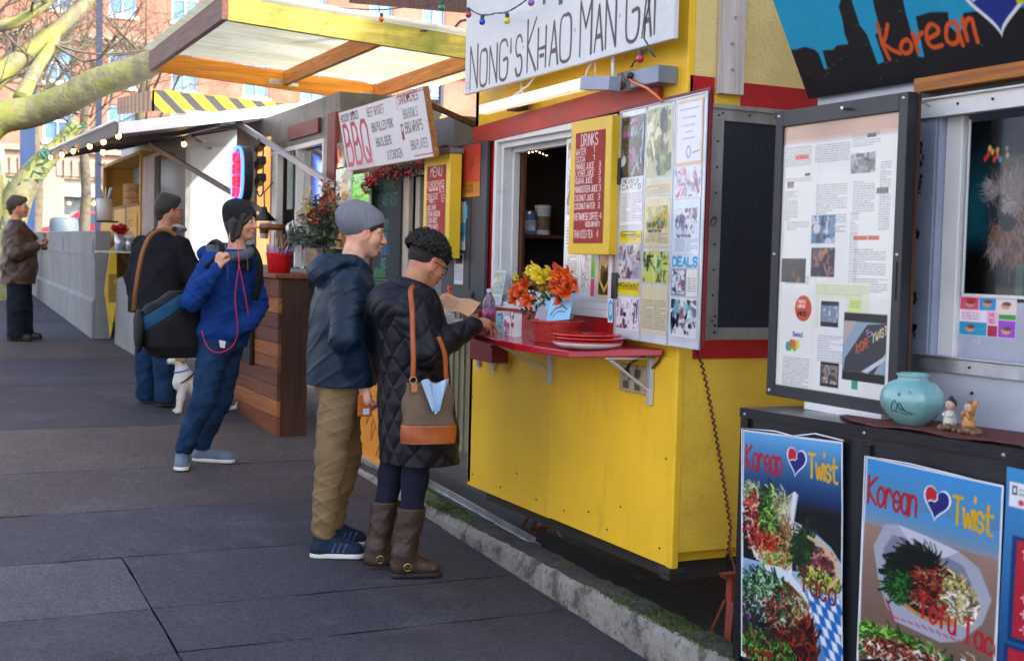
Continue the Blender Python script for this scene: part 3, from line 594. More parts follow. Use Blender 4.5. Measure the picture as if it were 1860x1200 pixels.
p.rect(.0,.22,.17,.50,'dfe2e4'); p.rect(.02,.27,.11,.47,'9aa7a8'); p.photo(.025,.28,.075,.46,['b5423c','d8a79c','6a4a4a','d0d0cc'],20,2); p.rect(.1,.3,.17,.38,'4aa8cc'); p.rect(.07,.28,.13,.33,'8a6aa8'); p.rect(.03,.49,.09,.51,'2a8cc8'); p.rect(.15,.40,.19,.48,'58bcd8'); p.rect(.14,.27,.16,.35,'2a8cc8')
p.rect(.02,.02,.15,.20,'c9ccd0'); p.greek(.03,.04,.14,.13,.014); p.rect(.03,.14,.14,.19,'25282c')
p.noise(.04); p.mesh('flyer', (2.951, 6.93, 1.68), UX, VZ, sh_)
# ---- the swung-open board of press clippings
d0 = Vector((2.962, 5.03, 1.515)); d1 = Vector((2.895, 4.235, 1.515)); U = (d1-d0).normalized(); Lw = (d1-d0).length; Hh = 1.035; N = U.cross(Vector((0,0,1)))
db = thing('display_board', (2.93, 4.63, 1.52), 'tall hinged board of press clippings in plastic sleeves at the yellow cart\'s corner', 'display board')
b = MB(); th = Vector((.03,.0,0)); b.prism([d0, d1, d1+Vector((0,0,Hh)), d0+Vector((0,0,Hh))], -N*.016); b.build('back_panel', M('dark_red_edge', (.18,.012,.02), rough=.45), db, bevel=.002)
CLR = M('sleeve_plastic', (.62,.66,.70), rough=.12, var=.1, bump=.6, bs=8, coat=.8)
O = d0+N*.003
b = MB(); 
q = [O+U*.005+Vector((0,0,-.01)), O+U*(Lw-.008)+Vector((0,0,-.01)), O+U*(Lw-.008)+Vector((0,0,Hh-.02)), O+U*.005+Vector((0,0,Hh-.02))]; b.prism(q, N*.004); b.build('sleeve_sheet', CLR, db)
b = MB(); b.tube([q[0]+N*.006, q[1]+N*.006, q[2]+N*.006, q[3]+N*.006, q[0]+N*.006], .006, 6)
for f in (.33, .655): b.tube([q[0].lerp(q[1], f)+N*.006, q[3].lerp(q[2], f)+N*.006], .004, 6)
b.build('sleeve_edge', M('clear_edge', (.75,.78,.8), rough=.1, bump=.2, coat=1), db, smooth=True)
def clip(u0, v0, u1, v1, kind, bgc='e8e6df', seed=1, title=None, pal=None):
    global _cl
    p = Paint(u1-u0, v1-v0, .0032, bgc); w_, h_ = p.w, p.h; r = random.Random(seed)
    pal = pal or ['2a3038','7a8a92','c8c4ba','8a4a42','40606a','e0dcd0']
    if kind == 'photo': p.photo(.006, .006, w_-.006, h_-.006, pal, 70, seed)
    elif kind == 'text':
        p.greek(.012, .01, w_/2-.004, h_*.72, .010); p.greek(w_/2+.004, .01, w_-.01, h_*.72, .010)
        if title: 
            for k_, tt in enumerate(title): p.text(tt, .012, h_*.78+(len(title)-1-k_)*.028, .02, (w_-.03)/(len(tt)*1.3)/.02, .0035, '2a2a2a')
    elif kind == 'mixed':
        p.photo(.015, h_*.38, w_-.02, h_*.84, pal, 50, seed); p.greek(.015, .01, w_/2-.004, h_*.30, .009); p.greek(w_/2+.004, .01, w_-.015, h_*.3, .009)
        if title: p.text(title[0], .03, h_*.31, .014, (w_-.08)/(len(title[0])*1.2)/.014, .003, '2a2a2a')
    elif kind == 'cert':
        p.rect(0,0,w_,h_,'d9b27a'); p.rect(.012,.012,w_-.012,h_-.012,'dfe3ee')
        for k_, (f, g_) in enumerate(((.85,.7),(.72,.5),(.6,.4),(.5,.3),(.4,.45))): p.rect(w_*(.5-g_/2), h_*f, w_*(.5+g_/2), h_*f+.005, '6a7088', .6)
        p.ell(w_*.5, h_*.2, .02, .025, '5a6a8a'); p.ell(w_*.5, h_*.2, .014, .019, 'dfe3ee'); p.line([(w_*.65,h_*.18),(w_*.9,h_*.2)], .004, '5a6a9a')
    elif kind == 'yellow':
        p.rect(0,0,w_,h_,'e8d62a'); p.rect(.01,h_*.4,w_-.01,h_*.7,'8a7a10',.5); p.photo(.02,.01,w_-.02,h_*.35,['e8d62a','4a4a3a','c8b820'],20,seed); p.text(title[0], .01, h_*.68, h_*.22, (w_-.02)/(len(title[0])*1.3)/(h_*.22), .004, '2a2a20')
    elif kind == 'deals':
        p.rect(0,0,w_,h_,'cfe6f2'); p.text('DEALS', .008, h_*.15, h_*.7, (w_-.02)/(5*1.28)/(h_*.7), .011, '3f9cd0')
    p.noise(.07)
    p.mesh('clipping', O+U*u0+Vector((0,0,v0))+N*(.0055), U, VZ, db, PRINTG, bulge=.0008)
greens = ['b8b890','6a7a3a','3a5a4a','d8d8a0','8a9a60','e8e0b8','202818']
blues = ['cfd8e2','8aa2c0','40506a','e8e4ea','b05a8a','20283a','d8dce0']
clip(.02,.715,.25,.985,'photo','303438',1,pal=['1c2028','4a7a9a','b8c4d0','6a5a58','20242c','8a9aa8','d8dce0','b03a8a']); clip(.03,.50,.25,.705,'text','e9e9ea',2,('THE CROP OF','CARTS'))
clip(.03,.42,.25,.475,'yellow','e8d870',3,('CRAZY'));  clip(.02,.255,.25,.415,'photo','d0ccc4',4,pal=['a8a0b0','2a2a58','d8c4b8','3a6a7a','e0dcd8','6a4a48']); clip(.01,.185,.24,.245,'yellow','e8d62a',5,('BROADWAY',)); clip(.02,.03,.24,.175,'photo','e8e4e8',6,pal=['e6e2e8','5a3a5a','2a2028','d8d8e0','b8a8b8'])
clip(.27,.70,.51,1.0,'photo','c8cca0',7,pal=greens); clip(.275,.62,.51,.69,'text','d8caa4',8); clip(.275,.40,.51,.61,'mixed','dccba0',9,('Smackin the food',),pal=['c8b838','4a6a5a','2a3a38','8a9a8a','d8d0a8'])
clip(.27,.245,.51,.385,'photo','c8c890',10,pal=['c8d060','2a5a50','88c8b0','1c2a28','e0e0a0','4a7a3a']); clip(.27,.03,.51,.235,'text','d8cda8',11)
clip(.54,.735,.765,1.0,'cert'); clip(.54,.60,.765,.73,'photo','e8e8ee',12,pal=['e8eaf0','d8dce8','b8405a','6a8ab0','c8ccd8','e8b8c0']); clip(.545,.37,.765,.595,'mixed','d5e4ee',13,('Your Portlandia',),pal=blues)
clip(.54,.315,.765,.365,'deals'); clip(.54,.20,.66,.31,'photo','808890',14,pal=blues); clip(.67,.20,.765,.31,'text','e9e7dc',15); clip(.54,.03,.765,.19,'photo','e2e6e8',16,pal=['d8dce0','2a2a38','6aa8b8','e8e8e0','8a5a68','101018'])
MB().torus(onx(1296,402,2.87), .014, .003, (1,0,0), 14, 6, 1, 1.6).build('latch', BLKM, db)
b = MB(); b.box(2.94, 2.975, 5.005, 5.05, 1.68, 1.80); b.box(2.94, 2.975, 5.005, 5.05, 2.20, 2.32); b.each('hinge', MATS['dark_hinge'], db, bevel=.003)
# sticker on the window frame
p = Paint(.045, .11, .0025, 'f0f2f4'); p.poly([(.002,.02),(.0225,.002),(.043,.02),(.043,.09),(.0225,.108),(.002,.09)], '3fb0d8'); p.ell(.0225,.06,.015,.028,'c8e8f4'); p.greek(.01,.04,.036,.08,.01,'3a8ab0')
q = onx(1104, 585, FX-.031); p.mesh('sticker', (FX-.0315, q.y, q.z), UX, VZ, win)
# ---- red serving shelf
sf = thing('serving_shelf', (2.8, 5.5, 1.46), 'glossy red serving shelf on white brackets under the yellow cart\'s window', 'shelf')
GR = M('shelf_red', (.42,.006,.022), rough=.22, var=.1, vs=6, bump=.08, coat=.5)
top = [(2.66,6.02,1.468),(2.60,5.35,1.456),(2.66,4.92,1.452),(2.98,4.655,1.478),(2.985,6.12,1.488)]
MB().prism(top, (0,0,-.034)).build('board', GR, sf, bevel=.006)
def bracket(y, x1, dz):
    b = MB(); b.box(FX-.024, FX-.002, y-.014, y+.014, 1.19+dz, 1.43); b.beam((FX-.02, y, 1.25+dz), (x1, y, 1.42), .022, .012)
    b.box(x1-.02, FX-.024, y-.014, y+.014, 1.424, 1.431); return b.build('bracket', M('bracket_white', (.55,.57,.62), rough=.35, metal=.3), sf, bevel=.002)
bracket(5.72, 2.70, .03); bracket(4.76, 2.78, 0.03)
MB().beam((2.98, 6.45, 1.33), (2.80, 6.0, 1.43), .015, .015).build('support_arm', BLKM, sf)
MB().tube([(2.985,4.665,1.46),(2.99,4.70,1.42),(2.985,4.78,1.36)], .005, 6).build('cord', M('brown_cord', (.12,.02,.015)), sf)
# red box hanging under the shelf
rb = thing('lock_box', (2.95, 6.3, 1.27), 'dark red metal box with taps hanging under the left end of the red shelf', 'metal box')
a1 = onx(862,622,2.93); a2 = onx(902,664,2.93)
box('body', M('box_red', (.22,.01,.02), rough=.4, var=.25, vs=20), rb, 2.90, 2.999, a2.y, a1.y, 1.285, 1.40, bevel=.004)
b = MB(); b.box(2.92,2.94,a1.y-.09,a1.y-.05,1.245,1.285); b.box(2.92,2.94,a2.y+.03,a2.y+.06,1.245,1.285); b.tube([(2.93,a1.y-.07,1.25),(2.93,a1.y-.07,1.225)],.006,6); b.tube([(2.93,a2.y+.045,1.25),(2.93,a2.y+.045,1.22)],.006,6); b.each('tap', STEEL, rb)
# curly brown cord down the corner
pts = []
for i in range(260):
    t = i/259; x = 1257+55*t+22*t*t+ (3 if t < .1 else 0); y = 622+t*400 
    if t > .86: x = 1326-(t-.86)*40
    if t < .86: x = 1262+ (1328-1262)*(t/.86)**.75
    r = 0.006*math.sin(i*.85); q = ony(x, y, SY-.035); pts.append(q+Vector((r, .004*math.cos(i*.85), 0)))
pts = pts+[ony(1326,1000,4.4), ony(1334,1030,4.3), ony(1345,1062,4.2)]
o = MB().tube(pts, .0045, 6).build('coiled_cord', M('cord_brown', (.13,.025,.02), rough=.4), smooth=True); tag(o, 'coiled brown power cord hanging down the rough yellow side wall', 'cord')
# jack stands
RUST = M('rust_red_steel', (.30,.06,.03), rough=.65, metal=.2, var=.3, vs=12, dirt=(.1,.03,.02), ds=10, dth=(.5,.7))
def jack(x, y, h, label):
    z = sz(y)-.06; t = thing('jack_stand', (x, y, z), label, 'jack stand', 'jack stands under the yellow cart')
    for k in range(4):
        a = math.pi/4+k*math.pi/2; MB().beam((x+.13*math.cos(a), y+.13*math.sin(a), z), (x+.03*math.cos(a), y+.03*math.sin(a), z+h*.72), .028, .010).build('leg', RUST, t)
    b = MB(); b.box(x-.02,x+.02,y-.02,y+.02,z+h*.4,z+h); b.build('post', RUST, t, bevel=.003)
    MB().hexa([(x-.05,y-.02,z+h),(x+.05,y-.02,z+h),(x+.05,y+.02,z+h),(x-.05,y+.02,z+h),(x-.06,y-.02,z+h+.02),(x+.06,y-.02,z+h+.02),(x+.06,y+.02,z+h+.02),(x-.06,y+.02,z+h+.02)]).build('saddle', RUST, t)
    MB().box(x-.09,x+.09,y-.09,y-.075,z+.06,z+.075).build('brace', RUST, t)
jack(3.22, 4.42, .36, 'rust red jack stand standing below the yellow cart\'s near corner'); jack(3.35, 6.5, .22, 'rust red jack stand in the shadow under the middle of the yellow cart')
b = MB(); b.beam((3.06,7.6,.40),(3.03,5.9,.345),.05,.012); b.beam((3.05,7.6,.42),(3.02,5.9,.365),.008,.045); o = b.build('metal_angle', ALU); tag(o, 'loose aluminium angle strip lying behind the mossy curb', 'metal strip')
# ---- things on the shelf
BSK = M('red_wicker', (.40,.015,.01), rough=.45, var=.3, vs=60, bump=.5, bs=110)
bc = Vector((2.80, 5.30, 1.462)); bk = thing('basket', bc, 'red woven basket holding folded napkins in front of the flowers', 'basket')
b = MB()
for k in range(13):
    h = .004+k*.0072; s = .86+.14*k/12
    ring = [(bc.x+.118*s*math.cos(a), bc.y+.125*s*math.sin(a), bc.z+h+.0016*math.sin(a*24+k*math.pi)) for a in [2*math.pi*i/48 for i in range(49)]]
    b.tube(ring, .0042, 5, cap=False)
b.build('weave', BSK, bk, smooth=True)
b = MB(); b.lathe([(.0,.004),(.095,.004),(.112,.09)], bc, 32); b.build('liner', BSK, bk)
b = MB(); b.torus(bc+Vector((0,0,.1)), .122, .007, (0,0,1), 40, 8, 1, 1)
b.build('rim', BSK, bk, smooth=True)
nk = thing('napkins', bc+Vector((0,-.05,.08)), 'folded light blue and grey cloth napkins heaped in the red basket', 'napkins')
p = Paint(.16, .12, .0025, '8cc4e4'); p.line([(.02,.03),(.05,.06),(.10,.07),(.13,.05)], .006, '1c2a38'); p.line([(.04,.02),(.07,.045),(.12,.04)], .004, '1c2a38'); p.line([(.03,.08),(.06,.09),(.09,.075)], .004, '1c2a38')
p.noise(.05); p.mesh('blue_napkin', bc+Vector((-.045,.02,.095)), (.25,-.95,.12), (.35,.2,.9), nk, bulge=.006)
p = Paint(.15, .10, .003, '79b8da'); p.noise(.06); p.mesh('blue_napkin', bc+Vector((-.02,.07,.10)), (.3,-.9,-.25), (.2,.3,.9), nk, bulge=.01)
p = Paint(.11, .08, .003, '9a8f96'); p.noise(.12); p.mesh('grey_napkin', bc+Vector((-.045,.15,.085)), (.1,-.95,.1), (.5,.2,.85), nk, bulge=.008)
# plates
pc = Vector((2.77, 4.95, 1.462)); pt = thing('serving_plates', pc, 'stack of oval red plates with white bases at the near end of the red shelf', 'plates')
RP = M('plate_red', (.60,.015,.015), rough=.2, var=.04, bump=0, coat=.6); WP = M('plate_white', (.68,.60,.62), rough=.25, bump=0)
MB().lathe([(.0,0),(.110,0),(.145,.010),(.160,.026)], pc, 48).build('white_tray', WP, pt, smooth=True)
MB().lathe([(.160,.026),(.165,.032),(.155,.034),(.13,.03),(.0,.028)], pc, 48).build('red_rim', RP, pt, smooth=True)
MB().lathe([(.08,.03),(.150,.038),(.166,.046),(.162,.050),(.14,.046),(0,.044)], pc+Vector((0,-.01,0)), 48).build('red_plate', RP, pt, smooth=True)
MB().lathe([(.08,.046),(.146,.053),(.160,.060),(.156,.064),(.13,.06),(0,.058)], pc+Vector((0,.005,0)), 48).build('red_plate', RP, pt, smooth=True)
# bottle
bo = Vector((2.80, 6.08, 1.475)); bt = thing('water_bottle', bo, 'clear plastic water bottle with white cap standing at the far end of the red shelf', 'bottle')
MB().lathe([(.03,0),(.033,.008),(.032,.03),(.034,.035),(.032,.05),(.034,.06),(.034,.14),(.031,.16),(.018,.185),(.013,.195),(.013,.205)], bo, 24).build('body', M('pet_plastic', (.55,.45,.6), rough=.08, trans=.75, bump=.15, bs=30), bt, smooth=True)
MB().lathe([(.0345,.065),(.0345,.115)], bo, 24).build('label_band', M('pink_label', (.45,.12,.25), rough=.3, var=.8, vs=45), bt, smooth=True)
MB().lathe([(.0305,.003),(.0305,.06)], bo, 24).build('liquid', M('red_drink', (.55,.03,.04), rough=.1), bt, smooth=True)
MB().lathe([(.0145,.2),(.0145,.218),(0,.219)], bo, 20).build('cap', M('cap_white', (.75,.75,.78), rough=.3), bt)
# little printed cartons
def carton(c, w_, h_, bgc, cols, label, rot=0):
    t = thing('drink_carton', c, label, 'carton'); U_ = Vector((math.sin(rot), -math.cos(rot), 0)); D = Vector((math.cos(rot), math.sin(rot), 0))
    a = Vector(c)-U_*(w_/2); MB().prism([a, a+U_*w_, a+U_*w_+Vector((0,0,h_)), a+Vector((0,0,h_))], D*w_*.7).build('box', M('carton_white', (.7,.7,.7), rough=.4), t, bevel=.002)
    p = Paint(w_-.002, h_-.004, .0022, bgc); r = random.Random(int(h_*9999)+int(w_*999)+len(label))
    for i in range(7): p.ell(r.uniform(0,w_), r.uniform(h_*.1,h_*.9), r.uniform(.006,.013), r.uniform(.01,.024), r.choice(cols), .95, r.random()*3)
    for i in range(3): p.line([(r.uniform(0,w_), r.uniform(0,h_)), (r.uniform(0,w_), r.uniform(0,h_))], .004, r.choice(cols))
    p.mesh('print', a+U_*.001-D*.0012+Vector((0,0,.002)), U_, VZ, t); return t
carton((2.76,5.86,1.468), .085, .115, '8ecbe0', ['1f8a3c','e8d43a','2a6ad0','e8f4f8','3aa84a'], 'blue carton with green mango drawing beside the water bottle')
carton((2.745,5.735,1.465), .06, .10, 'e9e2ea', ['9a5ac0','c88ad8','d04a6a','5a9a4a'], 'white carton with purple flower drawing between two other cartons', .1)
carton((2.73,5.65,1.463), .06, .12, 'efece6', ['b02a2a','3a7a3a','d8b8a8','e8d8d0'], 'white carton with red blossom print next to the basket', -.1)
carton((2.80,5.95,1.472), .06, .09, 'dfe8ee', ['2a4a9a','e8e8f0','c03a4a'], 'small pale carton tucked behind the blue one', .1)
# flowers
fc = Vector((2.90, 5.40, 1.47)); fl = thing('flower_bouquet', fc, 'vase of orange and yellow lilies with green foliage in front of the window', 'flowers')
MB().lathe([(.035,0),(.045,.02),(.05,.06),(.035,.10),(.04,.12)], fc, 20).build('vase', M('vase_glass', (.25,.3,.3), rough=.15), fl, smooth=True)
rf = random.Random(21)
def petal(b, c, d, L, wd, curl, roll):
    d = Vector(d).normalized(); s = d.orthogonal().normalized(); s = Matrix.Rotation(roll, 3, d) @ s; up = s.cross(d); vs = []; n = 6
    for i in range(n+1):
        t = i/n; ww = wd*math.sin(math.pi*min(1, t*.92+.08))**.7; ctr = Vector(c)+d*L*t+up*(curl*t*t*L)
        vs += [ctr-s*ww/2+up*(.12*ww), ctr-up*.05*ww, ctr+s*ww/2+up*(.12*ww)]
    b.add(vs, [(i*3+k, i*3+k+1, i*3+k+4, i*3+k+3) for i in range(n) for k in (0,1)])
def lily(c, face, R, mat, n=6, name='blossom'):
    b = MB(); face = Vector(face).normalized(); a = face.orthogonal().normalized()
    for k in range(n):
        q = Matrix.Rotation(2*math.pi*k/n+rf.uniform(-.15,.15), 3, face) @ a; petal(b, c, q*1.0+face*rf.uniform(.5,.9), R*rf.uniform(.85,1.1), R*.55, rf.uniform(-.5,-.1)*1.0, 0)
    for k in range(n):
        q = Matrix.Rotation(2*math.pi*(k+.5)/n, 3, face) @ a; petal(b, Vector(c)+face*.006, q*.6+face*1.0, R*.7, R*.45, rf.uniform(-.2,.3), 0)
    return b.build(name, mat, fl, smooth=True)
ORG = M('petal_orange', (.75,.11,.012), rough=.5, var=.25, vs=25, bump=.1); YLW = M('petal_yellow', (.80,.60,.02), rough=.5, var=.12, vs=25, bump=.1); GLD = M('petal_gold', (.62,.33,.02), rough=.6, var=.2, vs=30)
def fp(x, y, X=2.82): return onx(x, y, X)
for x, y, m_, R, X in ((955,520,ORG,.055,2.80),(962,545,ORG,.05,2.79),(940,528,ORG,.045,2.82),(983,498,YLW,.06,2.84),(970,492,YLW,.05,2.86),(1000,495,YLW,.045,2.87),(1020,505,ORG,.05,2.82),(1032,500,ORG,.05,2.84),(1012,515,ORG,.045,2.80),(1028,530,ORG,.055,2.78),(1020,545,ORG,.035,2.78),(1043,512,ORG,.045,2.85),(942,505,YLW,.03,2.87),(948,533,ORG,.045,2.78),(1035,522,ORG,.045,2.80),(1015,492,ORG,.04,2.88),(935,545,ORG,.035,2.80),(990,508,YLW,.04,2.82)):
    lily(fp(x, y, X), (-1, rf.uniform(-.6,.3), rf.uniform(-.1,.7)), R*1.28, m_)
for x, y, X in ((1002,525,2.79),(985,520,2.83)):
    b = MB(); c = fp(x, y, X)
    for k in range(90):
        d = Vector((rf.gauss(-.3,.6), rf.gauss(0,.6), rf.gauss(.2,.6))).normalized(); petal(b, c+d*.010, d, .018, .008, .3, rf.random()*6)
    b.build('blossom', GLD, fl)
b = MB()
for k in range(420):
    x = rf.uniform(935,1052); y = rf.uniform(505,585); 
    if abs(x-990) > 62-(y-505)*.35: continue
    c = fp(x, y, rf.uniform(2.83,2.95)); petal(b, c, (rf.gauss(-.2,.5), rf.gauss(0,.6), rf.gauss(.2,.6)), rf.uniform(.02,.045), rf.uniform(.008,.018), rf.uniform(-.4,.4), rf.random()*6)
b.build('foliage', M('bouquet_leaf', (.05,.10,.035), rough=.5, var=.5, vs=30), fl)
b = MB()
for k in range(16): x = rf.uniform(960,1020); c = fp(x, rf.uniform(500,545), 2.85); b.tube([(fc.x,fc.y,fc.z+.08), fc.lerp(c,.5)+Vector((0,0,.03)), c], .0022, 5)
b.build('stem', MATS['bouquet_leaf'], fl)
# paper sheets, soap, statue beyond the shelf
ps = thing('notice_sheet', (2.93,6.35,1.49), 'small stand of notices leaning at the window corner behind the flowers', 'notice')
q = onx(905,560,2.97); p = Paint(.16,.19,.003,'c8ccd0'); p.rect(.01,.06,.15,.18,'9aa4a6'); p.greek(.02,.01,.14,.05,.012); p.photo(.02,.07,.14,.17,['a8b0a8','5a7a4a','d8d8c8','c8c84a'],25,4); p.mesh('sheet', (2.955, 6.42, 1.60), UX, (.15,0,1), ps)
so_ = Vector((2.84,6.72,1.50)); bt = thing('soap_bottle', so_, 'clear soap bottle with bright orange pump beside the brown paper', 'soap bottle')
MB().lathe([(.034,0),(.036,.01),(.036,.09),(.02,.115),(.012,.12)], so_, 20).build('body', M('soap_clear', (.65,.7,.72), rough=.12, trans=.5), bt, smooth=True)
OP = M('orange_pump', (.85,.12,.01), rough=.3, bump=0)
b = MB(); b.lathe([(.022,.118),(.024,.125),(.022,.15),(.008,.155),(.008,.185)], so_, 16); b.build('pump', OP, bt, smooth=True); MB().beam(so_+Vector((.0,.014,.188)), so_+Vector((-.01,-.035,.184)), .014, .010).build('nozzle', OP, bt, bevel=.002)
st_ = onx(938-38, 545, 2.90); st_ = Vector((2.90, 6.55, 1.545))
bp_ = Vector((2.90, 6.52, 1.50)); bw = thing('plant_pot', bp_, 'round terracotta red pot on the ledge behind the woman\'s hand', 'pot')
MB().lathe([(.045,0),(.06,.045),(.066,.05),(.066,.066),(.058,.066),(.05,.055),(0,.055)], bp_, 28).build('bowl', M('terracotta_red', (.34,.05,.03), rough=.5), bw, smooth=True)
bd = bp_+Vector((0,0,.066)); bs_ = thing('buddha_statue', bd, 'small dark seated figure statue standing in the red pot', 'statue')
DST = M('dark_bronze', (.03,.028,.03), rough=.45, metal=.3)
b = MB(); b.ball(bd+Vector((0,0,.012)), .035, 16, (1,1.25,.38)); b.ball(bd+Vector((0,0,.045)), .022, 14, (.8,1,1.3)); b.ball(bd+Vector((0,0,.082)), .013, 14, (1,1,1.15)); b.ball(bd+Vector((0,0,.098)), .006, 10)
for s in (-1,1): b.tube([bd+Vector((0,.022*s,.062)), bd+Vector((-.005,.03*s,.035)), bd+Vector((-.028,.008*s,.022))], [.008,.007,.005], 8)
b.build('figure', DST, bs_, smooth=True)
lg = MB(); lg.box(2.86,2.998,6.13,7.2,1.47,1.495); lg.build('ledge', M('ledge_white', (.55,.56,.6), rough=.4), sf, bevel=.004)
# ================================================================== NEAR CART WITH THE BLACK COUNTER
kc = thing('food_cart', (4.0, 1.6, sz(1.6)), 'near white food cart with black signboard and framed window at the right edge', 'food cart')
WBL = M('white_blue_metal', (.50,.53,.60), rough=.35, metal=.1, var=.08, vs=4, bump=.1, bs=30, dirt=(.30,.31,.34), ds=7, dth=(.6,.85))
KX = 3.2
b = MB(); b.box(KX, KX+.05, 3.42, 3.95, 1.0, 4.2); b.box(KX, KX+.05, -1.5, 3.419, 2.37, 4.2); b.box(KX, KX+.05, -1.5, 3.419, .9, 1.545); b.box(KX+.051, 5.6, 3.90, 3.95, .5, 4.2); b.box(KX, 5.6, -1.5, -1.45, .5, 4.2); b.box(5.55, 5.6, -1.45, 3.9, .5, 4.2); b.box(KX, 5.6, -1.5, 3.95, 4.2, 4.25); b.box(KX+.051, 5.55, -1.45, 3.9, .5, .55)
b.build('wall', WBL, kc)
b = MB(); b.box(KX-.02, KX-.001, -1.0, 3.44, 2.365, 2.425); b.box(KX-.035, KX-.001, -1.0, 3.44, 2.425, 2.432); b.build('window_header', WHT, kc, bevel=.002)
b = MB(); b.box(KX-.006, KX+.0, 3.31, 3.44, 1.55, 2.364); b.box(KX+.001, KX+.045, 3.30, 3.419, 1.546, 2.369); b.build('window_post', M('post_blue_grey', (.34,.38,.50), rough=.4, metal=.2, var=.12, dirt=(.2,.2,.22), ds=10, dth=(.55,.8)), kc, bevel=.002)
b = MB(); b.box(KX+.03, KX+.06, 3.225, 3.299, 1.546, 2.369); b.build('sash', WHT, kc, bevel=.004)
b = MB(); b.box(KX-.018, KX-.001, -1.0, 3.36, 1.50, 1.548); b.box(KX-.03, KX-.001, -1, 3.35, 1.549, 1.556); b.build('window_sill', ALU, kc, bevel=.002)
b = MB(); b.box(KX+.05, KX+.06, -1, 3.224, 1.547, 1.745); b.build('lower_pane', M('pane_grey_white', (.42,.44,.52), rough=.25, var=.08), kc)
b = MB()
for z in (1.62,1.8,1.98,2.16,2.3): b.ball((KX-.008, 3.425, z), .006, 8)
for y in (3.1,2.8): b.ball((KX-.02, y, 1.525), .005, 8); b.ball((KX-.004, y, 1.44), .006, 8); b.ball((KX-.004, y, 1.38), .006, 8)
for y in (3.4,3.2,3.05,2.9): b.ball((KX-.022, y, 2.40), .005, 8)
b.each('rivet', BLKM, kc)
b = MB(); rk = random.Random(4)
for z0_, z1_ in ((1.6,1.66),(1.72,1.75),(1.95,1.97),(2.1,2.28)):
    for i in range(12): 
        y = 3.372+rk.gauss(0,.006); z = rk.uniform(z0_, z1_); b.box(KX-.0085, KX-.007, y-.003, y+rk.uniform(0,.012), z, z+rk.uniform(.003,.02))
b.each('paint_chip', M('chip_dark', (.03,.03,.035), rough=.8), kc)
MB().tube([(KX-.02,3.33,2.405),(KX-.06,3.345,2.42),(KX-.055,3.35,2.45)], .005, 8).build('hook', STEEL, kc, smooth=True)
# plane of the poster in the window
def pl(px, py, P0, U_, V_):
    U_ = Vector(U_).normalized(); V_ = Vector(V_).normalized(); N_ = U_.cross(V_); d = ray(px, py); t = (Vector(P0)-C0).dot(N_)/d.dot(N_); q = C0+d*t-Vector(P0); 
    g_ = U_.dot(V_); a, b_ = q.dot(U_), q.dot(V_); return a, b_
P0 = Vector((KX+.049, 3.205, 1.768)); wp = thing('dog_poster', P0, 'dark glossy poster of a shaggy grey terrier\'s face in the near cart\'s window', 'poster')
p = Paint(.66, .575, .0026, '050608')
def W(px, py): return pl(px, py, P0, UX, VZ)
gx, gy = W(1775, 400)
p.ell(gx, gy, .085, .20, '0b3a48', .75, soft=40); p.ell(gx-.01, gy+.05, .05, .12, '12505c', .5, soft=30); p.ell(*W(1770,500), .08, .10, '030405', .95, soft=25)
rd = random.Random(31)
def fur(px, py, n, sp, ang, L, cols, wd=.0035, spread=.30):
    wd = .0048; L = L*.62; n = int(n*1.5); cols = [tuple(v*.72 for v in p.c(c)) for c in cols]
    for i in range(n):
        x, y = W(px+rd.gauss(0,sp[0]), py+rd.gauss(0,sp[1])); a = ang+rd.gauss(0,spread); l = L*rd.uniform(.5,1.3)
        p.line([(x,y),(x+l*.55*math.cos(a), y+l*.55*math.sin(a)),(x+l*math.cos(a+.25), y+l*math.sin(a+.25))], wd, rd.choice(cols), rd.uniform(.35,.9), w2=.0006)
GF = ['7c706e','93888a','5a4f4d','a89ea0','40363a']; TF = ['8a5a3c','a87450','6a3e2a','b89070','4a2c20','9a7c6a']
p.ell(*W(1850,350), .075, .055, '5a4e4c', .95, soft=14); p.ell(*W(1848,430), .062, .095, '5c4030', .95, soft=14); p.ell(*W(1812,355), .03, .03, '6a5d5a', .9, soft=10)
fur(1850,470,260,(16,18),-1.7,.06,['2a2220','3a2c28','1c1614']); fur(1835,420,120,(22,20),-1.8,.06,['3c2c28','58443c','241a18'])
fur(1815,350,170,(12,14),1.9,.06,GF); fur(1845,335,160,(16,12),1.5,.065,GF); fur(1800,345,80,(7,10),2.6,.05,['b8aeb0','c8c0c4','8c7f7c'])
fur(1830,430,170,(9,18),-1.75,.075,TF); fur(1850,450,190,(12,22),-1.6,.08,TF); fur(1808,450,90,(6,14),-1.9,.06,['b0a4a6','c8bcc0','8a7674','a87858']); fur(1812,420,70,(6,10),-2.0,.05,TF)
fur(1870,400,200,(14,40),-1.3,.07,TF+GF)
p.ell(*W(1817,365), .022, .02, '0c0a0a', .95, soft=5); p.ell(*W(1868,352), .022, .02, '0c0a0a', .95, soft=5)
fur(1828,375,70,(6,8),-.8,.04,['c8bcb8','9a8a86']); p.ell(*W(1830,403), .030, .030, '060505', 1, soft=3); p.ell(*W(1826,397), .008, .005, '3a3a40', .6, soft=3)
fur(1835,385,50,(8,4),1.2,.03,['b0a09a','8a7a74'])
x, y = W(1845,505); p.rect(x-.01, 0, x+.05, .09, '1c2a26', .9); p.rect(x+.0, 0, x+.03, .10, '5a7268', .55)
for (qx, qy, c_) in ((1795,282,'c43a2a'),(1803,276,'e0a03a'),(1812,283,'d04a3a'),(1817,290,'3a8ac0'),(1806,290,'c8382a'),(1790,288,'b83226'),(1798,270,'d8b060'),(1812,273,'c89858'),(1830,282,'8a9a58'),(1829,270,'6a7078')): p.ell(*W(qx,qy), .008, .011, c_, .95, soft=2)
p.noise(.03); p.mesh('print', P0, UX, VZ, wp, PRINTG)
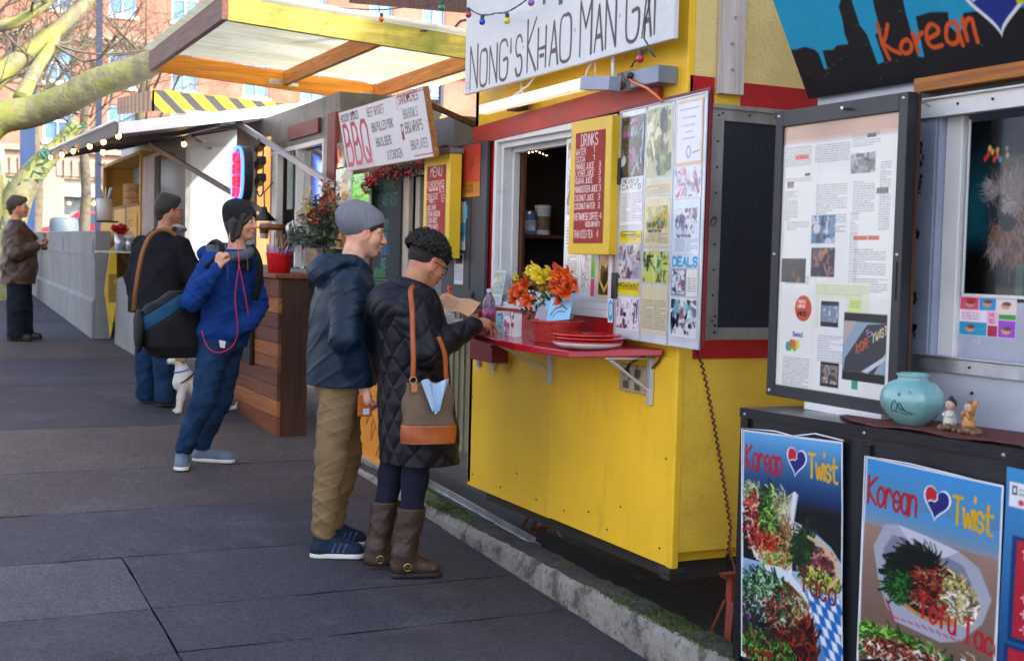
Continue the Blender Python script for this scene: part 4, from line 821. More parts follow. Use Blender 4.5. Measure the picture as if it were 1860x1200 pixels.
for nm_, (x0,x1,z0,z1) in {'frame_strip':(0,0,0,0)}.items():
    b = MB(); b.box(KX+.046, KX+.052, 3.206, 3.214, 1.756, 2.352); b.box(KX+.046, KX+.052, 2.54, 3.206, 1.757, 1.7675); b.build('frame', WHT, wp)
# baby photo sticker
P0b = onx(1741, 607, KX+.0495); st2 = thing('photo_sticker', P0b, 'small colourful collage sticker with baby photos under the dog poster', 'sticker')
p = Paint(.245, .165, .0022, 'e8dce4')
cells = [(.0,.11,.085,.165,'e04a7a'),(.085,.11,.16,.165,'3a9ad0'),(.16,.10,.245,.165,'e8d8d0'),(0,.06,.12,.11,'f0e4ec'),(.12,.05,.17,.11,'f0b8cc'),(.17,.075,.245,.10,'3aa03a'),(0,0,.125,.06,'2a9ac0'),(.125,0,.17,.05,'b0284a'),(.17,0,.245,.075,'9a4ac0')]
for x0,y0,x1,y1,c_ in cells: p.rect(x0+.002,y0+.002,x1-.002,y1-.002,c_)
for cx_, cy_ in ((.045,.135),(.12,.14),(.20,.135),(.05,.03),(.205,.03)): p.ell(cx_, cy_, .02, .015, 'd89a7a'); p.ell(cx_+.004, cy_+.008, .018, .008, '4a2a20', .7)
p.text('14', .133,.085,.018,.6,.003,'d04a7a'); p.text('10', .133,.058,.018,.6,.003,'d04a7a'); p.greek(.01,.065,.11,.105,.012,'d04a7a'); p.rect(.03,.145,.07,.16,'d02a3a')
p.Y = p.Y*.78; p.mesh('print', P0b, UX, VZ, st2)
# timber strip + dark slot + sign
box('timber_strip', wood('orange_timber', 'b8721f', '8a4c12', axis=1), kc, 3.145, 3.199, -1.0, onx(1660,180,3.15).y, 2.452, 2.50, bevel=.003)
b = MB(); b.box(3.19, 3.1995, -1.0, 3.5, 2.434, 2.452); b.build('dark_slot', BLKM, kc)
Sg0 = Vector((3.17, 3.965, 2.495)); SD = Vector((-.465, 0, .885)).normalized()
ks = thing('shop_sign', Sg0, 'large leaning black signboard with blue sky, dark skyline and orange handwritten lettering', 'sign')
Ls, Hs = 2.6, .92
MB().prism([Sg0, Sg0+Vector((0,-Ls,0)), Sg0+Vector((0,-Ls,0))+SD*Hs, Sg0+SD*Hs], Vector(UX).cross(SD)*-.02).build('sign_board', M('sign_back', (.02,.02,.022), rough=.4), ks)
p = Paint(1.62, Hs, .0040, '1b9cc4')
def K(px, py): return pl(px, py, Sg0, UX, SD)
sky_ = [(1380,92),(1448,90),(1462,85),(1480,90),(1488,97),(1498,126),(1504,125),(1495,92),(1515,90),(1520,83),(1542,80),(1535,62),(1531,36),(1524,12),(1530,-6),(1545,-8),(1552,14),(1562,46),(1575,62),(1595,117),(1607,112),(1590,62),(1601,60),(1588,10),(1580,-40),(1630,-50),(1645,20),(1668,103),(1680,104),(1664,30),(1692,22),(1722,22),(1726,48),(1738,60),(1744,62),(1752,45),(1750,24),(1790,18),(1860,14),(1960,4),(2050,0),(2050,260),(1380,260)]
p.poly([K(a, b_) for a, b_ in sky_], '16161a')
kr = {'K':[[(1595,45),(1603,80),(1616,107)],[(1613,45),(1609,68),(1604,78)],[(1604,78),(1620,90),(1636,97)]],
 'o':[[(1647,72),(1640,77),(1637,88),(1645,97),(1655,92),(1656,80),(1649,72)]],'r':[[(1658,60),(1668,93)],[(1665,78),(1669,66),(1676,59)]],
 'e':[[(1684,72),(1704,60),(1703,50),(1692,44),(1684,54),(1686,76),(1697,86),(1712,82)]],'a':[[(1729,40),(1721,48),(1720,70),(1730,80),(1741,72),(1739,45),(1729,40)],[(1741,55),(1750,82)]],'n':[[(1748,34),(1758,73)],[(1752,50),(1758,36),(1766,36),(1772,60),(1777,76)]]}
for k_, sts in kr.items():
    for st in sts:
        q = [K(a, b_) for a, b_ in st]
        if len(q) > 3:
            o_ = []
            for i in range(len(q)-1):
                p0, p1, p2, p3 = q[max(i-1,0)], q[i], q[i+1], q[min(i+2,len(q)-1)]
                for u in (0,.25,.5,.75): o_.append(tuple(.5*(2*p1[d]+(p2[d]-p0[d])*u+(2*p0[d]-5*p1[d]+4*p2[d]-p3[d])*u*u+(3*p1[d]-p0[d]-3*p2[d]+p3[d])*u**3) for d in (0,1)))
            q = o_+[q[-1]]
        p.line(q, .017, 'd8561c')
def heart(p, cx_, cy_, s, rot=0):
    def H(sc):
        o_ = []
        for i in range(60):
            t = 2*math.pi*i/60; x = 16*math.sin(t)**3; y = 13*math.cos(t)-5*math.cos(2*t)-2*math.cos(3*t)-math.cos(4*t); x, y = x/17*sc, y/17*sc
            o_.append((cx_+x*math.cos(rot)-y*math.sin(rot), cy_+x*math.sin(rot)+y*math.cos(rot)))
        return o_
    p.poly(H(s*1.16), 'e8eaf2'); hp = H(s); p.poly(hp, '1f2f86')
    c, s_ = math.cos(rot), math.sin(rot)
    def R(x, y): return (cx_+(x*c-y*s_)*s, cy_+(x*s_+y*c)*s)
    p.poly([R(-.93,.45),R(-.8,.68),R(-.5,.75),R(-.2,.62),R(-.02,.42),R(.0,.1),R(-.2,-.02),R(-.45,-.02),R(-.62,-.1),R(-.72,-.15),R(-.93,.2)], 'c8261f')
    p.line([R(-.03,.42),R(.02,.15),R(-.15,-.02),R(-.45,-.02),R(-.68,-.15)], s*.09, 'e8eaf2')
hx, hy = K(1806, -12); heart(p, hx, hy, .125, -.15)
x, y = K(1853, 2); p.rect(x-.012, y-.008, x+.08, y+.05, 'd8c820')
for i in range(40): 
    x, y = random.uniform(0, 1.6), random.uniform(0,.3); p.ell(x, y, .004, .003, 'aeb4b8', .6)
p.noise(.02); p.mesh('lettering', Sg0+Vector(UX).cross(SD)*.002, UX, SD, ks)
# framed white info board
bx_, y1_, y0_, z0_, z1_ = 3.03, 3.985, 3.275, 1.347, 2.437
ib = thing('info_board', (3.06, (y0_+y1_)/2, z0_), 'black framed white board of printed reviews standing above the black counter', 'notice board')
b = MB(); fw = .042
b.box(bx_, bx_+.045, y0_, y0_+fw, z0_, z1_); b.box(bx_, bx_+.045, y1_-fw, y1_, z0_, z1_); b.box(bx_, bx_+.045, y0_+fw, y1_-fw, z1_-.062, z1_); b.box(bx_, bx_+.045, y0_+fw, y1_-fw, z0_, z0_+.045)
b.build('frame', M('frame_black', (.022,.024,.03), rough=.38, var=.1, bump=.06), ib, bevel=.003)
box('back_panel', wood('brown_ply', '5a3424', '3a2014', axis=2), ib, bx_+.0455, bx_+.058, y0_-.003, y1_, z0_+.004, z1_-.004)
b = MB()
for y in (y0_+.02, y1_-.02):
    for z in (z0_+.02, z1_-.02, (z0_+z1_)/2): b.ball((bx_, y, z), .007, 8)
b.each('screw', STEEL, ib); MB().box(bx_-.003, bx_, y0_+.018, y0_+.023, 1.74, 1.87).build('slot', BLKM, ib)
MB().tube([(bx_,(y0_+y1_)/2-.05,z1_-.03),(bx_-.03,(y0_+y1_)/2-.06,z1_-.028)], .006, 8).build('latch', STEEL, ib)
iy1, iz0 = y1_-fw+.002, z0_+.043; P0 = Vector((bx_+.012, iy1, iz0))
p = Paint(y1_-y0_-2*fw+.004, z1_-z0_-.105, .0026, 'e6e4dc'); w_, h_ = p.w, p.h
def I(px, py):
    return pl(px, py, P0, UX, VZ)
def R2(x0, y0, x1, y1): a = I(x0, y1); b_ = I(x1, y0); return a[0], a[1], b_[0], b_[1]
p.rect(0, h_-.055, w_, h_, 'c9a58e'); p.grad(0, h_-.075, w_, h_-.055, 'dddedd', 'c9a58e')
p.rect(w_*.335, 0, w_*.34, h_-.06, 'c9cbcc', .6)
G = [(1428,262,1475,305),(1428,320,1475,335),(1430,400,1470,420),(1480,255,1545,300),(1480,330,1540,425),(1548,235,1600,268),(1548,325,1590,390),(1595,290,1620,420),(1550,450,1610,500),(1548,505,1612,530),(1426,500,1470,515),(1420,650,1470,708),(1540,385,1560,530),(1425,345,1450,400)]
for g_ in G: x0,y0,x1,y1 = R2(*g_); p.greek(x0,y0,x1,y1,.0085,'6a6e74',.6)
def PHO(x0, y0, x1, y1, pal, n, sd): a = R2(x0,y0,x1,y1); p.photo(*a, pal, n, sd)
p.rect(*R2(1445,280,1470,291), 'e08a78'); p.text('KOREA', *I(1446,290), .012, .9, .003, 'c8402a')
PHO(1545,276,1591,316,['8a8a8a','6a6a6a','a8a8a8','4a4a4a','c0c0c0'],60,3); PHO(1592,340,1614,352,['6a6a6a','8a8a8a','4a4a4a'],20,4); PHO(1575,241,1592,250,['4a4a4a','7a7a7a'],8,5); PHO(1430,330,1442,342,['7a6a6a','4a4a4a','b8a8a0'],12,6); PHO(1462,314,1472,320,['4a4a4a','6a6a6a'],6,7)
PHO(1473,390,1518,442,['5a7a98','c8ccd0','3a4048','8a6a5a','e0e0dc','7a94aa'],60,8); PHO(1472,450,1517,502,['3a2a30','8a5a40','28303a','b87a50','5a4a58'],60,9); PHO(1419,470,1464,512,['14181c','2a3038','0c1014','b07038','20303c'],40,10)
p.rect(*R2(1550,428,1597,436), 'c8583a'); p.rect(*R2(1575,428,1577,436), 'f0d0c0')
x, y = I(1459, 560); p.ell(x, y, .048, .048, 'c8442c'); p.text('PEOPLE', x-.030, y+.020, .010, .55, .003, 'f0d8d0'); p.text('LOVE US', x-.034, y+.003, .010, .52, .003, 'f0d8d0'); p.text('yelp', x-.034, y-.026, .019, .8, .005, '2a1410')
for k_, (dx, c_) in enumerate(((0,'3a7ac0'),(.02,'c8442c'),(.04,'7ab03a'),(.055,'e0c83a'),(.012,'5a9a3a'),(.035,'d06a2a'))): x, y = I(1428, 628); p.ell(x+.01+dx, y+.01*(k_ % 2), .013, .018, c_, .9)
p.text('Seoul', *I(1440,610), .016, .7, .004, '2a4aa0')
p.rect(*R2(1480,515,1580,595), 'dfe0c0'); p.greek(*R2(1482,518,1578,535), .008, '8a9a6a'); p.rect(*R2(1541,542,1566,566), 'd6e48a'); p.greek(*R2(1543,545,1564,562), .009, '7a8a3a'); p.rect(*R2(1482,545,1538,700), 'e4e4e2')
p.rect(*R2(1490,548,1524,592), '2a2c30'); PHO(1491,556,1523,584,['7a8a9a','c8ccd4','4a5a68','b0b8c0'],25,11); p.rect(*R2(1489,660,1524,700), '26282c'); PHO(1491,665,1522,694,['8a7a70','c8c0b8','4a4038','3a3a40'],30,12); p.greek(*R2(1484,610,1536,655), .009, '7a7a7a')
p.rect(*R2(1529,572,1612,688), '24262a'); a = R2(1530,588,1611,672); p.rect(*a, '8fa4b4')
xm, ym = a[0], a[1]; aw, ah = a[2]-a[0], a[3]-a[1]
p.poly([(xm+aw*.02,ym),(xm+aw*.75,ym),(xm+aw,ym+ah*.45),(xm+aw,ym+ah),(xm+aw*.55,ym+ah*.95),(xm+aw*.05,ym+ah*.25)], '3c4048')
p.poly([(xm,ym+ah*.5),(xm+aw*.3,ym+ah),(xm,ym+ah)], 'b8a8a4'); p.text('KOR', xm+aw*.32, ym+ah*.38, .030, .5, .006, 'c85a3a', rise=.55); heart(p, xm+aw*.60, ym+ah*.78, .014, -.3); p.text('TWIST', xm+aw*.68, ym+ah*.62, .028, .45, .005, 'd8c49a', rise=.5)
p.poly([(xm+aw*.45,ym+ah*.02),(xm+aw,ym+ah*.38),(xm+aw,ym+ah*.30),(xm+aw*.6,ym)], 'c8ccd0')
p.rect(*R2(1546,692,1558,706), '3a9a7a'); p.noise(.02); p.mesh('printed_sheet', P0, UX, VZ, ib, PRINTG)
box('support_block', WHT, ib, 3.02, 3.12, 3.33, 3.74, 1.319, 1.346, bevel=.002)
# black counter cabinet
cz = lambda y: 1.313+(3.876-y)*.0235
cn = thing('counter', (3.0, 2.4, .25), 'black framed counter with a stainless top carrying the turquoise vase and food posters', 'counter')
b = MB(); b.hexa([(2.85,.6,.18),(3.19,.6,.18),(3.19,3.876,.18),(2.85,3.876,.18),(2.85,.6,cz(.6)-.004),(3.19,.6,cz(.6)-.004),(3.19,3.876,cz(3.876)-.004),(2.85,3.876,cz(3.876)-.004)])
b.build('cabinet', M('cabinet_black', (.012,.013,.018), rough=.32, var=.2, bump=.12, bs=20), cn)
b = MB(); b.hexa([(2.838,.6,cz(.6)-.003),(3.19,.6,cz(.6)-.003),(3.19,3.882,cz(3.88)-.003),(2.838,3.882,cz(3.88)-.003),(2.838,.6,cz(.6)),(3.19,.6,cz(.6)),(3.19,3.882,cz(3.88)),(2.838,3.882,cz(3.88))])
b.build('steel_top', M('dull_steel', (.30,.31,.33), rough=.3, metal=.8, var=.15, dirt=(.12,.12,.13), ds=6, dth=(.5,.8)), cn)
b = MB(); b.hexa([(2.834,.6,cz(.6)-.035),(2.838,.6,cz(.6)-.035),(2.838,3.882,cz(3.88)-.035),(2.834,3.882,cz(3.88)-.035),(2.834,.6,cz(.6)),(2.838,.6,cz(.6)),(2.838,3.882,cz(3.88)),(2.834,3.882,cz(3.88))])
b.box(2.836, 2.85, 3.835, 3.878, .18, 1.276); b.box(2.838,2.85,3.175,3.215,.18,1.27); b.build('trim', M('trim_black', (.02,.021,.025), rough=.3, metal=.4), cn)
b = MB()
for y in (3.85,3.2,2.62): b.ball((2.834, y, cz(y)-.022), .006, 8)
b.each('screw', STEEL, cn)
# posters
def soften(p, v, k=2):
    m = (p.Y < v)[..., None]
    for _ in range(k):
        q = p.a.copy(); q[1:-1,1:-1] = (p.a[1:-1,1:-1]*2+p.a[:-2,1:-1]+p.a[2:,1:-1]+p.a[1:-1,:-2]+p.a[1:-1,2:])/6; p.a = np.where(m, q, p.a)
def squash(p, v, k): p.Y = np.where(p.Y < v, v-(v-p.Y)*k, p.Y)
def food(p, cx_, cy_, rx, ry, pal, n, L=.03, wd=.006, seed=1, al=(.7,1)):
    r = random.Random(seed); n = int(n*2.1); L *= .82; wd *= .66; pal = list(pal)+[tuple(v*.45 for v in p.c(r.choice(pal))) for _ in range(2)]+[tuple(min(1, v*1.35+.12) for v in p.c(r.choice(pal)))]
    for i in range(n):
        a = r.random()*6.283; q = math.sqrt(r.random()); x = cx_+rx*q*math.cos(a); y = cy_+ry*q*math.sin(a); t = r.random()*3.14; l = L*r.uniform(.4,1.2)
        p.line([(x,y),(x+l*math.cos(t)*.5, y+l*math.sin(t)*.5+.004),(x+l*math.cos(t+.5), y+l*math.sin(t+.5))], wd*r.uniform(.5,1.4), r.choice(pal), r.uniform(*al))
def brand(p, x, y, s, colK='b81c2a'):
    xe = p.text('Korean', x, y, .085*s, .42, .0105*s, colK, smooth=True, rise=-.02, gap=1.22)
    heart(p, x+.298*s, y+.055*s, .052*s, -.12)
    p.text('Twist', x+.365*s, y+.005*s, .080*s, .42, .0105*s, 'd8b21e', smooth=True, rise=-.05, gap=1.2)
P1 = Vector((2.832, 3.805, .30)); U1 = Vector((0,-.998,.055)).normalized(); V1 = Vector((0,.055,.998)).normalized()
po1 = thing('food_poster', P1, 'left food poster on the black counter showing tacos over a blue checked paper', 'poster')
p = Paint(.56, .935, .0027, 'dfe6ee'); w_, h_ = p.w, p.h; m = .008
p.rect(m, m, w_-m, h_-m, '101418'); p.grad(m, h_-.225, w_-m, h_-m, '163a6c', '6fb6e4'); p.grad(m, h_-.27, w_-m, h_-.225, '101418', '163a6c')
brand(p, .020, .795, 1.0)
p.rect(m, m, w_-m, .40, '6a94c0'); p.grad(m, .30, w_-m, .42, '5a84b4', 'a8c4dc')
for i in range(7):
    for j in range(10):
        x = .36+i*.03+j*.016; y = .40-j*.04-i*.004; 
        if x < w_-m-.02 and y > m+.03: p.poly([(x,y),(x+.028,y-.006),(x+.040,y-.040),(x+.012,y-.034)], ['2f78c8','e4ecf4'][(i+j) % 2])
p.poly([(.0+m,.72),(.05,.70),(.10,.66),(.16,.66),(.22,.68),(.30,.735),(.33,.73),(.30,.60),(.29,.40),(.22,.36),(.07,.44),(.04,.50),(m,.60)], 'c8cad0')
p.poly([(.30,.62),(.40,.60),(.50,.55),(w_-m,.50),(w_-m,.36),(.32,.36)], 'c0c4cc')
p.line([(.035,.66),(.04,.53),(.09,.43)], .012, 'e4e4e8'); p.line([(.31,.73),(.285,.6),(.28,.40)], .018, 'e8e8ee')
food(p, .06,.70,.05,.04, ['b8c480','8aa050','dfe4c0','6a8038'], 120, .03, .004, 1)
food(p, .10,.57,.055,.12, ['7a1c14','a83424','5a140e','c85a3a','e8d8c8'], 150, .07, .012, 2); food(p, .17,.62,.05,.11, ['1c4a1c','2a6a2a','103014','3f7a2c','8aa848'], 170, .05, .010, 3)
food(p, .23,.66,.04,.06, ['cfcf90','e4e4b8','a8b060'], 90, .05, .004, 4); food(p, .20,.47,.09,.08, ['8a9a30','c8c070','5a7a20','c84a28','e8e0b0'], 200, .05, .007, 5); food(p, .26,.53,.03,.08, ['d8c8a8','b8904a','5a2a18'], 80, .05, .006, 6); food(p,.15,.50,.05,.03,['c8301c','e0502c'],50,.04,.012,16)
food(p, .36,.50,.05,.10, ['163a14','2a5a20','3c7028','0e240e'], 150, .05, .010, 7); food(p, .46,.46,.06,.07, ['7a2c3c','c07a80','d8b0a8','4a1c28','8a3a30'], 130, .03, .014, 8); food(p, .45,.40,.10,.04, ['8aa030','b8c058','4a6a18'], 130, .04, .006, 9); p.line([(.38,.57),(.45,.55),(.52,.50),(.54,.44),(.50,.40)], .014, 'dcc090')
p.ell(.20,.16,.23,.26, 'dfe4ec'); p.ell(.21,.14,.215,.235, '6a3a2c'); 
food(p, .14,.25,.15,.12, ['123a1c','1f5a2a','e8e8e0','2a7a38','c8ccc0','0e2412'], 330, .06, .010, 10); food(p, .12,.17,.12,.08, ['3a2450','6a4a80','e4e0ec','2a5a24','241434'], 220, .04, .009, 11); food(p, .30,.13,.12,.13, ['5a1410','8a2418','3a0c0a','b84a28','2a0a08'], 300, .07, .014, 12)
food(p, .24,.24,.10,.09, ['e8ece8','c8301c','1f5a2a'], 90, .05, .008, 13); food(p, .16,.05,.16,.07, ['2a6a1c','a83424','c8c070','4a1a10','3a7a28'], 240, .05, .010, 14); food(p,.33,.27,.05,.04,['8a9a40','c84a30','e8e4d8'],60,.05,.006,15)
soften(p, .74, 1); p.a = p.a**1.25
p.text('Taco', .335, .352, .085, .52, .0105, '7a1a28', smooth=True, rise=-.12)
squash(p, .75, .88); p.noise(.05); p.mesh('print', P1, U1, V1, po1, PRINTG, bulge=.0012)
CF = M('clear_film', (.75,.8,.85), rough=.08, bump=.9, bs=7, coat=1)
b = MB(); q = P1+V1*.94+Vector((-.004,0,0)); b.tube([P1+V1*.09+Vector((-.003,0,0)), q, q+U1*.2+V1*.004, q+U1*.3-V1*.006, q+U1*.42+V1*.012, q+U1*.565], .0025, 6); b.build('plastic_sleeve', CF, po1)
P2 = Vector((2.832, 3.185, .30)); po2 = thing('food_poster', P2, 'middle food poster on the black counter showing a single taco in a white paper boat', 'poster')
U2 = Vector((0,-1,0)); p = Paint(.575, .935, .0027, 'dfe6ee'); w_, h_ = p.w, p.h
p.grad(m, .60, w_-m, h_-m, 'a08a80', '4aa2dc'); p.grad(m, .70, w_-m, .80, 'a0a0ac', '5aa4d8'); p.grad(m, m, w_-m, .70, '7a6458', 'a89084')
brand(p, .018, .785, 1.02)
p.poly([(.055,.60),(.10,.72),(.16,.735),(.28,.72),(.42,.69),(.50,.64),(.55,.52),(.52,.40),(.44,.29),(.36,.25),(.16,.27),(.12,.33),(.08,.45)], 'b4b6c4')
p.poly([(.10,.60),(.14,.68),(.28,.68),(.44,.63),(.49,.52),(.46,.42),(.40,.34),(.20,.36),(.13,.45)], '8f93a6'); p.poly([(.16,.735),(.28,.72),(.42,.69),(.36,.64),(.22,.66)], 'd0d2dc')
for i in range(11): p.line([(.16+i*.03,.29-abs(i-5)*.002+.008),(.178+i*.03,.286)], .005, 'c03a4a')
for i in range(6): p.line([(.12+i*.006,.36-i*.015),(.126+i*.006,.35-i*.015)], .008, 'c03a4a')
p.ell(.31,.47,.175,.145, 'c89a5c'); p.ell(.31,.475,.165,.13, '4a3420')
food(p, .40,.46,.09,.10, ['c8b468','e0d49a','8a9a40','d8c890','a88a48'], 260, .06, .007, 21); food(p, .22,.50,.09,.10, ['0c1a10','142a18','1c3c1c','0a120c'], 300, .06, .014, 22); food(p, .30,.50,.05,.10, ['6a1c10','a8381c','3a100a','c8b48a'], 150, .05, .012, 23)
food(p, .17,.42,.05,.07, ['2a6a24','3f8a34','1c4a1c'], 90, .05, .010, 24); food(p, .26,.60,.07,.04, ['0c1410','142418','241410'], 120, .07, .006, 25); food(p,.44,.42,.05,.06,['e8d8b0','d0c080','e8e4d0'],80,.06,.012,26); food(p,.30,.40,.08,.03,['d8d0c0','c83a20','5a2a14'],60,.04,.008,27)
food(p, .20,.12,.26,.10, ['3c8a28','6ab03a','1f5a1c','a8c070'], 300, .05, .010, 28); food(p, .26,.09,.24,.08, ['c8401c','8a1c10','e8e0d0','5a1410'], 260, .04, .012, 29); food(p, .5,.12,.06,.10, ['3a7a28','c86a4a','d8d0b0'], 90, .05, .010, 30); p.ell(.30,-.02,.30,.10,'2a1810')
soften(p, .74, 1); p.a = p.a**1.3
p.text('Tofu Taco', .262, .335, .105, .34, .0115, 'b01c28', smooth=True, rise=-.20)
squash(p, .75, .66); p.noise(.05); p.mesh('print', P2, U2, VZ, po2, PRINTG, bulge=.0014)
b = MB(); q0 = P2+Vector((-.004,0,.935)); b.tube([P2+Vector((-.003,0,.26)), q0, q0+U2*.2+Vector((0,0,.005)), q0+U2*.42, P2+U2*.575+Vector((-.004,0,.93)), P2+U2*.578+Vector((-.004,0,.26))], .0022, 6); b.build('plastic_sleeve', CF, po2)
P3 = Vector((2.832, 2.603, .30)); po3 = thing('menu_poster', P3, 'blue poster with red menu boxes at the right edge of the black counter', 'poster')
p = Paint(.56, .99, .0035, '1a5a90'); w_, h_ = p.w, p.h; p.grad(0, .3, w_, h_, '123a70', '3a90c8')
p.rect(.012,.88,.5,.95,'e4e8ee'); p.rect(.022,.915,.040,.94,'22262c'); p.rect(.026,.92,.036,.935,'e4e8ee'); p.ell(.055,.895,.01,.008,'c83a3a'); p.greek(.045,.91,.12,.94,.012)
p.rect(.03,.50,.53,.80,'123468'); p.rect(.048,.515,.51,.79,'b01e30'); p.rect(.02,.25,.53,.49,'123468'); p.rect(.035,.262,.51,.48,'b01e30'); p.rect(0,0,w_,.235,'0e3a6a')
for k_, yy in enumerate((.74,.62,.575,.53)): p.text(['Tacos','-Beef','-Pork','-Tofu'][k_], .07, yy, .022, .55, .004, 'e8d8dc')
for k_, yy in enumerate((.42,.36,.315,.28)): p.text(['SPECIALS','with rice','-Chicken','-Tofu'][k_], .05, yy, .020, .55, .004, 'e8d8dc')
p.text('PROUD', .025, .155, .05, .5, .007, 'e8ecf0'); p.rect(.025,.14,.2,.145,'e8ecf0')
p.noise(.03); p.mesh('print', P3, UX, VZ, po3, PRINTG, bulge=.001)
# woven mat
MAT = M('woven_mat', (.17,.035,.025), rough=.75, var=.5, vs=30, bump=.8, bs=60, st=(3,.6,1), dirt=(.03,.01,.01), ds=45, dth=(.5,.6), dst=(2.5,.7,1))
mt = thing('table_mat', (3.0, 2.6, cz(2.6)), 'reddish brown woven mat laid over the right part of the steel countertop', 'mat')
b = MB(); rows = []
ys_ = [3.50-.06*i for i in range(46)]
for i, y in enumerate(ys_):
    xe = 2.842+max(0, .14-(3.5-y)*.7); xb = 3.175
    lift = .010*abs(math.sin(i*.55))*(1 if i < 20 else .3)
    rows.append([(xe, y, cz(y)+.003+lift), (xe+(xb-xe)*.33, y, cz(y)+.0035), (xe+(xb-xe)*.66, y, cz(y)+.0035), (xb, y, cz(y)+.0035)])
for i in range(len(rows)-1):
    for k in range(3): b.add([rows[i][k], rows[i][k+1], rows[i+1][k+1], rows[i+1][k]], [(0,1,2,3)])
b.build('sheet', MAT, mt, solid=.003)
# vase
vc = Vector((3.0, 3.165, cz(3.165)+.004)); TQ = M('turquoise_glaze', (.20,.44,.44), rough=.22, var=.08, vs=4, bump=.03, coat=.8)
va = thing('vase', vc, 'round turquoise ceramic vase painted with dark mountains standing on the counter', 'vase')
MB().lathe([(.0,0),(.045,0),(.05,.004),(.078,.028),(.100,.065),(.104,.085),(.098,.112),(.075,.138),(.052,.148),(.049,.152),(.050,.160),(.055,.168),(.050,.170),(.043,.166),(.043,.15)], vc, 48).build('body', TQ, va, smooth=True)
def onv(a, h): 
    prof = [(.045,0),(.078,.028),(.100,.065),(.104,.085),(.098,.112),(.075,.138)]; r = np.interp(h, [q[1] for q in prof], [q[0] for q in prof])+.0012; return vc+Vector((r*math.cos(a), r*math.sin(a), h))
b = MB(); th0 = math.pi*1.12
def stroke(seq, r=.0016): b.tube([onv(th0+a, h) for a, h in seq], r, 5)
stroke([(-.30,.055),(-.22,.075),(-.12,.088),(-.02,.07),(.08,.052),(.14,.06)]); stroke([(-.12,.052),(.0,.075),(.06,.08),(.12,.066),(.25,.05),(.5,.045)]); stroke([(-.3,.052),(-.1,.048),(.2,.043),(.45,.04)], .0012)
stroke([(-.02,.108),(.03,.112),(.05,.104),(.0,.1),(-.02,.108)], .0012); stroke([(.3,.112),(.36,.118),(.42,.11)], .001); b.build('painting', M('ink_green', (.02,.05,.05), rough=.4), va)
# figurines
CW = M('ceramic_white', (.62,.58,.52), rough=.3, var=.1, coat=.4); CO = M('ceramic_ochre', (.50,.24,.05), rough=.3, var=.3, vs=30); CBn = M('ceramic_brown', (.20,.10,.05), rough=.35, var=.5, vs=25); CS = M('ceramic_skin', (.62,.38,.26), rough=.3); CK = M('ceramic_black', (.02,.015,.015), rough=.3)
def figurine(c, label, kind):
    c = Vector(c); t = thing('figurine', c, label, 'figurine', 'ceramic figurines on the counter'); rr = random.Random(kind)
    b = MB(); 
    for i in range(7): a = i*.9; b.ball(c+Vector((.018*math.cos(a)*1.2, .026*math.sin(a), .010+.004*math.sin(i*2))), .015+rr.uniform(-.003,.004), 12, (1,1,.8))
    b.build('base', CBn, t, smooth=True)
    MB().lathe([(.0,.0),(.020,.0),(.022,.012),(.017,.032),(.012,.045),(.006,.05)], c+Vector((0,0,.018)), 20).build('robe', CW if kind == 1 else CO, t, smooth=True)
    b = MB(); 
    for s in (-1,1): b.tube([c+Vector((0,.012*s,.060)), c+Vector((-.012,.017*s,.050)), c+Vector((-.020,.006*s,.048 if kind == 1 else .07))], [.006,.0055,.004], 8)
    b.build('sleeve', CW if kind == 1 else CO, t, smooth=True)
    MB().ball(c+Vector((-.001,0,.082)), .0165, 16, (1,1,1.02)).build('head', CS, t, smooth=True)
    b = MB(); b.ball(c+Vector((.004,0,.087)), .0165, 14, (1,1.02,1)); 
    if kind == 1: b.ball(c+Vector((.002,0,.104)), .008, 10)
    b.build('hair', CK if kind == 1 else CBn, t, smooth=True)
    b = MB(); b.ball(c+Vector((-.016,.006,.084)), .002, 6); b.ball(c+Vector((-.016,-.006,.084)), .002, 6); b.each('eye', CK, t)
    if kind == 2: b = MB(); b.tube([c+Vector((-.005,-.02,.06)), c+Vector((-.004,-.022,.085)), c+Vector((-.002,-.026,.108))], [.004,.006,.010], 8); b.build('horn', CO, t, smooth=True)
figurine((2.97, 2.965, cz(2.96)+.005), 'little ceramic child figurine in a white robe, nearer the turquoise vase', 1)
figurine((2.955, 2.872, cz(2.87)+.005), 'little ceramic figurine in an ochre robe holding up a horn, right of the white-robed one', 2)
MB().torus((2.93,3.93,.40), .035, .008, (.3,1,0), 20, 8).build('shackle', STEEL); tag(bpy.data.objects['shackle'], 'grey metal shackle lying at the foot of the black counter', 'shackle')
# ================================================================== BARBECUE CART, TIMBER ROOF, COUNTER
bb = thing('food_cart', (4.2, 8.6, sz(8.6)), 'grey barbecue cart with brown door frame tucked under the timber roof', 'food cart')
BX = 3.1; TRM = wood('brown_timber', '6e3a1c', '3e1f0e', axis=2); GRW = M('grey_wall', (.16,.16,.17), rough=.6, var=.12, bump=.15)
b = MB(); b.box(BX, BX+.04, 8.16, 9.5, .85, 2.7); b.box(BX, BX+.04, 7.35, 8.159, 2.44, 2.7); b.box(BX+.041, 4.2, 9.46, 9.5, .85, 2.7); b.box(BX, 4.2, 7.31, 7.35, .85, 2.7); b.box(BX, BX+.04, 7.351, 7.6, .85, 2.439); b.box(BX,4.2,7.31,9.5,2.7,2.74)
b.build('wall', GRW, bb)
b = MB(); b.box(BX-.02, BX-.001, 8.02, 8.15, 1.3, 2.42); b.box(BX-.035, BX-.001, 7.98, 8.03, 1.3, 2.40); b.box(BX-.02,BX-.001,7.61,8.15,2.395,2.44); b.box(BX+.0,BX+.05,7.87,7.95,1.3,2.39); b.build('door_frame', M('beige_frame', (.42,.36,.28), rough=.5, var=.1), bb, bevel=.004)
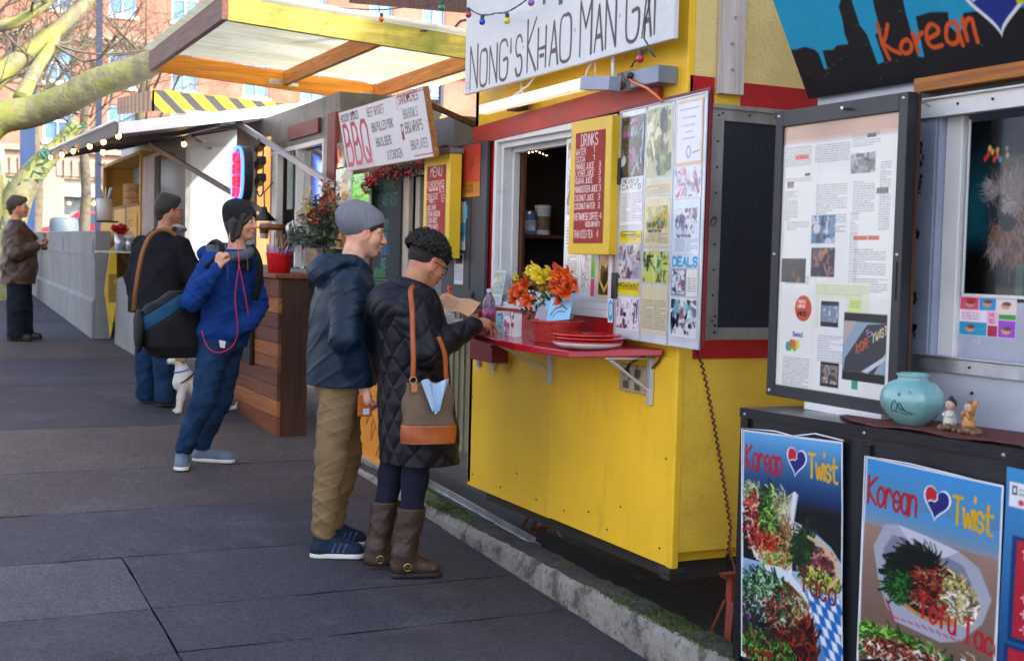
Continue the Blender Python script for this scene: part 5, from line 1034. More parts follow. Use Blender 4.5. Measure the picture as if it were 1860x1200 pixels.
box('interior', DARKIN, bb, 3.6, 3.62, 7.4, 9.4, .9, 2.69); box('lintel', TRM, bb, BX-.04, BX-.002, 7.4, 9.2, 2.455, 2.56)
b = MB(); b.box(3.5,3.56,7.7,7.8,.9,2.69); b.build('curtain', M('ochre_drape', (.25,.16,.06), rough=.8), bb)
OPN = M('orange_painted_panel', (.72,.27,.02), rough=.45, var=.1, bump=.1)
b = MB(); b.box(2.95, 2.97, 7.45, 8.74, .40, 1.05); b.build('skirt_panel', OPN, bb)
b = MB()
for k in range(3): 
    c = Vector((2.948, 8.42-.1*k, .78-.1*k)); b.tube([c+Vector((0,.09*math.cos(a),.12*math.sin(a)+.05*math.sin(2*a))) for a in [i*.35 for i in range(14)]], .004, 5)
b.build('scroll_drawing', M('scroll_brown', (.40,.13,.02), rough=.5), bb)
MB().beam((2.93,9.3,sz(9.3)+.02), (2.93,7.6,.40), .04, .03).build('base_rail', ALU, bb)
# chalkboard with writing, posters
cbd = thing('chalkboard', (3.05, 8.45, 1.75), 'tall chalkboard with green and blue writing beside the doorway behind the grey beanie', 'chalkboard')
y1 = onx(677,330,3.06).y; y0 = onx(728,330,3.06).y; z1 = 2.47; z0 = 1.55
box('board', M('chalk_slate', (.03,.035,.035), rough=.8), cbd, 3.065, 3.085, y0, y1, z0, z1); box('side_post', TRM, cbd, 3.05, 3.09, y1, y1+.05, z0, z1)
p = Paint(y1-y0, z1-z0, .0035, '2b3234'); W_ = p.w; H_ = p.h
p.text('NOW HAVING', .03, H_-.14, .075, (W_-.1)/(10*1.3)/.075, .006, '4a8a4a', jit=.04); p.text('BREAKFAST', .03, H_-.26, .085, (W_-.1)/(9*1.3)/.085, .006, '3f8f62', jit=.04)
for k_, (t_, c_) in enumerate((('SPICY','3f90b0'),('PORK','3f90b0'),('BOWLS','3a7ea8'),('RICE','4a9ab0'))): p.text(t_, W_*.35, H_-.42-.09*k_, .06, .4, .006, c_, jit=.04)
p.text('AND KIMCHI', .06, .16, .06, .33, .006, '3f9a55', jit=.04); p.text('TO GO PLATE', .05, .07, .05, .34, .006, '3f9a55', jit=.04); p.line([(.05,.14),(.35,.14)], .004, '5aaa70')
p.noise(.05, 2); p.mesh('writing', (3.063, y1, z0), UX, VZ, cbd, CHALKM)
def bposter(x, tlx, tly, trx, bly, draw, label, name='food_poster', bgc='e8ece8'):
    A = onx(tlx, tly, x); B = onx(trx, tly, x); Cc = onx(tlx, bly, x); t = thing(name, (x, B.y, Cc.z), label, 'poster')
    p = Paint(A.y-B.y, A.z-Cc.z, .0045, bgc); draw(p); p.noise(.03); p.mesh('print', (x-.006, A.y, Cc.z), UX, VZ, t, PRINTG); box('backing', WHT, t, x-.004, x+.01, B.y, A.y, Cc.z, A.z)
def d1_(p): 
    p.photo(0,0,p.w,p.h,['c8c4bc','5a4a3a','e0dcd4','8a7a5a','3a3028'],30,4); p.ell(p.w*.62,p.h*.42,p.w*.26,p.h*.33,'c8974a'); p.ell(p.w*.68,p.h*.75,p.w*.2,p.h*.2,'6a2018'); p.ell(p.w*.25,p.h*.18,p.w*.2,p.h*.12,'e8e4e0')
bposter(2.98, 612, 308, 639, 372, d1_, 'poster showing a white bun with dark meat left of the lime green sheet')
def d2_(p): 
    p.text('PLATE $7', p.w*.05, p.h*.72, p.h*.18, (p.w*.9)/(8*1.25)/(p.h*.18), .010, '141c10'); p.greek(p.w*.1,p.h*.08,p.w*.8,p.h*.6,.035,'6ab818',.6)
bposter(2.99, 641, 318, 673, 378, d2_, 'lime green sheet with black heading to the left of the chalkboard', 'price_sheet', '7ce81c')
def d3_(p): 
    p.rect(0,p.h*.9,p.w,p.h,'9ae04a'); p.photo(p.w*.3,p.h*.02,p.w*.9,p.h*.75,['c88a5a','e0b088','8a4a2a','d8c4a8'],30,7); p.rect(0,p.h*.6,p.w*.35,p.h*.85,'8aa8a0')
bposter(2.97, 602, 382, 638, 452, d3_, 'pale green poster with fried food photo low beside the grey beanie', bgc='a8dc8a')
def d4_(p): p.ell(p.w*.5,p.h*.45,p.w*.3,p.h*.42,'b03028'); p.ell(p.w*.45,p.h*.6,p.w*.12,p.h*.2,'d88a80')
bposter(3.08, 608, 262, 626, 306, d4_, 'small grey notice with a red figure high on the barbecue cart wall', 'notice', '8a8a90')
# garland of red berries under the sign
gd = thing('garland', (3.0, 8.1, 2.4), 'dark green garland with small red berries hanging above the chalkboard', 'garland')
rg = random.Random(8); b = MB(); b2 = MB()
gp = [onx(x, y, 2.98) for x, y in ((668,340),(672,325),(690,318),(710,312),(740,308),(775,300))]
for k in range(420):
    i = rg.randrange(len(gp)-1); c = gp[i].lerp(gp[i+1], rg.random())+Vector((rg.gauss(0,.02), rg.gauss(0,.03), rg.gauss(0,.03)))
    petal(b, c, (rg.gauss(0,1), rg.gauss(0,1), rg.gauss(0,1)), .045, .008, .1, rg.random()*6)
    if k % 4 == 0: b2.ball(c+Vector((-.015,0,0)), rg.uniform(.008,.013), 6)
b.build('foliage', M('garland_green', (.03,.045,.02), rough=.6), gd); b2.each('berry', M('berry_red', (.6,.02,.02), rough=.3), gd)
# leaning barbecue sign
A = onx(613,207,2.66); B = onx(770,158,2.66)
Bs = Vector((2.66, B.y, 2.815)); As = Vector((2.66, B.y+1.56, 2.815)); Dn = Vector((.075,0,-.39)).normalized()
bs = thing('price_sign', As, 'leaning white sign with big faded red lettering below the timber roof', 'sign')
Ws = 1.56; Hs2 = .40; O2 = As+Dn*Hs2; UPv = -Dn; Nn = Vector(UX).cross(UPv)
MB().prism([O2, O2+Vector(UX)*Ws, As+Vector(UX)*Ws, As], -Nn*.03).build('sign_board', wood('sign_edge', 'a8702c', '7a4a18', axis=1), bs)
p = Paint(Ws-.02, Hs2-.01, .0045, 'dedbdc'); w_, h_ = p.w, p.h
rb_ = Paint(1,1,.5)
p.text('HICKORY SMOKED', .03, h_*.83, .045, .46, .007, '3a3236')
for k_, x in enumerate((.045,.215,.385)):
    c_ = 'b42a45'; hh = h_*.66; 
    for st in SF['BBQ'[k_]]: p.line([(x+a/4*.125, .04+b_/6*hh) for a, b_ in st], .029, c_)
al = np.clip(1-(p.Y/h_-.10)/.45, 0, 1)*.75*((p.X < .56)&(p.X > .03))*.6; p.a = p.a*(1-al[...,None])+p.c('d8b4b4')*al[...,None]
for k_, (t_, x, y, hh) in enumerate((('BEEF BRISKET',.56,.83,.05),('BBQ PULLED PORK',.60,.58,.05),('BBQ SLIDERS',.64,.33,.05),('1/2 CHICKEN',.80,.10,.05),('BBQ WRAPS',1.17,.44,.06),('BBQ PLATES',1.22,.18,.05),('BBQ BOWLS',1.17,.66,.05))):
    p.text(t_, x, h_*y-.01, hh, .42, .006, ['6a4a40','2a2a2c','2a2e3a','3a3a3c','2a2a2c','5a5a60','6a6a70'][k_])
p.text('SANDWICHES', 1.13, h_*.86, .05, .5, .007, '7a3a30'); p.line([(1.10,h_*.78),(1.10,h_*.97),(1.54,h_*.97),(1.54,h_*.05),(1.25,h_*.05)], .006, 'b03a4a')
p.rect(1.10,h_*.32,1.14,h_*.56,'8a2a2a'); p.rect(1.108,h_*.45,1.132,h_*.53,'d8d0d0')
for i in range(8): p.ell(random.uniform(0,w_), random.uniform(0,h_), .004, .004, '4a4a4a')
p.noise(.04, 2); p.mesh('lettering', O2+Vector(UX)*.01+UPv*.005+Nn*.002, UX, UPv, bs)
b = MB(); b.beam(As+Vector((.0,-.3,-.02)), (3.1, As.y-.3, 2.65), .03, .03); b.beam(As+Vector((0,-1.3,-.02)), (3.1, As.y-1.3, 2.65), .03, .03); b.each('strut', TRM, bs)
# timber roof
RY0, RY1, RX0, RX1 = 8.62, 11.35, 1.985, 4.1
rz = lambda x: 3.60-(x-RX0)*.055
rf_ = thing('timber_roof', (3.0, 10, 2.3), 'orange timber canopy frame with translucent corrugated roofing over the barbecue cart', 'roof')
TG = wood('green_timber', 'c0aa4c', '8a8c2c', axis=0, rough=.6, dirt=(.16,.20,.02), ds=1.8, dth=(.48,.66)); TO = wood('amber_timber', 'f0a030', 'c87818', axis=0, rough=.5); TY = wood('rafter_timber', 'd08844', 'a05e24', axis=1); TB = wood('fascia_timber', '7a4a3a', '4e2c20', axis=1)
def xbeam(name, mat, y, th, x0, x1, h0, h1):
    return MB().hexa([(x0,y,rz(x0)-h0),(x1,y,rz(x1)-h0),(x1,y+th,rz(x1)-h0),(x0,y+th,rz(x0)-h0),(x0,y,rz(x0)-h1),(x1,y,rz(x1)-h1),(x1,y+th,rz(x1)-h1),(x0,y+th,rz(x0)-h1)]).build(name, mat, rf_, bevel=.003)
xbeam('near_beam', TG, RY0, .045, RX0, RX1, .185, .02); xbeam('far_beam', TO, RY1, .045, RX0, RX1, .185, .02)
MB().hexa([(RX0-.045,RY0,rz(RX0)-.185),(RX0,RY0,rz(RX0)-.185),(RX0,RY1+.045,rz(RX0)-.185),(RX0-.045,RY1+.045,rz(RX0)-.185),(RX0-.045,RY0,rz(RX0)-.018),(RX0,RY0,rz(RX0)-.018),(RX0,RY1+.045,rz(RX0)-.018),(RX0-.045,RY1+.045,rz(RX0)-.018)]).build('fascia_board', TB, rf_, bevel=.003)
for i, x in enumerate((3.12, 3.98)):
    MB().hexa([(x,RY0+.046,rz(x)-.15),(x+.045,RY0+.046,rz(x)-.15),(x+.045,RY1-.001,rz(x)-.15),(x,RY1-.001,rz(x)-.15),(x,RY0+.046,rz(x)-.025),(x+.045,RY0+.046,rz(x)-.025),(x+.045,RY1-.001,rz(x)-.025),(x,RY1-.001,rz(x)-.025)]).build('rafter', TY, rf_, bevel=.002)
b = MB()
for x in (3.12, 3.98, RX0+.0): b.box(x-.13, x-.002, RY1-.006, RY1-.001, rz(x)-.15, rz(x)-.10) if x > 2.5 else b.box(x+.002, x+.06, RY1-.006, RY1-.001, rz(x)-.1, rz(x)-.05)
b.box(3.17,3.26,RY1-.006,RY1-.001,rz(3.2)-.15,rz(3.2)-.12)
b.each('joist_plate', STEEL, rf_)
MB().tube([(3.42,RY0-.001,rz(3.4)-.03),(3.35,RY0-.07,rz(3.4)-.05)], .008, 8).build('clamp', BLKM, rf_)
for x, y in ((4.0, RY1+.05), (4.0, RY0+.05)): MB().box(x, x+.09, y, y+.09, sz(y), rz(x)-.186).build('post', TO, rf_)
MB().box(3.9, 5.0, RY1+.20, RY1+.24, 3.10, 3.24).build('back_beam', TO, rf_)
# corrugated sheet
TRL = bpy.data.materials.new('corrugated_translucent'); TRL.use_nodes = True; n_ = TRL.node_tree.nodes; L_2 = TRL.node_tree.links; n_.clear()
o_ = n_.new('ShaderNodeOutputMaterial'); d_ = n_.new('ShaderNodeBsdfDiffuse'); t_ = n_.new('ShaderNodeBsdfTranslucent'); mx = n_.new('ShaderNodeMixShader'); nz = n_.new('ShaderNodeTexNoise'); nz.inputs['Scale'].default_value = 1.2; nz.inputs['Detail'].default_value = 8
tc = n_.new('ShaderNodeTexCoord'); mp = n_.new('ShaderNodeMapping'); mp.inputs['Scale'].default_value = (.8,6,1); L_2.new(tc.outputs['Object'], mp.inputs[0]); L_2.new(mp.outputs[0], nz.inputs[0])
cr = n_.new('ShaderNodeValToRGB'); cr.color_ramp.elements[0].position = .3; cr.color_ramp.elements[0].color = (.78,.75,.58,1); cr.color_ramp.elements[1].position = .6; cr.color_ramp.elements[1].color = (.93,.91,.80,1)
L_2.new(nz.outputs[0], cr.inputs[0]); L_2.new(cr.outputs[0], d_.inputs[0]); L_2.new(cr.outputs[0], t_.inputs[0]); mx.inputs[0].default_value = .8; L_2.new(d_.outputs[0], mx.inputs[1]); L_2.new(t_.outputs[0], mx.inputs[2]); L_2.new(mx.outputs[0], o_.inputs[0])
b = MB(); ny = int((RY1-RY0+.1)/.0095); prev = None
for i in range(ny+1):
    y = RY0-.03+i*.0095; z = .008*math.cos(i*math.pi/4); row = [(RX0-.09, y, rz(RX0-.09)+z), (RX1+.4, y, rz(RX1+.4)+z)]
    if prev: b.add([prev[0], prev[1], row[1], row[0]], [(0,1,2,3)])
    prev = row
b.build('corrugated_sheet', TRL, rf_, smooth=True, solid=.0015)
xbeam('edge_flashing', M('flashing_white', (.6,.6,.62), rough=.4), RY0-.006, .004, RX0-.05, RX1, -.005, -.03)
# reclaimed plank counter
ctz = lambda: 1.68
kx0, kx1, ky0, ky1 = 2.6, 2.84, 9.50, 11.3
pk = thing('plank_counter', (2.75, 10.2, sz(10.2)), 'tall counter clad in reclaimed brown planks standing on the sidewalk', 'counter')
cols_ = [('6e3418','4a2010'),('a0602c','6e3c1a'),('5e2c18','3c1a0e'),('6a3a26','4a2418'),('9a5a2a','6e3a18'),('8a4a22','5c2e16'),('6a3018','482010'),('7a3c1c','4e2612'),('a8662c','7a4420'),('7e4020','5a2a14')]
zz = [sz(9.5)+.0, .60, .73, .84, .96, 1.06, 1.17, 1.28, 1.40, 1.52, 1.67]
cols2 = cols_[::-1]
for i in range(len(zz)-1):
    a, c = cols2[i]; z0 = zz[i]+.002; z1 = zz[i+1]-.002
    MB().hexa([(kx0,ky0,z0),(kx0+.03,ky0,z0),(kx0+.03,ky1,z0+(.06 if i == 0 else 0)),(kx0,ky1,z0+(.06 if i == 0 else 0)),(kx0,ky0,z1),(kx0+.03,ky0,z1),(kx0+.03,ky1,z1),(kx0,ky1,z1)]).build('front_plank', wood('plank_%d' % i, a, c, axis=1, rough=.5, ring=20), pk, bevel=.003)
DKW = wood('dark_stained_wood', '4a2414', '1e0e08', axis=2, rough=.5, ring=26)
b = MB(); b.box(kx0+.031, kx1, ky0+.004, ky0+.04, sz(9.5), 1.668); b.build('end_panel', DKW, pk, bevel=.002)
b = MB(); b.box(kx0+.031, kx1, ky0+.041, ky1, .55, 1.66); b.build('core', DKW, pk)
box('counter_top', wood('top_wood', '8a4c26', '5a2e14', axis=1), pk, kx0-.04, 3.30, ky0-.03, ky1, 1.67, 1.705, bevel=.005)
MB().box(2.86,3.05,9.0,9.4,1.50,1.515).build('side_ledge', M('pale_ledge', (.45,.36,.30), rough=.5), pk)
box('plank_sign', BLKM, None, 2.56, 2.585, 10.2, 10.5, .95, 1.3); bpy.data.objects['plank_sign'].name = 'sandwich_board'; tag(bpy.data.objects['sandwich_board'], 'dark board leaning on the plank counter behind the man in the blue hoodie', 'board')
# ================================================================== COFFEE CART WITH THE RAISED SILVER AWNING
cf = thing('food_cart', (4.2, 11.4, sz(11.4)), 'coffee cart with raised silver awning and curtained window beyond the plank counter', 'food cart')
KX2 = 3.1; CRM = M('grey_metal_wall', (.17,.17,.175), rough=.45, metal=.2, var=.2, dirt=(.08,.08,.085), ds=3); MRN = M('maroon_trim', (.16,.02,.02), rough=.45, var=.15)
b = MB(); b.box(KX2,KX2+.04,9.62,9.95,.9,3.1); b.box(KX2,KX2+.04,9.951,11.6,2.80,3.1); b.box(KX2,KX2+.04,9.951,13.0,.9,1.74); b.box(KX2,KX2+.04,11.6,13.0,1.741,3.1); b.box(KX2,3.95,12.96,13.0,.9,3.1); b.box(KX2+.04,3.95,9.62,9.66,.9,3.1); b.box(KX2,3.95,9.62,13,3.1,3.14)
b.build('wall', CRM, cf)
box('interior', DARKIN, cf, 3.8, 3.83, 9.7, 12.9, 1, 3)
b = MB(); b.box(KX2-.04,KX2-.002,9.60,9.80,1.75,2.98); b.build('maroon_post', MRN, cf); box('maroon_board', MRN, cf, KX2-.03, KX2-.002, 10.1, 11.0, 2.86, 2.98)
b = MB(); b.box(KX2-.03,KX2+.03,9.93,11.55,2.76,2.80); b.box(KX2-.03,KX2+.03,9.93,9.97,1.75,2.759); b.box(KX2-.03,KX2+.03,10.7,10.74,1.75,2.759); b.box(KX2-.03,KX2+.03,11.33,11.5,1.75,2.759); w2 = b.build('window', WHT, cf, bevel=.003)
GLS = M('window_reflection_glass', (.62,.66,.70), rough=.08, metal=.85, var=.25, vs=2, bump=.02)
box('pane', GLS, w2, KX2+.035, KX2+.039, 9.971, 10.69, 1.76, 2.75)
box('curtain', M('glowing_curtain', (.75,.52,.25), rough=.8, emit='ffb45a', es=.25), cf, KX2-.012, KX2-.002, 11.66, 12.1, 1.76, 2.95); box('corner_post', GRW, cf, KX2-.02, KX2-.002, 12.15, 12.6, 1.0, 3.05)  # warm glow is given to the curtain's own material
box('bunting', M('green_grey_cloth', (.22,.26,.22), rough=.9), cf, KX2-.06, KX2-.05, 10.72, 10.88, 2.25, 2.74)
b = MB()
for i, z in enumerate((2.72, 2.46, 2.22)):
    c = onx(473, (266,298,330)[i], 2.98)+Vector((0,0,-.04)); b.tube([c+Vector((.0,.11*math.cos(a),.075*math.sin(a)-.02)) for a in [j*.5 for j in range(13)]], .007, 6)
b.each('cord_loop', BLKM, cf)
b = MB()
for i, z in enumerate((2.77, 2.51, 2.27)): c = onx(472, (263,295,326)[i], 2.96); b.beam(c+Vector((0,-.10,.02)), c+Vector((0,.08,-.03)), .07, .07)
b.each('spot_light', BLKM, cf, bevel=.01)
# people-height clutter: lamp, cup, tap at the window
q = onx(480, 400, 2.95); b = MB(); b.lathe([(.02,.12),(.03,.08),(.11,0),(.105,-.005)], q, 20); b.tube([q+Vector((0,0,.12)), q+Vector((0,.02,.25)), q+Vector((.1,.1,.35))], .006, 6)
o = b.build('hanging_lamp', BLKM, smooth=True); tag(o, 'black bell-shaped lamp hanging at the coffee cart\'s window', 'lamp')
q = onx(480, 415, 2.93); b = MB(); t = thing('paper_cup', q, 'white paper cup with a brown sleeve beside the coffee cart\'s window', 'cup'); MB().lathe([(.035,-.09),(.045,.05),(.047,.055)], q, 20).build('body', M('cup_white', (.65,.63,.6)), t, smooth=True); MB().lathe([(.0405,-.045),(.0445,.01)], q, 20).build('sleeve', M('cup_sleeve', (.3,.16,.08)), t, smooth=True)
q = onx(525, 420, 2.95); b = MB(); b.tube([q+Vector((0,.0,-.12)), q, q+Vector((0,-.04,.06)), q+Vector((0,-.12,.08)), q+Vector((0,-.16,.03))], .013, 8); b.ball(q+Vector((0,0,.02)), .03, 12, (1,1,1.8)); o = b.build('tap', STEEL, smooth=True); tag(o, 'shiny curved tap standing on the coffee cart\'s counter', 'tap')
q = onx(497, 418, 3.0); b = MB(); b.lathe([(.0,0),(.12,0),(.14,.02),(.12,.05),(0,.055)], q, 24); o = b.build('wooden_tray', wood('tray_wood','8a5830','5a3418'), smooth=False); tag(o, 'round wooden tray on a stand next to the white paper cup', 'tray')
# red bucket with tissue
q = onx(507, 487, 2.72); q.z = 1.706; rbk = thing('red_bucket', q, 'bright red bucket lined with purple tissue on top of the plank counter', 'bucket')
MB().lathe([(.085,0),(.105,.155),(.109,.165),(.103,.165),(.083,.01),(0,.01)], q, 32).build('bucket', M('bucket_red', (.62,.012,.02), rough=.28, bump=.05), rbk, smooth=True)
b = MB(); rq = random.Random(3)
for i in range(26):
    a = i/26*6.28; petal(b, q+Vector((.07*math.cos(a), .07*math.sin(a), .13)), (math.cos(a)*.6, math.sin(a)*.6, 1), rq.uniform(.07,.12), .06, .2, rq.random())
b.build('tissue', M('tissue_lilac', (.45,.32,.52), rough=.7), rbk)
b = MB()
for i in range(8): b.tube([q+Vector((rq.uniform(-.04,.04), rq.uniform(-.05,.05), .1)), q+Vector((rq.uniform(-.07,.07), rq.uniform(-.08,.08), rq.uniform(.22,.32)))], .006, 6)
b.each('stick', wood('stick_wood','a8784a','6a4420'), rbk)
# tall bouquet in a wooden box
q = onx(597, 487, 3.0); q = Vector((2.98, onx(590,487,2.98).y, 1.706)); ft = thing('flower_bouquet', q, 'big dried bouquet with red and white blooms in a pale box on the plank counter', 'flowers')
b = MB(); b.hexa([(q.x-.11,q.y-.15,q.z),(q.x+.11,q.y-.15,q.z),(q.x+.11,q.y+.13,q.z),(q.x-.11,q.y+.13,q.z),(q.x-.12,q.y-.16,q.z+.2),(q.x+.12,q.y-.16,q.z+.2),(q.x+.12,q.y+.14,q.z+.2),(q.x-.12,q.y+.14,q.z+.2)]); b.build('planter_box', wood('planter_wood','9a8268','6e5a44',axis=1), ft)
ry = random.Random(14)
def cloud(name, mat, px0, py0, spx, spy, n, L, wd, sx_=.08, up=.3):
    b = MB()
    for i in range(n):
        c = onx(px0+ry.gauss(0, spx), py0+ry.gauss(0, spy), 2.98+ry.gauss(0, sx_)); petal(b, c, (ry.gauss(-.3,.7), ry.gauss(0,.7), ry.gauss(up,.7)), L*ry.uniform(.6,1.3), wd, ry.uniform(-.3,.5), ry.random()*6)
    return b.build(name, mat, ft)
LG = M('dark_bouquet_leaf', (.035,.05,.022), rough=.6, var=.5, vs=20); cloud('foliage', LG, 588, 415, 14, 22, 700, .07, .022); cloud('foliage', M('grey_green_leaf', (.08,.11,.085), rough=.6, var=.4, vs=20), 552, 432, 14, 7, 260, .08, .015, up=0)
cloud('autumn_foliage', M('autumn_orange', (.30,.10,.02), rough=.6, var=.6, vs=25), 596, 372, 10, 18, 220, .05, .02); cloud('autumn_foliage', M('autumn_yellow', (.42,.30,.05), rough=.6, var=.4), 562, 380, 7, 14, 90, .05, .012)
DR = M('deep_red_petal', (.30,.008,.02), rough=.5, var=.3, vs=20)
for x, y in ((572,402),(582,396),(590,380),(598,362),(566,390)): cloud('red_bloom', DR, x, y, 3.5, 4, 40, .055, .03)
WF = M('cream_petal', (.55,.50,.40), rough=.6, var=.15)
for x, y in ((553,400),(558,425),(548,392)): cloud('white_bloom', WF, x, y, 4, 5, 110, .035, .014, .04)
b = MB()
for i in range(30): c = onx(ry.uniform(555,605), ry.uniform(350,400), 2.98+ry.gauss(0,.05)); b.tube([q+Vector((0,0,.15)), q.lerp(c,.6)+Vector((0,ry.gauss(0,.02),.02)), c], .003, 5)
b.build('stem', LG, ft)
# neon OPEN sign
A = onx(424, 270, 2.80); B = onx(424, 368, 2.80); E_ = onx(444, 300, 2.80); cy = (A.y+E_.y)/2; hw = (A.y-E_.y)/2; cz_ = (A.z+B.z)/2; hz = (A.z-B.z)/2
on = thing('open_sign', (2.8, cy, cz_), 'vertical oval neon sign reading OPEN in red with a blue outline', 'neon sign')
def oval(k, x): return [Vector((x, cy-hw*k*math.copysign(abs(math.cos(a))**.8, math.cos(a)), cz_+hz*k*math.copysign(abs(math.sin(a))**.7, math.sin(a)))) for a in [i/36*6.2832 for i in range(36)]]
MB().prism(oval(1.04, 2.80), (.08,0,0)).build('back_case', BLKM, on)
NB = M('neon_blue', (.1,.2,.9), bump=0, emit='2050ff', es=2.4); NR = M('neon_red', (.9,.05,.05), bump=0, emit='ff1018', es=2.0)
o_ = oval(.98, 2.785); MB().tube(o_+[o_[0]], .014, 8, cap=False).build('blue_tube', NB, on, smooth=True)
for k_, ch in enumerate('OPEN'):
    b = MB(); zc = cz_+hz*.60-k_*hz*.42
    for st in SF[ch]: b.tube([Vector((2.775, cy+hw*.42-a/4*hw*.84, zc-hz*.14+bb_/6*hz*.30)) for a, bb_ in st], .016, 6)
    b.build('letter', NR, on, smooth=True)
# raised awning
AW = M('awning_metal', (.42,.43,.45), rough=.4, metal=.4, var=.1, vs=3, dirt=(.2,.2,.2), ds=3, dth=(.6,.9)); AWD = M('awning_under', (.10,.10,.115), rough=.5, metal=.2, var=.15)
aw = thing('awning', (2.6, 14, 3.0), 'long raised silver metal awning with a bulb string over the coffee cart', 'awning')
p0 = Vector((1.78,12.0,2.93)); p1 = Vector((3.6,12.0,3.26)); p2 = Vector((3.6,18.3,3.52)); p3 = Vector((1.84,18.3,3.10))
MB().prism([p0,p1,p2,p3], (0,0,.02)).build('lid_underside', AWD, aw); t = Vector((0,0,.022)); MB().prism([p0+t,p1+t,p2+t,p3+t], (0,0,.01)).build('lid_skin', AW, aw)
EDG = M('awning_edge', (.80,.82,.84), rough=.4, metal=.1, var=.08, vs=5)
MB().prism([p0+Vector((0,-.012,-.02)),p1+Vector((0,-.012,-.02)),p1+Vector((0,-.012,.085)),p0+Vector((0,-.012,.085))], (0,.010,0)).build('edge_strip', EDG, aw, bevel=.002)
FAS = M('fascia_grey', (.14,.13,.13), rough=.6, var=.15); b = MB(); b.hexa([(p0.x-.02,p0.y,p0.z-.03),(p0.x,p0.y,p0.z-.03),(p3.x,p3.y,p3.z-.03),(p3.x-.02,p3.y,p3.z-.03),(p0.x-.02,p0.y,p0.z+.09),(p0.x,p0.y,p0.z+.09),(p3.x,p3.y,p3.z+.12),(p3.x-.02,p3.y,p3.z+.12)]); b.build('fascia', FAS, aw)
b = MB()
for i in range(70): c = p0.lerp(p3, i/70)+Vector((-.03,0,.10)); b.ball(c, .02, 6, (1,1.4,.8))
b.build('scalloped_edge', EDG, aw)
b = MB()
for f in (.25,.5,.75): b.beam(p0.lerp(p3, f)+Vector((0,0,-.03)), p1.lerp(p2, f)+Vector((0,0,-.03)), .05, .05)
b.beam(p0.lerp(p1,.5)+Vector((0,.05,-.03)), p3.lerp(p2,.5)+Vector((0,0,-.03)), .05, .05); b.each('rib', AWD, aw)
STR = M('strut_grey', (.36,.37,.40), rough=.4, metal=.5, var=.1)
MB().beam(ony(430,222,12.3), onx(610,340,3.0), .03, .05).build('strut', STR, aw); MB().beam(ony(272,262,13.6), onx(480,385,3.0), .03, .045).build('strut', M('strut_dark', (.12,.11,.10), rough=.5, metal=.4), aw)
MB().beam(ony(330,262,14.2), ony(408,263,14.2), .03, .05).build('strut', STR, aw)
MB().prism([ony(345,232,14.6), ony(560,205,13.0), ony(560,212,13.0), ony(345,250,14.6)], (0,.02,0)).build('maroon_valance', M('purple_trim', (.22,.05,.12), rough=.3), aw)  # plain purple colour for the strip
sl_ = thing('string_lights', p0, 'string of round warm bulbs hanging under the silver awning', 'string lights')
bulbs = [(215,247,12.05),(188,258,13.0),(163,266,14.0),(133,275,15.2),(112,281,16.3),(92,286,17.5),(187,277,13.4),(342,233,13.5),(555,206,12.2),(570,235,10.6),(459,235,12.6),(590,208,10.8),(334,262,14)]
cc = MB(); WB2 = M('globe_bulb', (.95,.8,.55), rough=.2, bump=0, emit='ffb050', es=12)
for x, y, Y in bulbs:
    c = ony(x, y, Y); bu = MB().ball(c, .024, 12, (1,1,1.15)).build('bulb', WB2, sl_, smooth=True); MB().lathe([(.012,.02),(.014,.03),(.012,.055)], c, 8).build('bulb_socket', BLKM, bu)
for i in range(5): cc.tube([ony(*bulbs[i])+Vector((0,0,.055)), ony(*bulbs[i]).lerp(ony(*bulbs[i+1]), .5)+Vector((0,0,.045)), ony(*bulbs[i+1])+Vector((0,0,.055))], .005, 5)
cc.tube([ony(342,233,13.5)+Vector((0,0,.05)), ony(459,235,12.6)+Vector((0,0,.04)), ony(555,206,12.2)+Vector((0,0,.05)), ony(590,208,10.8)+Vector((0,0,.05))], .005, 5); cc.build('cable', BLKM, sl_)
# white box truck end
wt = thing('box_truck', (4.2, 16, sz(16)), 'white box truck whose flat sunlit end wall shows behind the coffee cart', 'truck')
TW = M('truck_white', (.36,.41,.46), rough=.45, var=.03, vs=2, bump=.04)
b = MB(); b.box(2.93,4.9,14.6,19.5,1.25,3.45); b.build('cargo_box', TW, wt, bevel=.02)
b = MB(); b.box(2.90,2.96,14.57,14.60,1.2,3.46); b.box(3.53,3.58,14.57,14.599,1.2,3.46); b.box(2.96,3.53,14.57,14.599,3.38,3.46); b.build('corner_rail', ALU, wt)
b = MB(); b.beam((3.0,14.58,3.18),(3.22,14.58,3.06),.02,.03); b.build('hinge_bar', STEEL, wt)
b = MB(); b.box(3.0,4.8,19.5,21.5,1.2,2.8); b.build('cab', TW, wt, bevel=.1); b = MB()
for y in (15.6,20.4):
    for x in (3.0,4.6): b.lathe([(.0,0),(.42,0),(.45,.05),(.45,.2),(.42,.25),(0,.25)], (x,y,sz(y)+.42), 24, ax=(1,0,0))
b.each('wheel', M('tyre_black', (.02,.02,.02), rough=.8), wt)
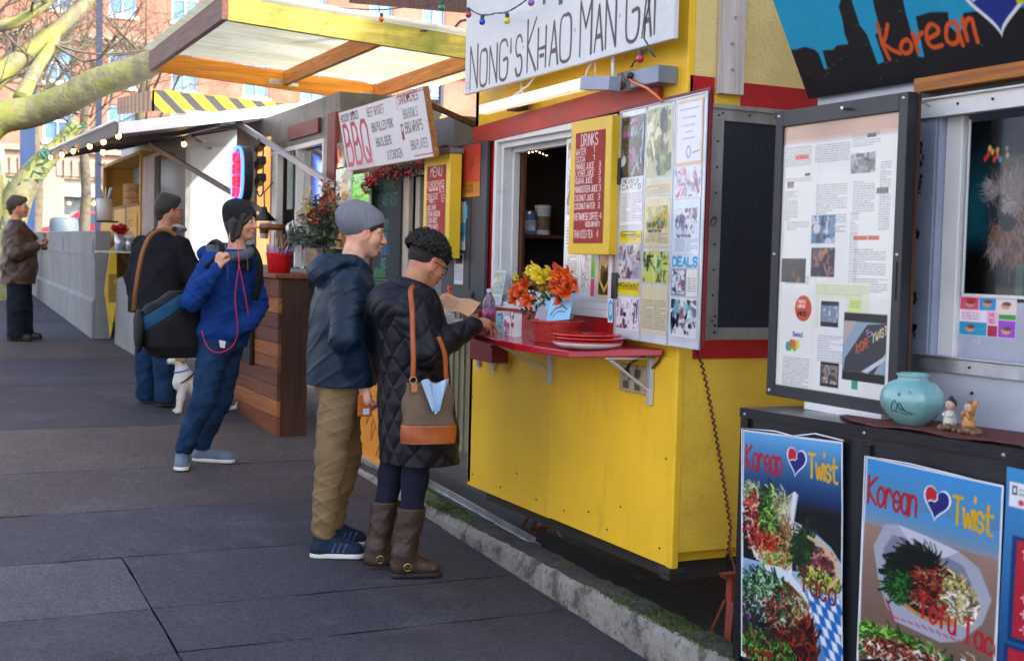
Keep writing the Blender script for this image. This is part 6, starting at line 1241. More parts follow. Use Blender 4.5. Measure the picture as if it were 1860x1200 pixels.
# ================================================================== YELLOW ORANGE SMALL CART AND DIAMOND BOARD
yc = thing('food_cart', (3.4, 16.6, sz(16.6)), 'small orange-yellow cart with a dark opening and bamboo steamers beyond the raised awning', 'food cart')
MST = M('mustard_panel', (.62,.33,.04), rough=.5, var=.1, vs=3)
xA = 2.52; yA, yB = 15.3, 18.4
b = MB(); b.box(xA,xA+.04,yA,yB,1.85,2.42); b.box(xA,xA+.04,yB-.1,yB,2.421,3.0); b.box(xA,xA+.04,yA,yA+.06,2.421,3.0); b.box(xA,5,yB,yB+.04,.8,3.05); b.box(xA,5,yA,yA+.04,.8,1.2); b.box(xA,5,yA+.04,yB,3.0,3.04); b.build('panel', MST, yc)
box('interior', DARKIN, yc, 3.1, 3.14, yA+.1, yB-.1, 1.2, 2.98)
b = MB(); 
for f in (.33,.66): b.box(xA-.006,xA-.001,yA+(yB-yA)*f-.02,yA+(yB-yA)*f+.02,1.86,2.41)
b.box(xA-.01,xA-.001,yA,yB,2.40,2.43); b.each('panel_batten', M('batten_brown', (.2,.1,.03)), yc)
q = Paint(.8,.40,.008,'d89a2c'); q.text('Bento', .1,.24,.12,.6,.014,'6a3a14',smooth=True); q.text('BURRITOS', .02,.05,.12,.42,.014,'6a3a14'); q.mesh('panel_lettering', (xA-.008, yA+.95, 1.92), UX, VZ, yc)
b = MB(); b.box(xA+.02,xA+.06,yA-.9,yA-.02,1.0,2.95); b.build('side_poster_wall', M('pinkish_grey', (.34,.27,.27), rough=.6, var=.3, vs=5), yc)
b = MB(); b.box(xA,xA+.02,yA-1.2,yA-.92,1.2,2.9); b.build('dark_doorway', DARKIN, yc)
b = MB()
for k in range(3): b.lathe([(.0,0),(.22,0),(.22,.085),(.0,.09)], (2.75, 16.6, 2.44+.09*k), 28)
st_ = b.build('bamboo_steamer', wood('bamboo','b8803a','7a4e1c',axis=0)); tag(st_, 'stack of round bamboo steamers in the opening of the orange-yellow cart', 'steamer')
# hazard striped roof board
hb = thing('hazard_board', (3.3, 15.3, 3.55), 'yellow board with black diagonal stripes on the roof of the far cart', 'board')
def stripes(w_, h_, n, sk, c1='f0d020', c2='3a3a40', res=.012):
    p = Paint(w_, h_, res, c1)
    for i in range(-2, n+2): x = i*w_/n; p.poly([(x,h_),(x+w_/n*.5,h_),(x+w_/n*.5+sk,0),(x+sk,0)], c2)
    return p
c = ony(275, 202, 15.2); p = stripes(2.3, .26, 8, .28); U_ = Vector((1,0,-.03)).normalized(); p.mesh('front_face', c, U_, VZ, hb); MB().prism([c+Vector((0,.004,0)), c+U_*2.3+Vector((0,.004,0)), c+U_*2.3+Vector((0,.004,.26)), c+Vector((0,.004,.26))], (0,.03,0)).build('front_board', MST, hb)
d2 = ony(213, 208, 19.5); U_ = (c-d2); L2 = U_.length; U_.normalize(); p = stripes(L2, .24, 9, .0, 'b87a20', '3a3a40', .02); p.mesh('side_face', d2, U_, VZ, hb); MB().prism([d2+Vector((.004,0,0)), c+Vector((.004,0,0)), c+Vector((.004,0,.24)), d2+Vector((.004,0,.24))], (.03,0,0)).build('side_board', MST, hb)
# concrete barrier walls
CN = M('barrier_concrete', (.25,.26,.27), rough=.75, var=.14, vs=2, bump=.3, bs=40, dirt=(.22,.20,.16), ds=1.6, dth=(.5,.75), dst=(1,1.5,.5))
w1 = thing('concrete_wall', (2.2, 20, sz(20)), 'long painted concrete barrier wall running away behind the man in the brown jacket', 'wall')
b = MB(); X0 = 2.15
b.hexa([(X0,16.28,.70),(2.34,16.28,.70),(2.2,30,1.3),(1.95,30,1.3),(X0,16.28,2.10),(2.34,16.28,2.10),(2.2,30,2.22),(1.95,30,2.22)]); b.build('wall_body', CN, w1, bevel=.01)
b = MB(); b.hexa([(X0-.03,16.28,.70),(X0-.001,16.28,.70),(1.949,30,1.3),(1.92,30,1.3),(X0-.03,16.28,1.22),(X0-.001,16.28,1.27),(1.949,30,1.62),(1.92,30,1.58)]); b.build('plinth', CN, w1, bevel=.006)
b = MB(); b.hexa([(X0-.012,16.28,1.78),(X0-.001,16.28,1.78),(1.949,30,1.99),(1.938,30,1.99),(X0-.012,16.28,1.81),(X0-.001,16.28,1.81),(1.949,30,2.02),(1.938,30,2.02)])
for f in (.0,.22,.46,.7,.95):
    y = 16.4+13*f; x = X0-(y-16.28)*.01465; z = 1.80+(y-16.28)*.0145
    b.hexa([(x-.012,y,z),(x-.001,y,z),(x-.001,y+.05,z),(x-.012,y+.05,z),(x-.012,y,z+.2),(x-.001,y,z+.2),(x-.001,y+.05,z+.2),(x-.012,y+.05,z+.2)])
b.build('raised_band', CN, w1)
w2_ = thing('concrete_wall', (2.35, 14, sz(14)), 'low rounded grey concrete barrier beside the yellow pointed board behind the men', 'wall')
a_, b__ = ons(213,628), ons(262,650); b = MB(); b.hexa([(a_.x,a_.y+.3,.62),(a_.x+.25,a_.y+.3,.62),(b__.x+.23,13.5,.5),(b__.x-.02,13.5,.5),(a_.x+.02,a_.y+.3,1.55),(a_.x+.25,a_.y+.3,1.55),(b__.x+.23,13.5,1.56),(b__.x,13.5,1.56)]); b.build('wall_body', CN, w2_, bevel=.05)
# pointed yellow board
A = ony(212,440,15.75); dm = thing('pointed_board', (2.3,15.75,sz(15.75)), 'tall narrow yellow board with a pointed foot squeezed between the concrete barriers', 'board')
po_ = [ony(x, y, 15.75) for x, y in ((212,440),(200,455),(190,530),(201,612),(212,545))]; MB().prism(po_, (0,.03,0)).build('panel', M('board_yellow', (.70,.45,.03), rough=.4, var=.06), dm)
b = MB(); rz_ = random.Random(6)
for i in range(16):
    y0_ = 500+i*3.2; 
    c = ony(197, y0_, 15.74); b.box(c.x, c.x+.11*rz_.uniform(.5,1), c.y-.004, c.y, c.z, c.z+.012)
b.build('lettering', M('ink_brown', (.12,.08,.03)), dm)
# condiment counter of the yellow cart
sc_ = thing('condiment_shelf', (2.35,15.2,1.75), 'narrow metal shelf with cups at the front of the orange-yellow cart', 'shelf')
A = ony(178,455,15.0); B = ony(246,453,15.0); MB().box(A.x, B.x, 15.0, 15.25, A.z-.02, A.z).build('board', STEEL, sc_); A2 = ony(175,400,16.2); B2 = ony(215,402,16.2); MB().box(A2.x,B2.x,16.2,16.35,A2.z-.02,A2.z).build('board', BLKM, sc_)
MB().beam(ony(215,458,15.1), ony(235,480,15.1), .02, .02).build('bracket', BLKM, sc_)
c = ony(217,430,15.1); c.z = A.z; t = thing('condiment_cup', c, 'silver cup holding a bright red flower on the metal condiment shelf', 'cup'); MB().lathe([(.05,0),(.06,.19),(.055,.19),(0,.02)], c, 16).build('cup', STEEL, t, smooth=True); b = MB(); 
for k in range(30): petal(b, c+Vector((0,0,.2)), (random.gauss(0,.7),random.gauss(0,.7),1), .13, .07, .1, random.random()*6)
b.build('red_bloom', M('bloom_red', (.5,.01,.01)), t)
c = ony(234,430,15.1); c.z = A.z; t = thing('condiment_cup', c, 'silver cup stuffed with white napkins beside the red flower', 'cup'); MB().lathe([(.05,0),(.06,.16),(.055,.16),(0,.02)], c, 16).build('cup', STEEL, t, smooth=True); MB().ball(c+Vector((0,0,.17)), .06, 10, (1.2,1.2,.6)).build('napkin', WHT, t)
c = ony(190,396,16.25); c.z = A2.z; t = thing('condiment_cup', c, 'white tub with utensils on the upper dark shelf of the far cart', 'tub'); MB().lathe([(.09,0),(.1,.26),(.09,.27),(0,.02)], c, 16).build('tub', WHT, t, smooth=True); b = MB(); 
for k in range(6): b.tube([c+Vector((0,0,.15)), c+Vector((random.uniform(-.1,.1),0,.4))], .01, 5)
b.build('utensil', STEEL, t)
# ================================================================== BEYOND: STREET, CAR, POLES, BUILDING, TREES
cr_ = thing('parked_car', (5.6, 45, sz(45)), 'red parked car seen over the concrete wall in front of the brick building', 'car')
CRD = M('car_red', (.60,.01,.05), rough=.25, coat=1, bump=0, var=.02); CG = M('car_glass', (.05,.07,.12), rough=.08, bump=0); z = sz(45)-.40
def carprof(x0, k=1): return [(x0,0.35),(x0+.15,.85),(x0+.9,1.0),(x0+1.5,1.48),(x0+3.0,1.5),(x0+3.8,1.02),(x0+4.4,.92),(x0+4.5,.35)]
pr = [(a, 45, z+h) for a, h in carprof(3.9)]; MB().prism(pr, (0,1.75,0)).build('body', CRD, cr_, bevel=.05)
MB().prism([(5.1,44.99,z+1.05),(5.55,44.99,z+1.40),(6.8,44.99,z+1.42),(7.4,44.99,z+1.05)], (0,-.01,0)).build('side_window', CG, cr_)
for x in (4.8,7.5): MB().lathe([(0,0),(.30,0),(.33,.04),(.33,.2),(0,.2)], (x,44.95,z+.33), 24, ax=(0,1,0)).each('wheel', MATS['tyre_black'], cr_)
c2 = thing('parked_car', (9.0, 47, sz(47)), 'dark blue and white car roof glimpsed right of the red car', 'car'); pr = [(a, 44, sz(44)+h) for a, h in carprof(6.9)]
pr = [(a, 43.6, sz(43.6)-.62+h) for a, h in carprof(6.75)]; MB().prism(pr, (0,1.3,0)).build('body', M('car_silver', (.55,.6,.68), rough=.3, coat=1, bump=0), c2, bevel=.05); MB().prism([(7.95,43.59,sz(43.6)+.43),(8.4,43.59,sz(43.6)+.80),(9.6,43.59,sz(43.6)+.80),(10.2,43.59,sz(43.6)+.43)], (0,-.01,0)).build('side_window', CG, c2)
for x in (7.6,10.3): MB().lathe([(0,0),(.30,0),(.33,.04),(.33,.2),(0,.2)], (x,43.55,sz(43.6)-.29), 24, ax=(0,1,0)).each('wheel', MATS['tyre_black'], c2)
BLU = M('dark_blue_paint', (.010,.02,.06), rough=.4)
c = ony(116, 428, 30); t = thing('litter_bin', c, 'grey-blue ribbed round bin standing behind the concrete wall', 'bin'); b = MB(); b.lathe([(.0,.42),(.22,.41),(.30,.36),(.32,.2),(.32,-.6),(.30,-.65)], c, 30); b.build('bin_body', M('bin_blue', (.10,.15,.19), rough=.5), t, smooth=True)
b = MB()
for k in range(16): a = k/16*6.28; b.beam(c+Vector((.325*math.cos(a),.325*math.sin(a),-.6)), c+Vector((.325*math.cos(a),.325*math.sin(a),.22)), .02, .02)
b.each('rib', MATS['bin_blue'], t)
A = ony(178,430,26); pl_ = thing('street_pole', (A.x,26,sz(26)), 'dark navy square street pole rising behind the far cart', 'pole'); MB().box(A.x-.055,A.x+.055,26,26.11,sz(26),7.5).build('shaft', BLU, pl_); MB().box(A.x-.08,A.x+.08,25.97,26.14,sz(26),sz(26)+.3).build('base', BLU, pl_)
MB().beam((A.x,26,3.6),(A.x+.6,26,3.1),.03,.03).build('brace', BLKM, pl_)
A = ony(50,420,34); p2_ = thing('street_pillar', (A.x,34,sz(34)), 'thick bright blue pillar standing behind the tree trunk at left', 'pillar'); MB().box(A.x-.17,A.x+.17,34,34.3,sz(34),6.0).build('shaft', M('bright_blue', (.015,.045,.14), rough=.4), p2_); MB().box(A.x-.2,A.x+.2,33.97,34.33,5.9,6.05).build('cap', M('bright_blue', (0,0,0)), p2_)
A = ony(2,420,24); p3_ = thing('street_pole', (A.x,24,sz(24)), 'slim white post at the left edge of the view', 'pole'); MB().box(A.x-.06,A.x+.04,24,24.08,sz(24),3.6).build('shaft', WHT, p3_)
# building
BK = M('salmon_brick', (.38,.135,.095), rough=.85, var=.12, vs=1.2, bump=.2, bs=6, dirt=(.42,.22,.16), ds=.5, dth=(.45,.7)); ST = M('pale_stone', (.36,.26,.21), rough=.8, var=.08, vs=.6, bump=.1, bs=4)
bd_ = thing('brick_building', (12, 60, sz(60)), 'large sunlit salmon brick building with white window frames across the far street', 'building')
FY = 60.0; wins = []
cols_x = [2.1, 6.3, 9.05, 11.85, 15.2, 18.0, 21.4, 24.2]
rows_z = [(6.75,8.55),(9.35,11.05),(12.55,14.6),(15.6,17.6),(18.6,20.6)]
def wall_holes(x0, x1, z0, z1, holes, y, mat, th=.4):
    xs = sorted(set([x0,x1]+[h[0] for h in holes]+[h[1] for h in holes])); zs = sorted(set([z0,z1]+[h[2] for h in holes]+[h[3] for h in holes])); b = MB()
    for i in range(len(xs)-1):
        for j in range(len(zs)-1):
            cx_, cz_ = (xs[i]+xs[i+1])/2, (zs[j]+zs[j+1])/2
            if not any(h[0] < cx_ < h[1] and h[2] < cz_ < h[3] for h in holes): b.box(xs[i],xs[i+1],y,y+th,zs[j],zs[j+1])
    return b
holes = [(x-.62, x+.62, a, c) for x in cols_x for a, c in rows_z]
wall_holes(-6, 27, 6.45, 23, holes, FY, BK).build('brick_wall', BK, bd_)
shops = [(x0, x0+2.3, 3.4, 5.10) for x0 in (.2, 3.2, 6.5, 9.6, 12.8, 16, 19.2, 22.4)]
wall_holes(-6, 27, 2.0, 6.45, shops, FY-.05, ST, .45).build('stone_base', ST, bd_)
b = MB(); b.box(-6,27,FY-.35,FY,11.38,11.55); b.box(-6,27,FY-.2,FY-.001,11.2,11.38); b.box(-6,27,FY-.3,FY-.051,6.25,6.5); b.build('cornice', ST, bd_)
b = MB()
for z in (2.6,3.1,3.6,4.1,4.6,5.1): b.box(-6,27,FY-.06,FY-.0505,z,z+.04) if False else None
for k in range(60): b.box(-5.9+k*.55,-5.5+k*.55,FY-.28,FY-.201,11.26,11.37)
b.each('dentil', ST, bd_)
WG = M('sky_blue_glass', (.12,.25,.55), rough=.12, metal=.5, var=.3, vs=1, bump=0); WFm = M('frame_white', (.72,.72,.70), rough=.5, bump=0); LIT = M('shop_glass', (.10,.13,.15), rough=.1, metal=.4, var=.5, vs=1.5, bump=0)
wfm = None
for x in cols_x:
    for a, c in rows_z:
        b = MB(); X0_, X1_ = x-.62, x+.62
        b.box(X0_,X0_+.08,FY+.1,FY+.18,a,c); b.box(X1_-.08,X1_,FY+.1,FY+.18,a,c); b.box(X0_+.08,X1_-.08,FY+.1,FY+.18,c-.1,c); b.box(X0_+.08,X1_-.08,FY+.1,FY+.18,a,a+.1); b.box(X0_+.08,X1_-.08,FY+.09,FY+.17,(a+c)/2-.04,(a+c)/2+.04); b.box(x-.025,x+.025,FY+.1,FY+.16,a+.1,(a+c)/2-.04); b.box(x-.025,x+.025,FY+.1,FY+.16,(a+c)/2+.04,c-.1); b.box(X0_-.08,X1_+.08,FY-.1,FY-.001,a-.14,a)
        wo_ = b.build('window', WFm, bd_); MB().box(X0_,X1_,FY+.2,FY+.22,a,c).build('pane', WG, wo_)
for x0, x1, a, c in shops:
    b = MB(); b.box(x0,x0+.07,FY,FY+.1,a,c); b.box(x1-.07,x1,FY,FY+.1,a,c); b.box(x0+.07,x1-.07,FY,FY+.1,4.32,4.42); b.box(x0+1.1,x0+1.16,FY,FY+.1,a,4.32); b.box(x0+.07,x1-.07,FY,FY+.1,a,a+.1)
    wo_ = b.build('shop_window', M('frame_grey_green', (.30,.36,.36), rough=.5), bd_); MB().box(x0,x1,FY+.2,FY+.22,a,4.37).build('pane', LIT, wo_); MB().box(x0,x1,FY+.2,FY+.22,4.371,c).build('transom', M('transom_green', (.42,.52,.50), rough=.3), wo_)
    b = MB(); n = 8
    for k in range(n): 
        xa = x0-.25+k*(x1-x0+.5)/n; b.add([(xa,FY-.07,5.95),(xa+.32,FY-.07,5.95),(xa+.32,FY-.12,5.22),(xa,FY-.12,5.22)], [(0,1,2,3)])
        b.box(xa+.30,xa+.34,FY-.2,FY-.06,5.2,5.95)
    b.each('awning_fin', ST, bd_)
b = MB(); rr_ = random.Random(2)
for i in range(10): b.ball((rr_.uniform(6.7,8.7), FY+.12, rr_.uniform(4.0,4.2)), .06, 8)
b.each('shop_lamp', M('shop_bulb', (1,.7,.4), emit='ffb860', es=9, bump=0), bd_)
b = MB(); b.box(-6,27,FY+.4,FY+9,2,22.8); b.build('mass', DARKIN, bd_)
# second far building (pale, blue-grey glazed storeys) seen above the timber roof
fb = thing('office_building', (40, 75, 3.5), 'pale grey office building with dark window bands seen above the timber roof', 'building')
b = MB(); b.box(24,52,78,90,3.5,20.0); b.build('wall', M('pale_concrete', (.36,.38,.43), rough=.7), fb)
b = MB()
for z in (5.2,8.0,10.8,13.6,15.6,17.6): b.box(24.2,51.8,77.9,77.999,z,z+1.1)
b.each('window_band', M('band_dark', (.09,.11,.16), rough=.2), fb)
b = MB()
for z in (5.2,8.0,10.8,13.6,15.6,17.6):
    for k in range(20): b.box(24.8+k*1.35,25.3+k*1.35,77.86,77.899,z+.25,z+.8)
b.each('lit_pane', M('pane_cream', (.6,.55,.45)), fb)
b = MB(); b.box(23.5,52.5,77.5,90.5,19.99,20.4); b.build('parapet', M('pale_concrete', (0,0,0)), fb)
A = ony(803,40,40); pl4 = thing('street_pole', (A.x,40,sz(40)), 'thin dark pole above the timber roof left of the signboard', 'pole'); MB().tube([(A.x,40,sz(40)),(A.x,40,9.2)], .07, 10).build('shaft', BLU, pl4); MB().tube([(A.x,40,9.2),(A.x+.5,39.6,9.9),(A.x+1.3,39,10.1)], .05, 8).build('arm', BLU, pl4)
# eaves of a neighbouring shelter at the very top, with wires
eb = MB().beam(ony(640,-8,9.6), ony(870,10,8.2), .05, .12).build('shelter_beam', TRM); tag(eb, 'weathered brown beam just entering at the top beside the signboard', 'beam')
# unseen tall block added at the right rear to shade the pavement
nb = thing('unseen_block', (20, -16, 0), 'unseen plain brick block added behind the food carts to shade the pavement', 'building')
MB().box(13.5,19,-34,-3.5,-1.6,14.7).build('wall', BK, nb); MB().box(13.4,19.1,-34.1,-3.4,14.7,14.9).build('roof', ST, nb)
ob = thing('unseen_block', (-19, 10, 0), 'long pale unseen block added across the road to bounce sunlight', 'building')  # unseen pale wall, added to bounce sunlight onto the cart fronts
MB().box(-24,-17,-30,58,-3,17).build('wall', M('bounce_wall', (.56,.58,.64), rough=.85, var=.06), ob); b = MB()
for k in range(14):
    for j in range(5): y = -27+k*6; b.box(-16.999,-16.95,y,y+1.6,1.6+j*3.1,3.4+j*3.1)
b.each('window', WG, ob)
# ---- trees
BARK = M('mossy_bark', (.19,.18,.11), rough=.9, var=.25, vs=9, bump=1.0, bs=22, dirt=(.23,.25,.045), ds=2.4, dth=(.44,.62)); BARKD = M('grey_bark', (.12,.10,.085), rough=.9, var=.3, vs=10, bump=.8, bs=30, dirt=(.13,.14,.05), ds=4, dth=(.5,.65))
rt = random.Random(17)
def rough_tube(b, pts, rr, n=14):
    fine = []; fr = []
    for i in range(len(pts)-1):
        for k in range(8):
            t = k/8; p0, p1, p2, p3 = pts[max(i-1,0)], pts[i], pts[i+1], pts[min(i+2,len(pts)-1)]
            q = .5*((2*p1)+(p2-p0)*t+(2*p0-5*p1+4*p2-p3)*t*t+(3*p1-p0-3*p2+p3)*t**3); fine.append(q); fr.append((rr[i]*(1-t)+rr[i+1]*t)*rt.uniform(.98,1.02))
    fine.append(pts[-1]); fr.append(rr[-1]); b.tube(fine, fr, n)
    return fine
def twig(b, p, d, L, r, depth):
    d = d.normalized(); q = p; pts = [p]; rr = [r]; n = 4
    for i in range(n):
        d = (d+Vector((rt.gauss(0,.16), rt.gauss(0,.16), rt.gauss(.03,.14)))).normalized(); q = q+d*(L/n); pts.append(q); rr.append(r*(1-(i+1)/n*.6))
        if depth > 0 and rt.random() < .85: twig(b, q, (d+Vector((rt.gauss(0,.7), rt.gauss(0,.5), rt.gauss(.15,.6)))), L*rt.uniform(.45,.75), rr[-1]*.65, depth-1)
    b.tube(pts, rr, 5 if r < .03 else 7, cap=False)
t1 = thing('street_tree', (.35, 14, sz(14)), 'bare tree whose thick mossy limb sweeps across the upper left of the view', 'tree')
b = MB(); base = Vector((.3,14,sz(14)-.1)); fork = ony(-45,275,14)
rough_tube(b, [base, base+Vector((-.05,0,.9)), Vector((fork.x-.05,14,1.9)), fork+Vector((0,0,-.25)), fork+Vector((0,0,.1))], [.34,.27,.25,.26,.2]); b.build('trunk', BARK, t1, smooth=True)
b = MB(); lp = [ony(x, y, Y) for x, y, Y in ((-50,255,14),(0,215,13.9),(60,203,13.8),(120,180,13.6),(180,150,13.4),(240,130,13.2),(300,100,13.0),(400,30,12.8),(480,-60,12.6))]
rough_tube(b, lp, [.18,.165,.155,.155,.150,.14,.125,.11,.10], 18); b.build('limb', BARK, t1, smooth=True)
b = MB(); lp = [ony(x, y, Y) for x, y, Y in ((-50,190,14.3),(0,135,14.5),(50,98,14.6),(95,62,14.7),(140,20,14.8),(175,-20,15))]; rough_tube(b, lp, [.13,.11,.095,.085,.08,.07], 12); lp2 = [ony(x, y, Y) for x, y, Y in ((38,180,13.9),(62,132,14.3),(92,85,14.6),(104,58,14.7))]; rough_tube(b, lp2, [.085,.07,.06,.05], 12)
lp3 = [ony(x, y, Y) for x, y, Y in ((-20,50,14.5),(30,40,14.5),(85,5,14.6),(110,-20,14.6))]; rough_tube(b, lp3, [.07,.06,.055,.05], 10); b.build('limb', BARK, t1, smooth=True)
b = MB()
for src, n in ((lp, 9), (lp2, 5), (lp3, 8)):
    for i in range(n):
        k = rt.randrange(len(src)-1); p_ = src[k].lerp(src[k+1], rt.random()); twig(b, p_, Vector((rt.uniform(-.2,.9), rt.gauss(0,.5), rt.uniform(-.5,.9))), rt.uniform(.6,1.2), .018, 2)
b.build('twig', BARKD, t1)
t2 = thing('street_tree', (ony(14,400,22).x, 22, sz(22)), 'leaning mossy trunk wrapped in green light wire behind the man in the brown jacket', 'tree')
b = MB(); lp = [ony(x, y, 22) for x, y in ((18,440),(22,395),(38,350),(60,315),(82,290),(110,262),(140,225))]; rough_tube(b, [Vector((lp[0].x,22,sz(22)-.1))]+lp, [.30,.26,.24,.22,.20,.17,.14,.12], 14); lp_ = [ony(x, y, 22.2) for x, y in ((20,375),(8,345),(-15,315))]; rough_tube(b, lp_, [.18,.15,.12], 12); b.build('trunk', BARK, t2, smooth=True)
b = MB(); 
for i in range(60):
    k = rt.randrange(len(lp)-1); c = lp[k].lerp(lp[k+1], rt.random())+Vector((rt.gauss(0,.10), -.2, rt.gauss(0,.10))); b.tube([c, c+Vector((rt.gauss(0,.09),0,rt.gauss(0,.09)))], .014, 5)
b.each('light_wire', M('wire_green', (.01,.10,.07), rough=.5), t2)
def far_tree(px, Y, label, H_=9, seed=1):
    global rt
    rt = random.Random(seed); c = ony(px, 400, Y); t = thing('street_tree', (c.x, Y, sz(Y)), label, 'tree', 'bare trees before the brick building'); b = MB(); p0_ = Vector((c.x, Y, sz(Y)-.2)); pts = [p0_, p0_+Vector((.1,0,2)), p0_+Vector((.0,0,4)), p0_+Vector((.3,0,6.0))]; rough_tube(b, pts, [.2,.16,.13,.09], 10); b.build('trunk', BARKD, t, smooth=True)
    b = MB()
    for i in range(13): twig(b, pts[1].lerp(pts[3], .35+.65*rt.random()), Vector((rt.uniform(-1,1), rt.gauss(0,.4), rt.uniform(.3,1.2))), rt.uniform(2.2,4.2), .042, 3)
    b.build('crown', BARKD, t)
far_tree(60, 36, 'bare far tree with a crown of thin branches above the concrete wall', seed=3); far_tree(150, 42, 'bare slim tree in front of the salmon building\'s first windows', seed=5); far_tree(250, 38, 'bare tree whose twigs cross the building just left of the timber roof', seed=8); far_tree(-60, 32, 'bare tree leaning into the view from the far left edge', seed=12)
far_tree(720, 55, 'bare tree tips above the green timber beam', seed=15)
# ================================================================== FIGURES: smooth blended volumes turned into one skin each
def V(*a): return np.array(a, float)
def nrm(v): v = np.asarray(v, float); return v/np.linalg.norm(v)
class SDF:
    def __init__(s, lo, hi, h):
        s.lo = np.array(lo, float); s.h = h; s.n = (np.ceil((np.array(hi)-s.lo)/h)).astype(int)+1
        s.D = np.full(s.n, .2, np.float32); s.ax = [s.lo[i]+h*np.arange(s.n[i]) for i in range(3)]
    def put(s, lo, hi, fn, k, op):
        i0 = np.maximum(0, ((np.array(lo)-s.lo)/s.h).astype(int)-1); i1 = np.minimum(s.n, ((np.array(hi)-s.lo)/s.h).astype(int)+3)
        if (i1 <= i0).any(): return s
        sl = tuple(slice(a, b) for a, b in zip(i0, i1)); X = s.ax[0][sl[0]][:,None,None]; Y = s.ax[1][sl[1]][None,:,None]; Z = s.ax[2][sl[2]][None,None,:]
        d = fn(X, Y, Z); a = s.D[sl]
        if op == 's': a2 = -a; h = np.clip(.5+.5*(a2-d)/k, 0, 1); r = -(a2*(1-h)+d*h-k*h*(1-h))
        elif op == 'x': r = np.maximum(a, d)
        else: h = np.clip(.5+.5*(a-d)/k, 0, 1); r = a*(1-h)+d*h-k*h*(1-h)
        s.D[sl] = r; return s
    def cap(s, a, b, ra, rb=None, k=.02, flat=None, fr=1., disp=None, op='u'):
        a = np.array(a, float); b = np.array(b, float); rb = ra if rb is None else rb; ab = b-a; L2 = max(1e-9, ab@ab); f = nrm(flat) if flat is not None else None
        def fn(X, Y, Z):
            x, y, z = X-a[0], Y-a[1], Z-a[2]; t = np.clip((x*ab[0]+y*ab[1]+z*ab[2])/L2, 0, 1); vx, vy, vz = x-t*ab[0], y-t*ab[1], z-t*ab[2]; q = vx*vx+vy*vy+vz*vz
            if f is not None: c = vx*f[0]+vy*f[1]+vz*f[2]; q = q+c*c*(fr*fr-1)
            d = np.sqrt(q)-(ra+(rb-ra)*t)
            return d+disp(X, Y, Z, t) if disp else d
        m = max(ra, rb)+k+.01; return s.put(np.minimum(a, b)-m, np.maximum(a, b)+m, fn, k, op)
    def chain(s, pts, rr, **k):
        for p, q, a, b in zip(pts, pts[1:], rr, rr[1:]): s.cap(p, q, a, b, **k)
        return s
    def ell(s, c, r, R=None, k=.02, op='u', disp=None):
        c = np.array(c, float); r = np.array(r, float); R = np.eye(3) if R is None else np.asarray(R)
        def fn(X, Y, Z):
            x, y, z = X-c[0], Y-c[1], Z-c[2]; u = [x*R[0,i]+y*R[1,i]+z*R[2,i] for i in range(3)]
            k0 = np.sqrt(sum((u[i]/r[i])**2 for i in range(3)))+1e-6; k1 = np.sqrt(sum((u[i]/r[i]**2)**2 for i in range(3)))+1e-6
            d = k0*(k0-1)/k1; return d+disp(X, Y, Z, 0) if disp else d
        m = r.max()+k+.01; return s.put(c-m, c+m, fn, k, op)
    def loft(s, lv, ang=0, k=.02, disp=None, pw=2.3):
        lv = sorted(lv); zs = [l[0] for l in lv]; A = [[l[i] for l in lv] for i in range(1, 5)]; ca, sa = math.cos(ang), math.sin(ang)
        def fn(X, Y, Z):
            cx, cy, rx, ry = (np.interp(Z, zs, a) for a in A); x, y = X-cx, Y-cy; u = x*ca+y*sa; v = -x*sa+y*ca
            q = (np.abs(u/rx)**pw+np.abs(v/ry)**pw)**(1/pw); d = (q-1)*np.minimum(rx, ry)
            if disp: d = d+disp(X, Y, Z, np.arctan2(v, u))
            e = np.maximum(zs[0]-Z, Z-zs[-1]); return np.maximum(d, e)
        m = max(A[2]+A[3])+k+.03; cx, cy = A[0], A[1]
        return s.put((min(cx)-m, min(cy)-m, zs[0]-k-.01), (max(cx)+m, max(cy)+m, zs[-1]+k+.01), fn, k, 'u')
    def cut(s, p, n): p = np.array(p, float); n = nrm(n); return s.put(s.lo, s.lo+s.h*s.n, lambda X, Y, Z: (X-p[0])*n[0]+(Y-p[1])*n[1]+(Z-p[2])*n[2], .01, 'x')
    def build(s, name, mat, parent, colf=None):
        D = s.D; ins = D < 0; n = s.n; acc = np.zeros((n.prod(), 3)); cnt = np.zeros(n.prod()); quads = []
        def flat(i, j, k): return (i*n[1]+j)*n[2]+k
        for ax in range(3):
            a = [slice(None)]*3; b = [slice(None)]*3; a[ax] = slice(0, -1); b[ax] = slice(1, None)
            I = np.argwhere(ins[tuple(a)] != ins[tuple(b)])
            I = I[(I[:, (ax+1)%3] > 0) & (I[:, (ax+2)%3] > 0)]
            if len(I) == 0: continue
            J = I.copy(); J[:, ax] += 1; d0 = D[tuple(I.T)]; d1 = D[tuple(J.T)]; t = d0/(d0-d1); P = I.astype(float); P[:, ax] += t
            u, v = (ax+1) % 3, (ax+2) % 3; cells = []
            for du, dv in ((0,0),(-1,0),(-1,-1),(0,-1)):
                Cc = I.copy(); Cc[:, u] += du; Cc[:, v] += dv; f = flat(*Cc.T); cells.append(f); cnt += np.bincount(f, minlength=len(cnt))
                for q in range(3): acc[:, q] += np.bincount(f, P[:, q], minlength=len(cnt))
            Q = np.stack(cells, 1); fl = d0 > 0; Q[fl] = Q[fl][:, ::-1]; quads.append(Q)
        Q = np.concatenate(quads); used = np.unique(Q); mp = np.zeros(len(cnt), np.int64); mp[used] = np.arange(len(used)); co = acc[used]/cnt[used][:, None]*s.h+s.lo; Q = mp[Q]
        col = colf(co) if colf else None
        return grid_mesh(name, co, Q.reshape(-1), 4, col, mat, parent, True)
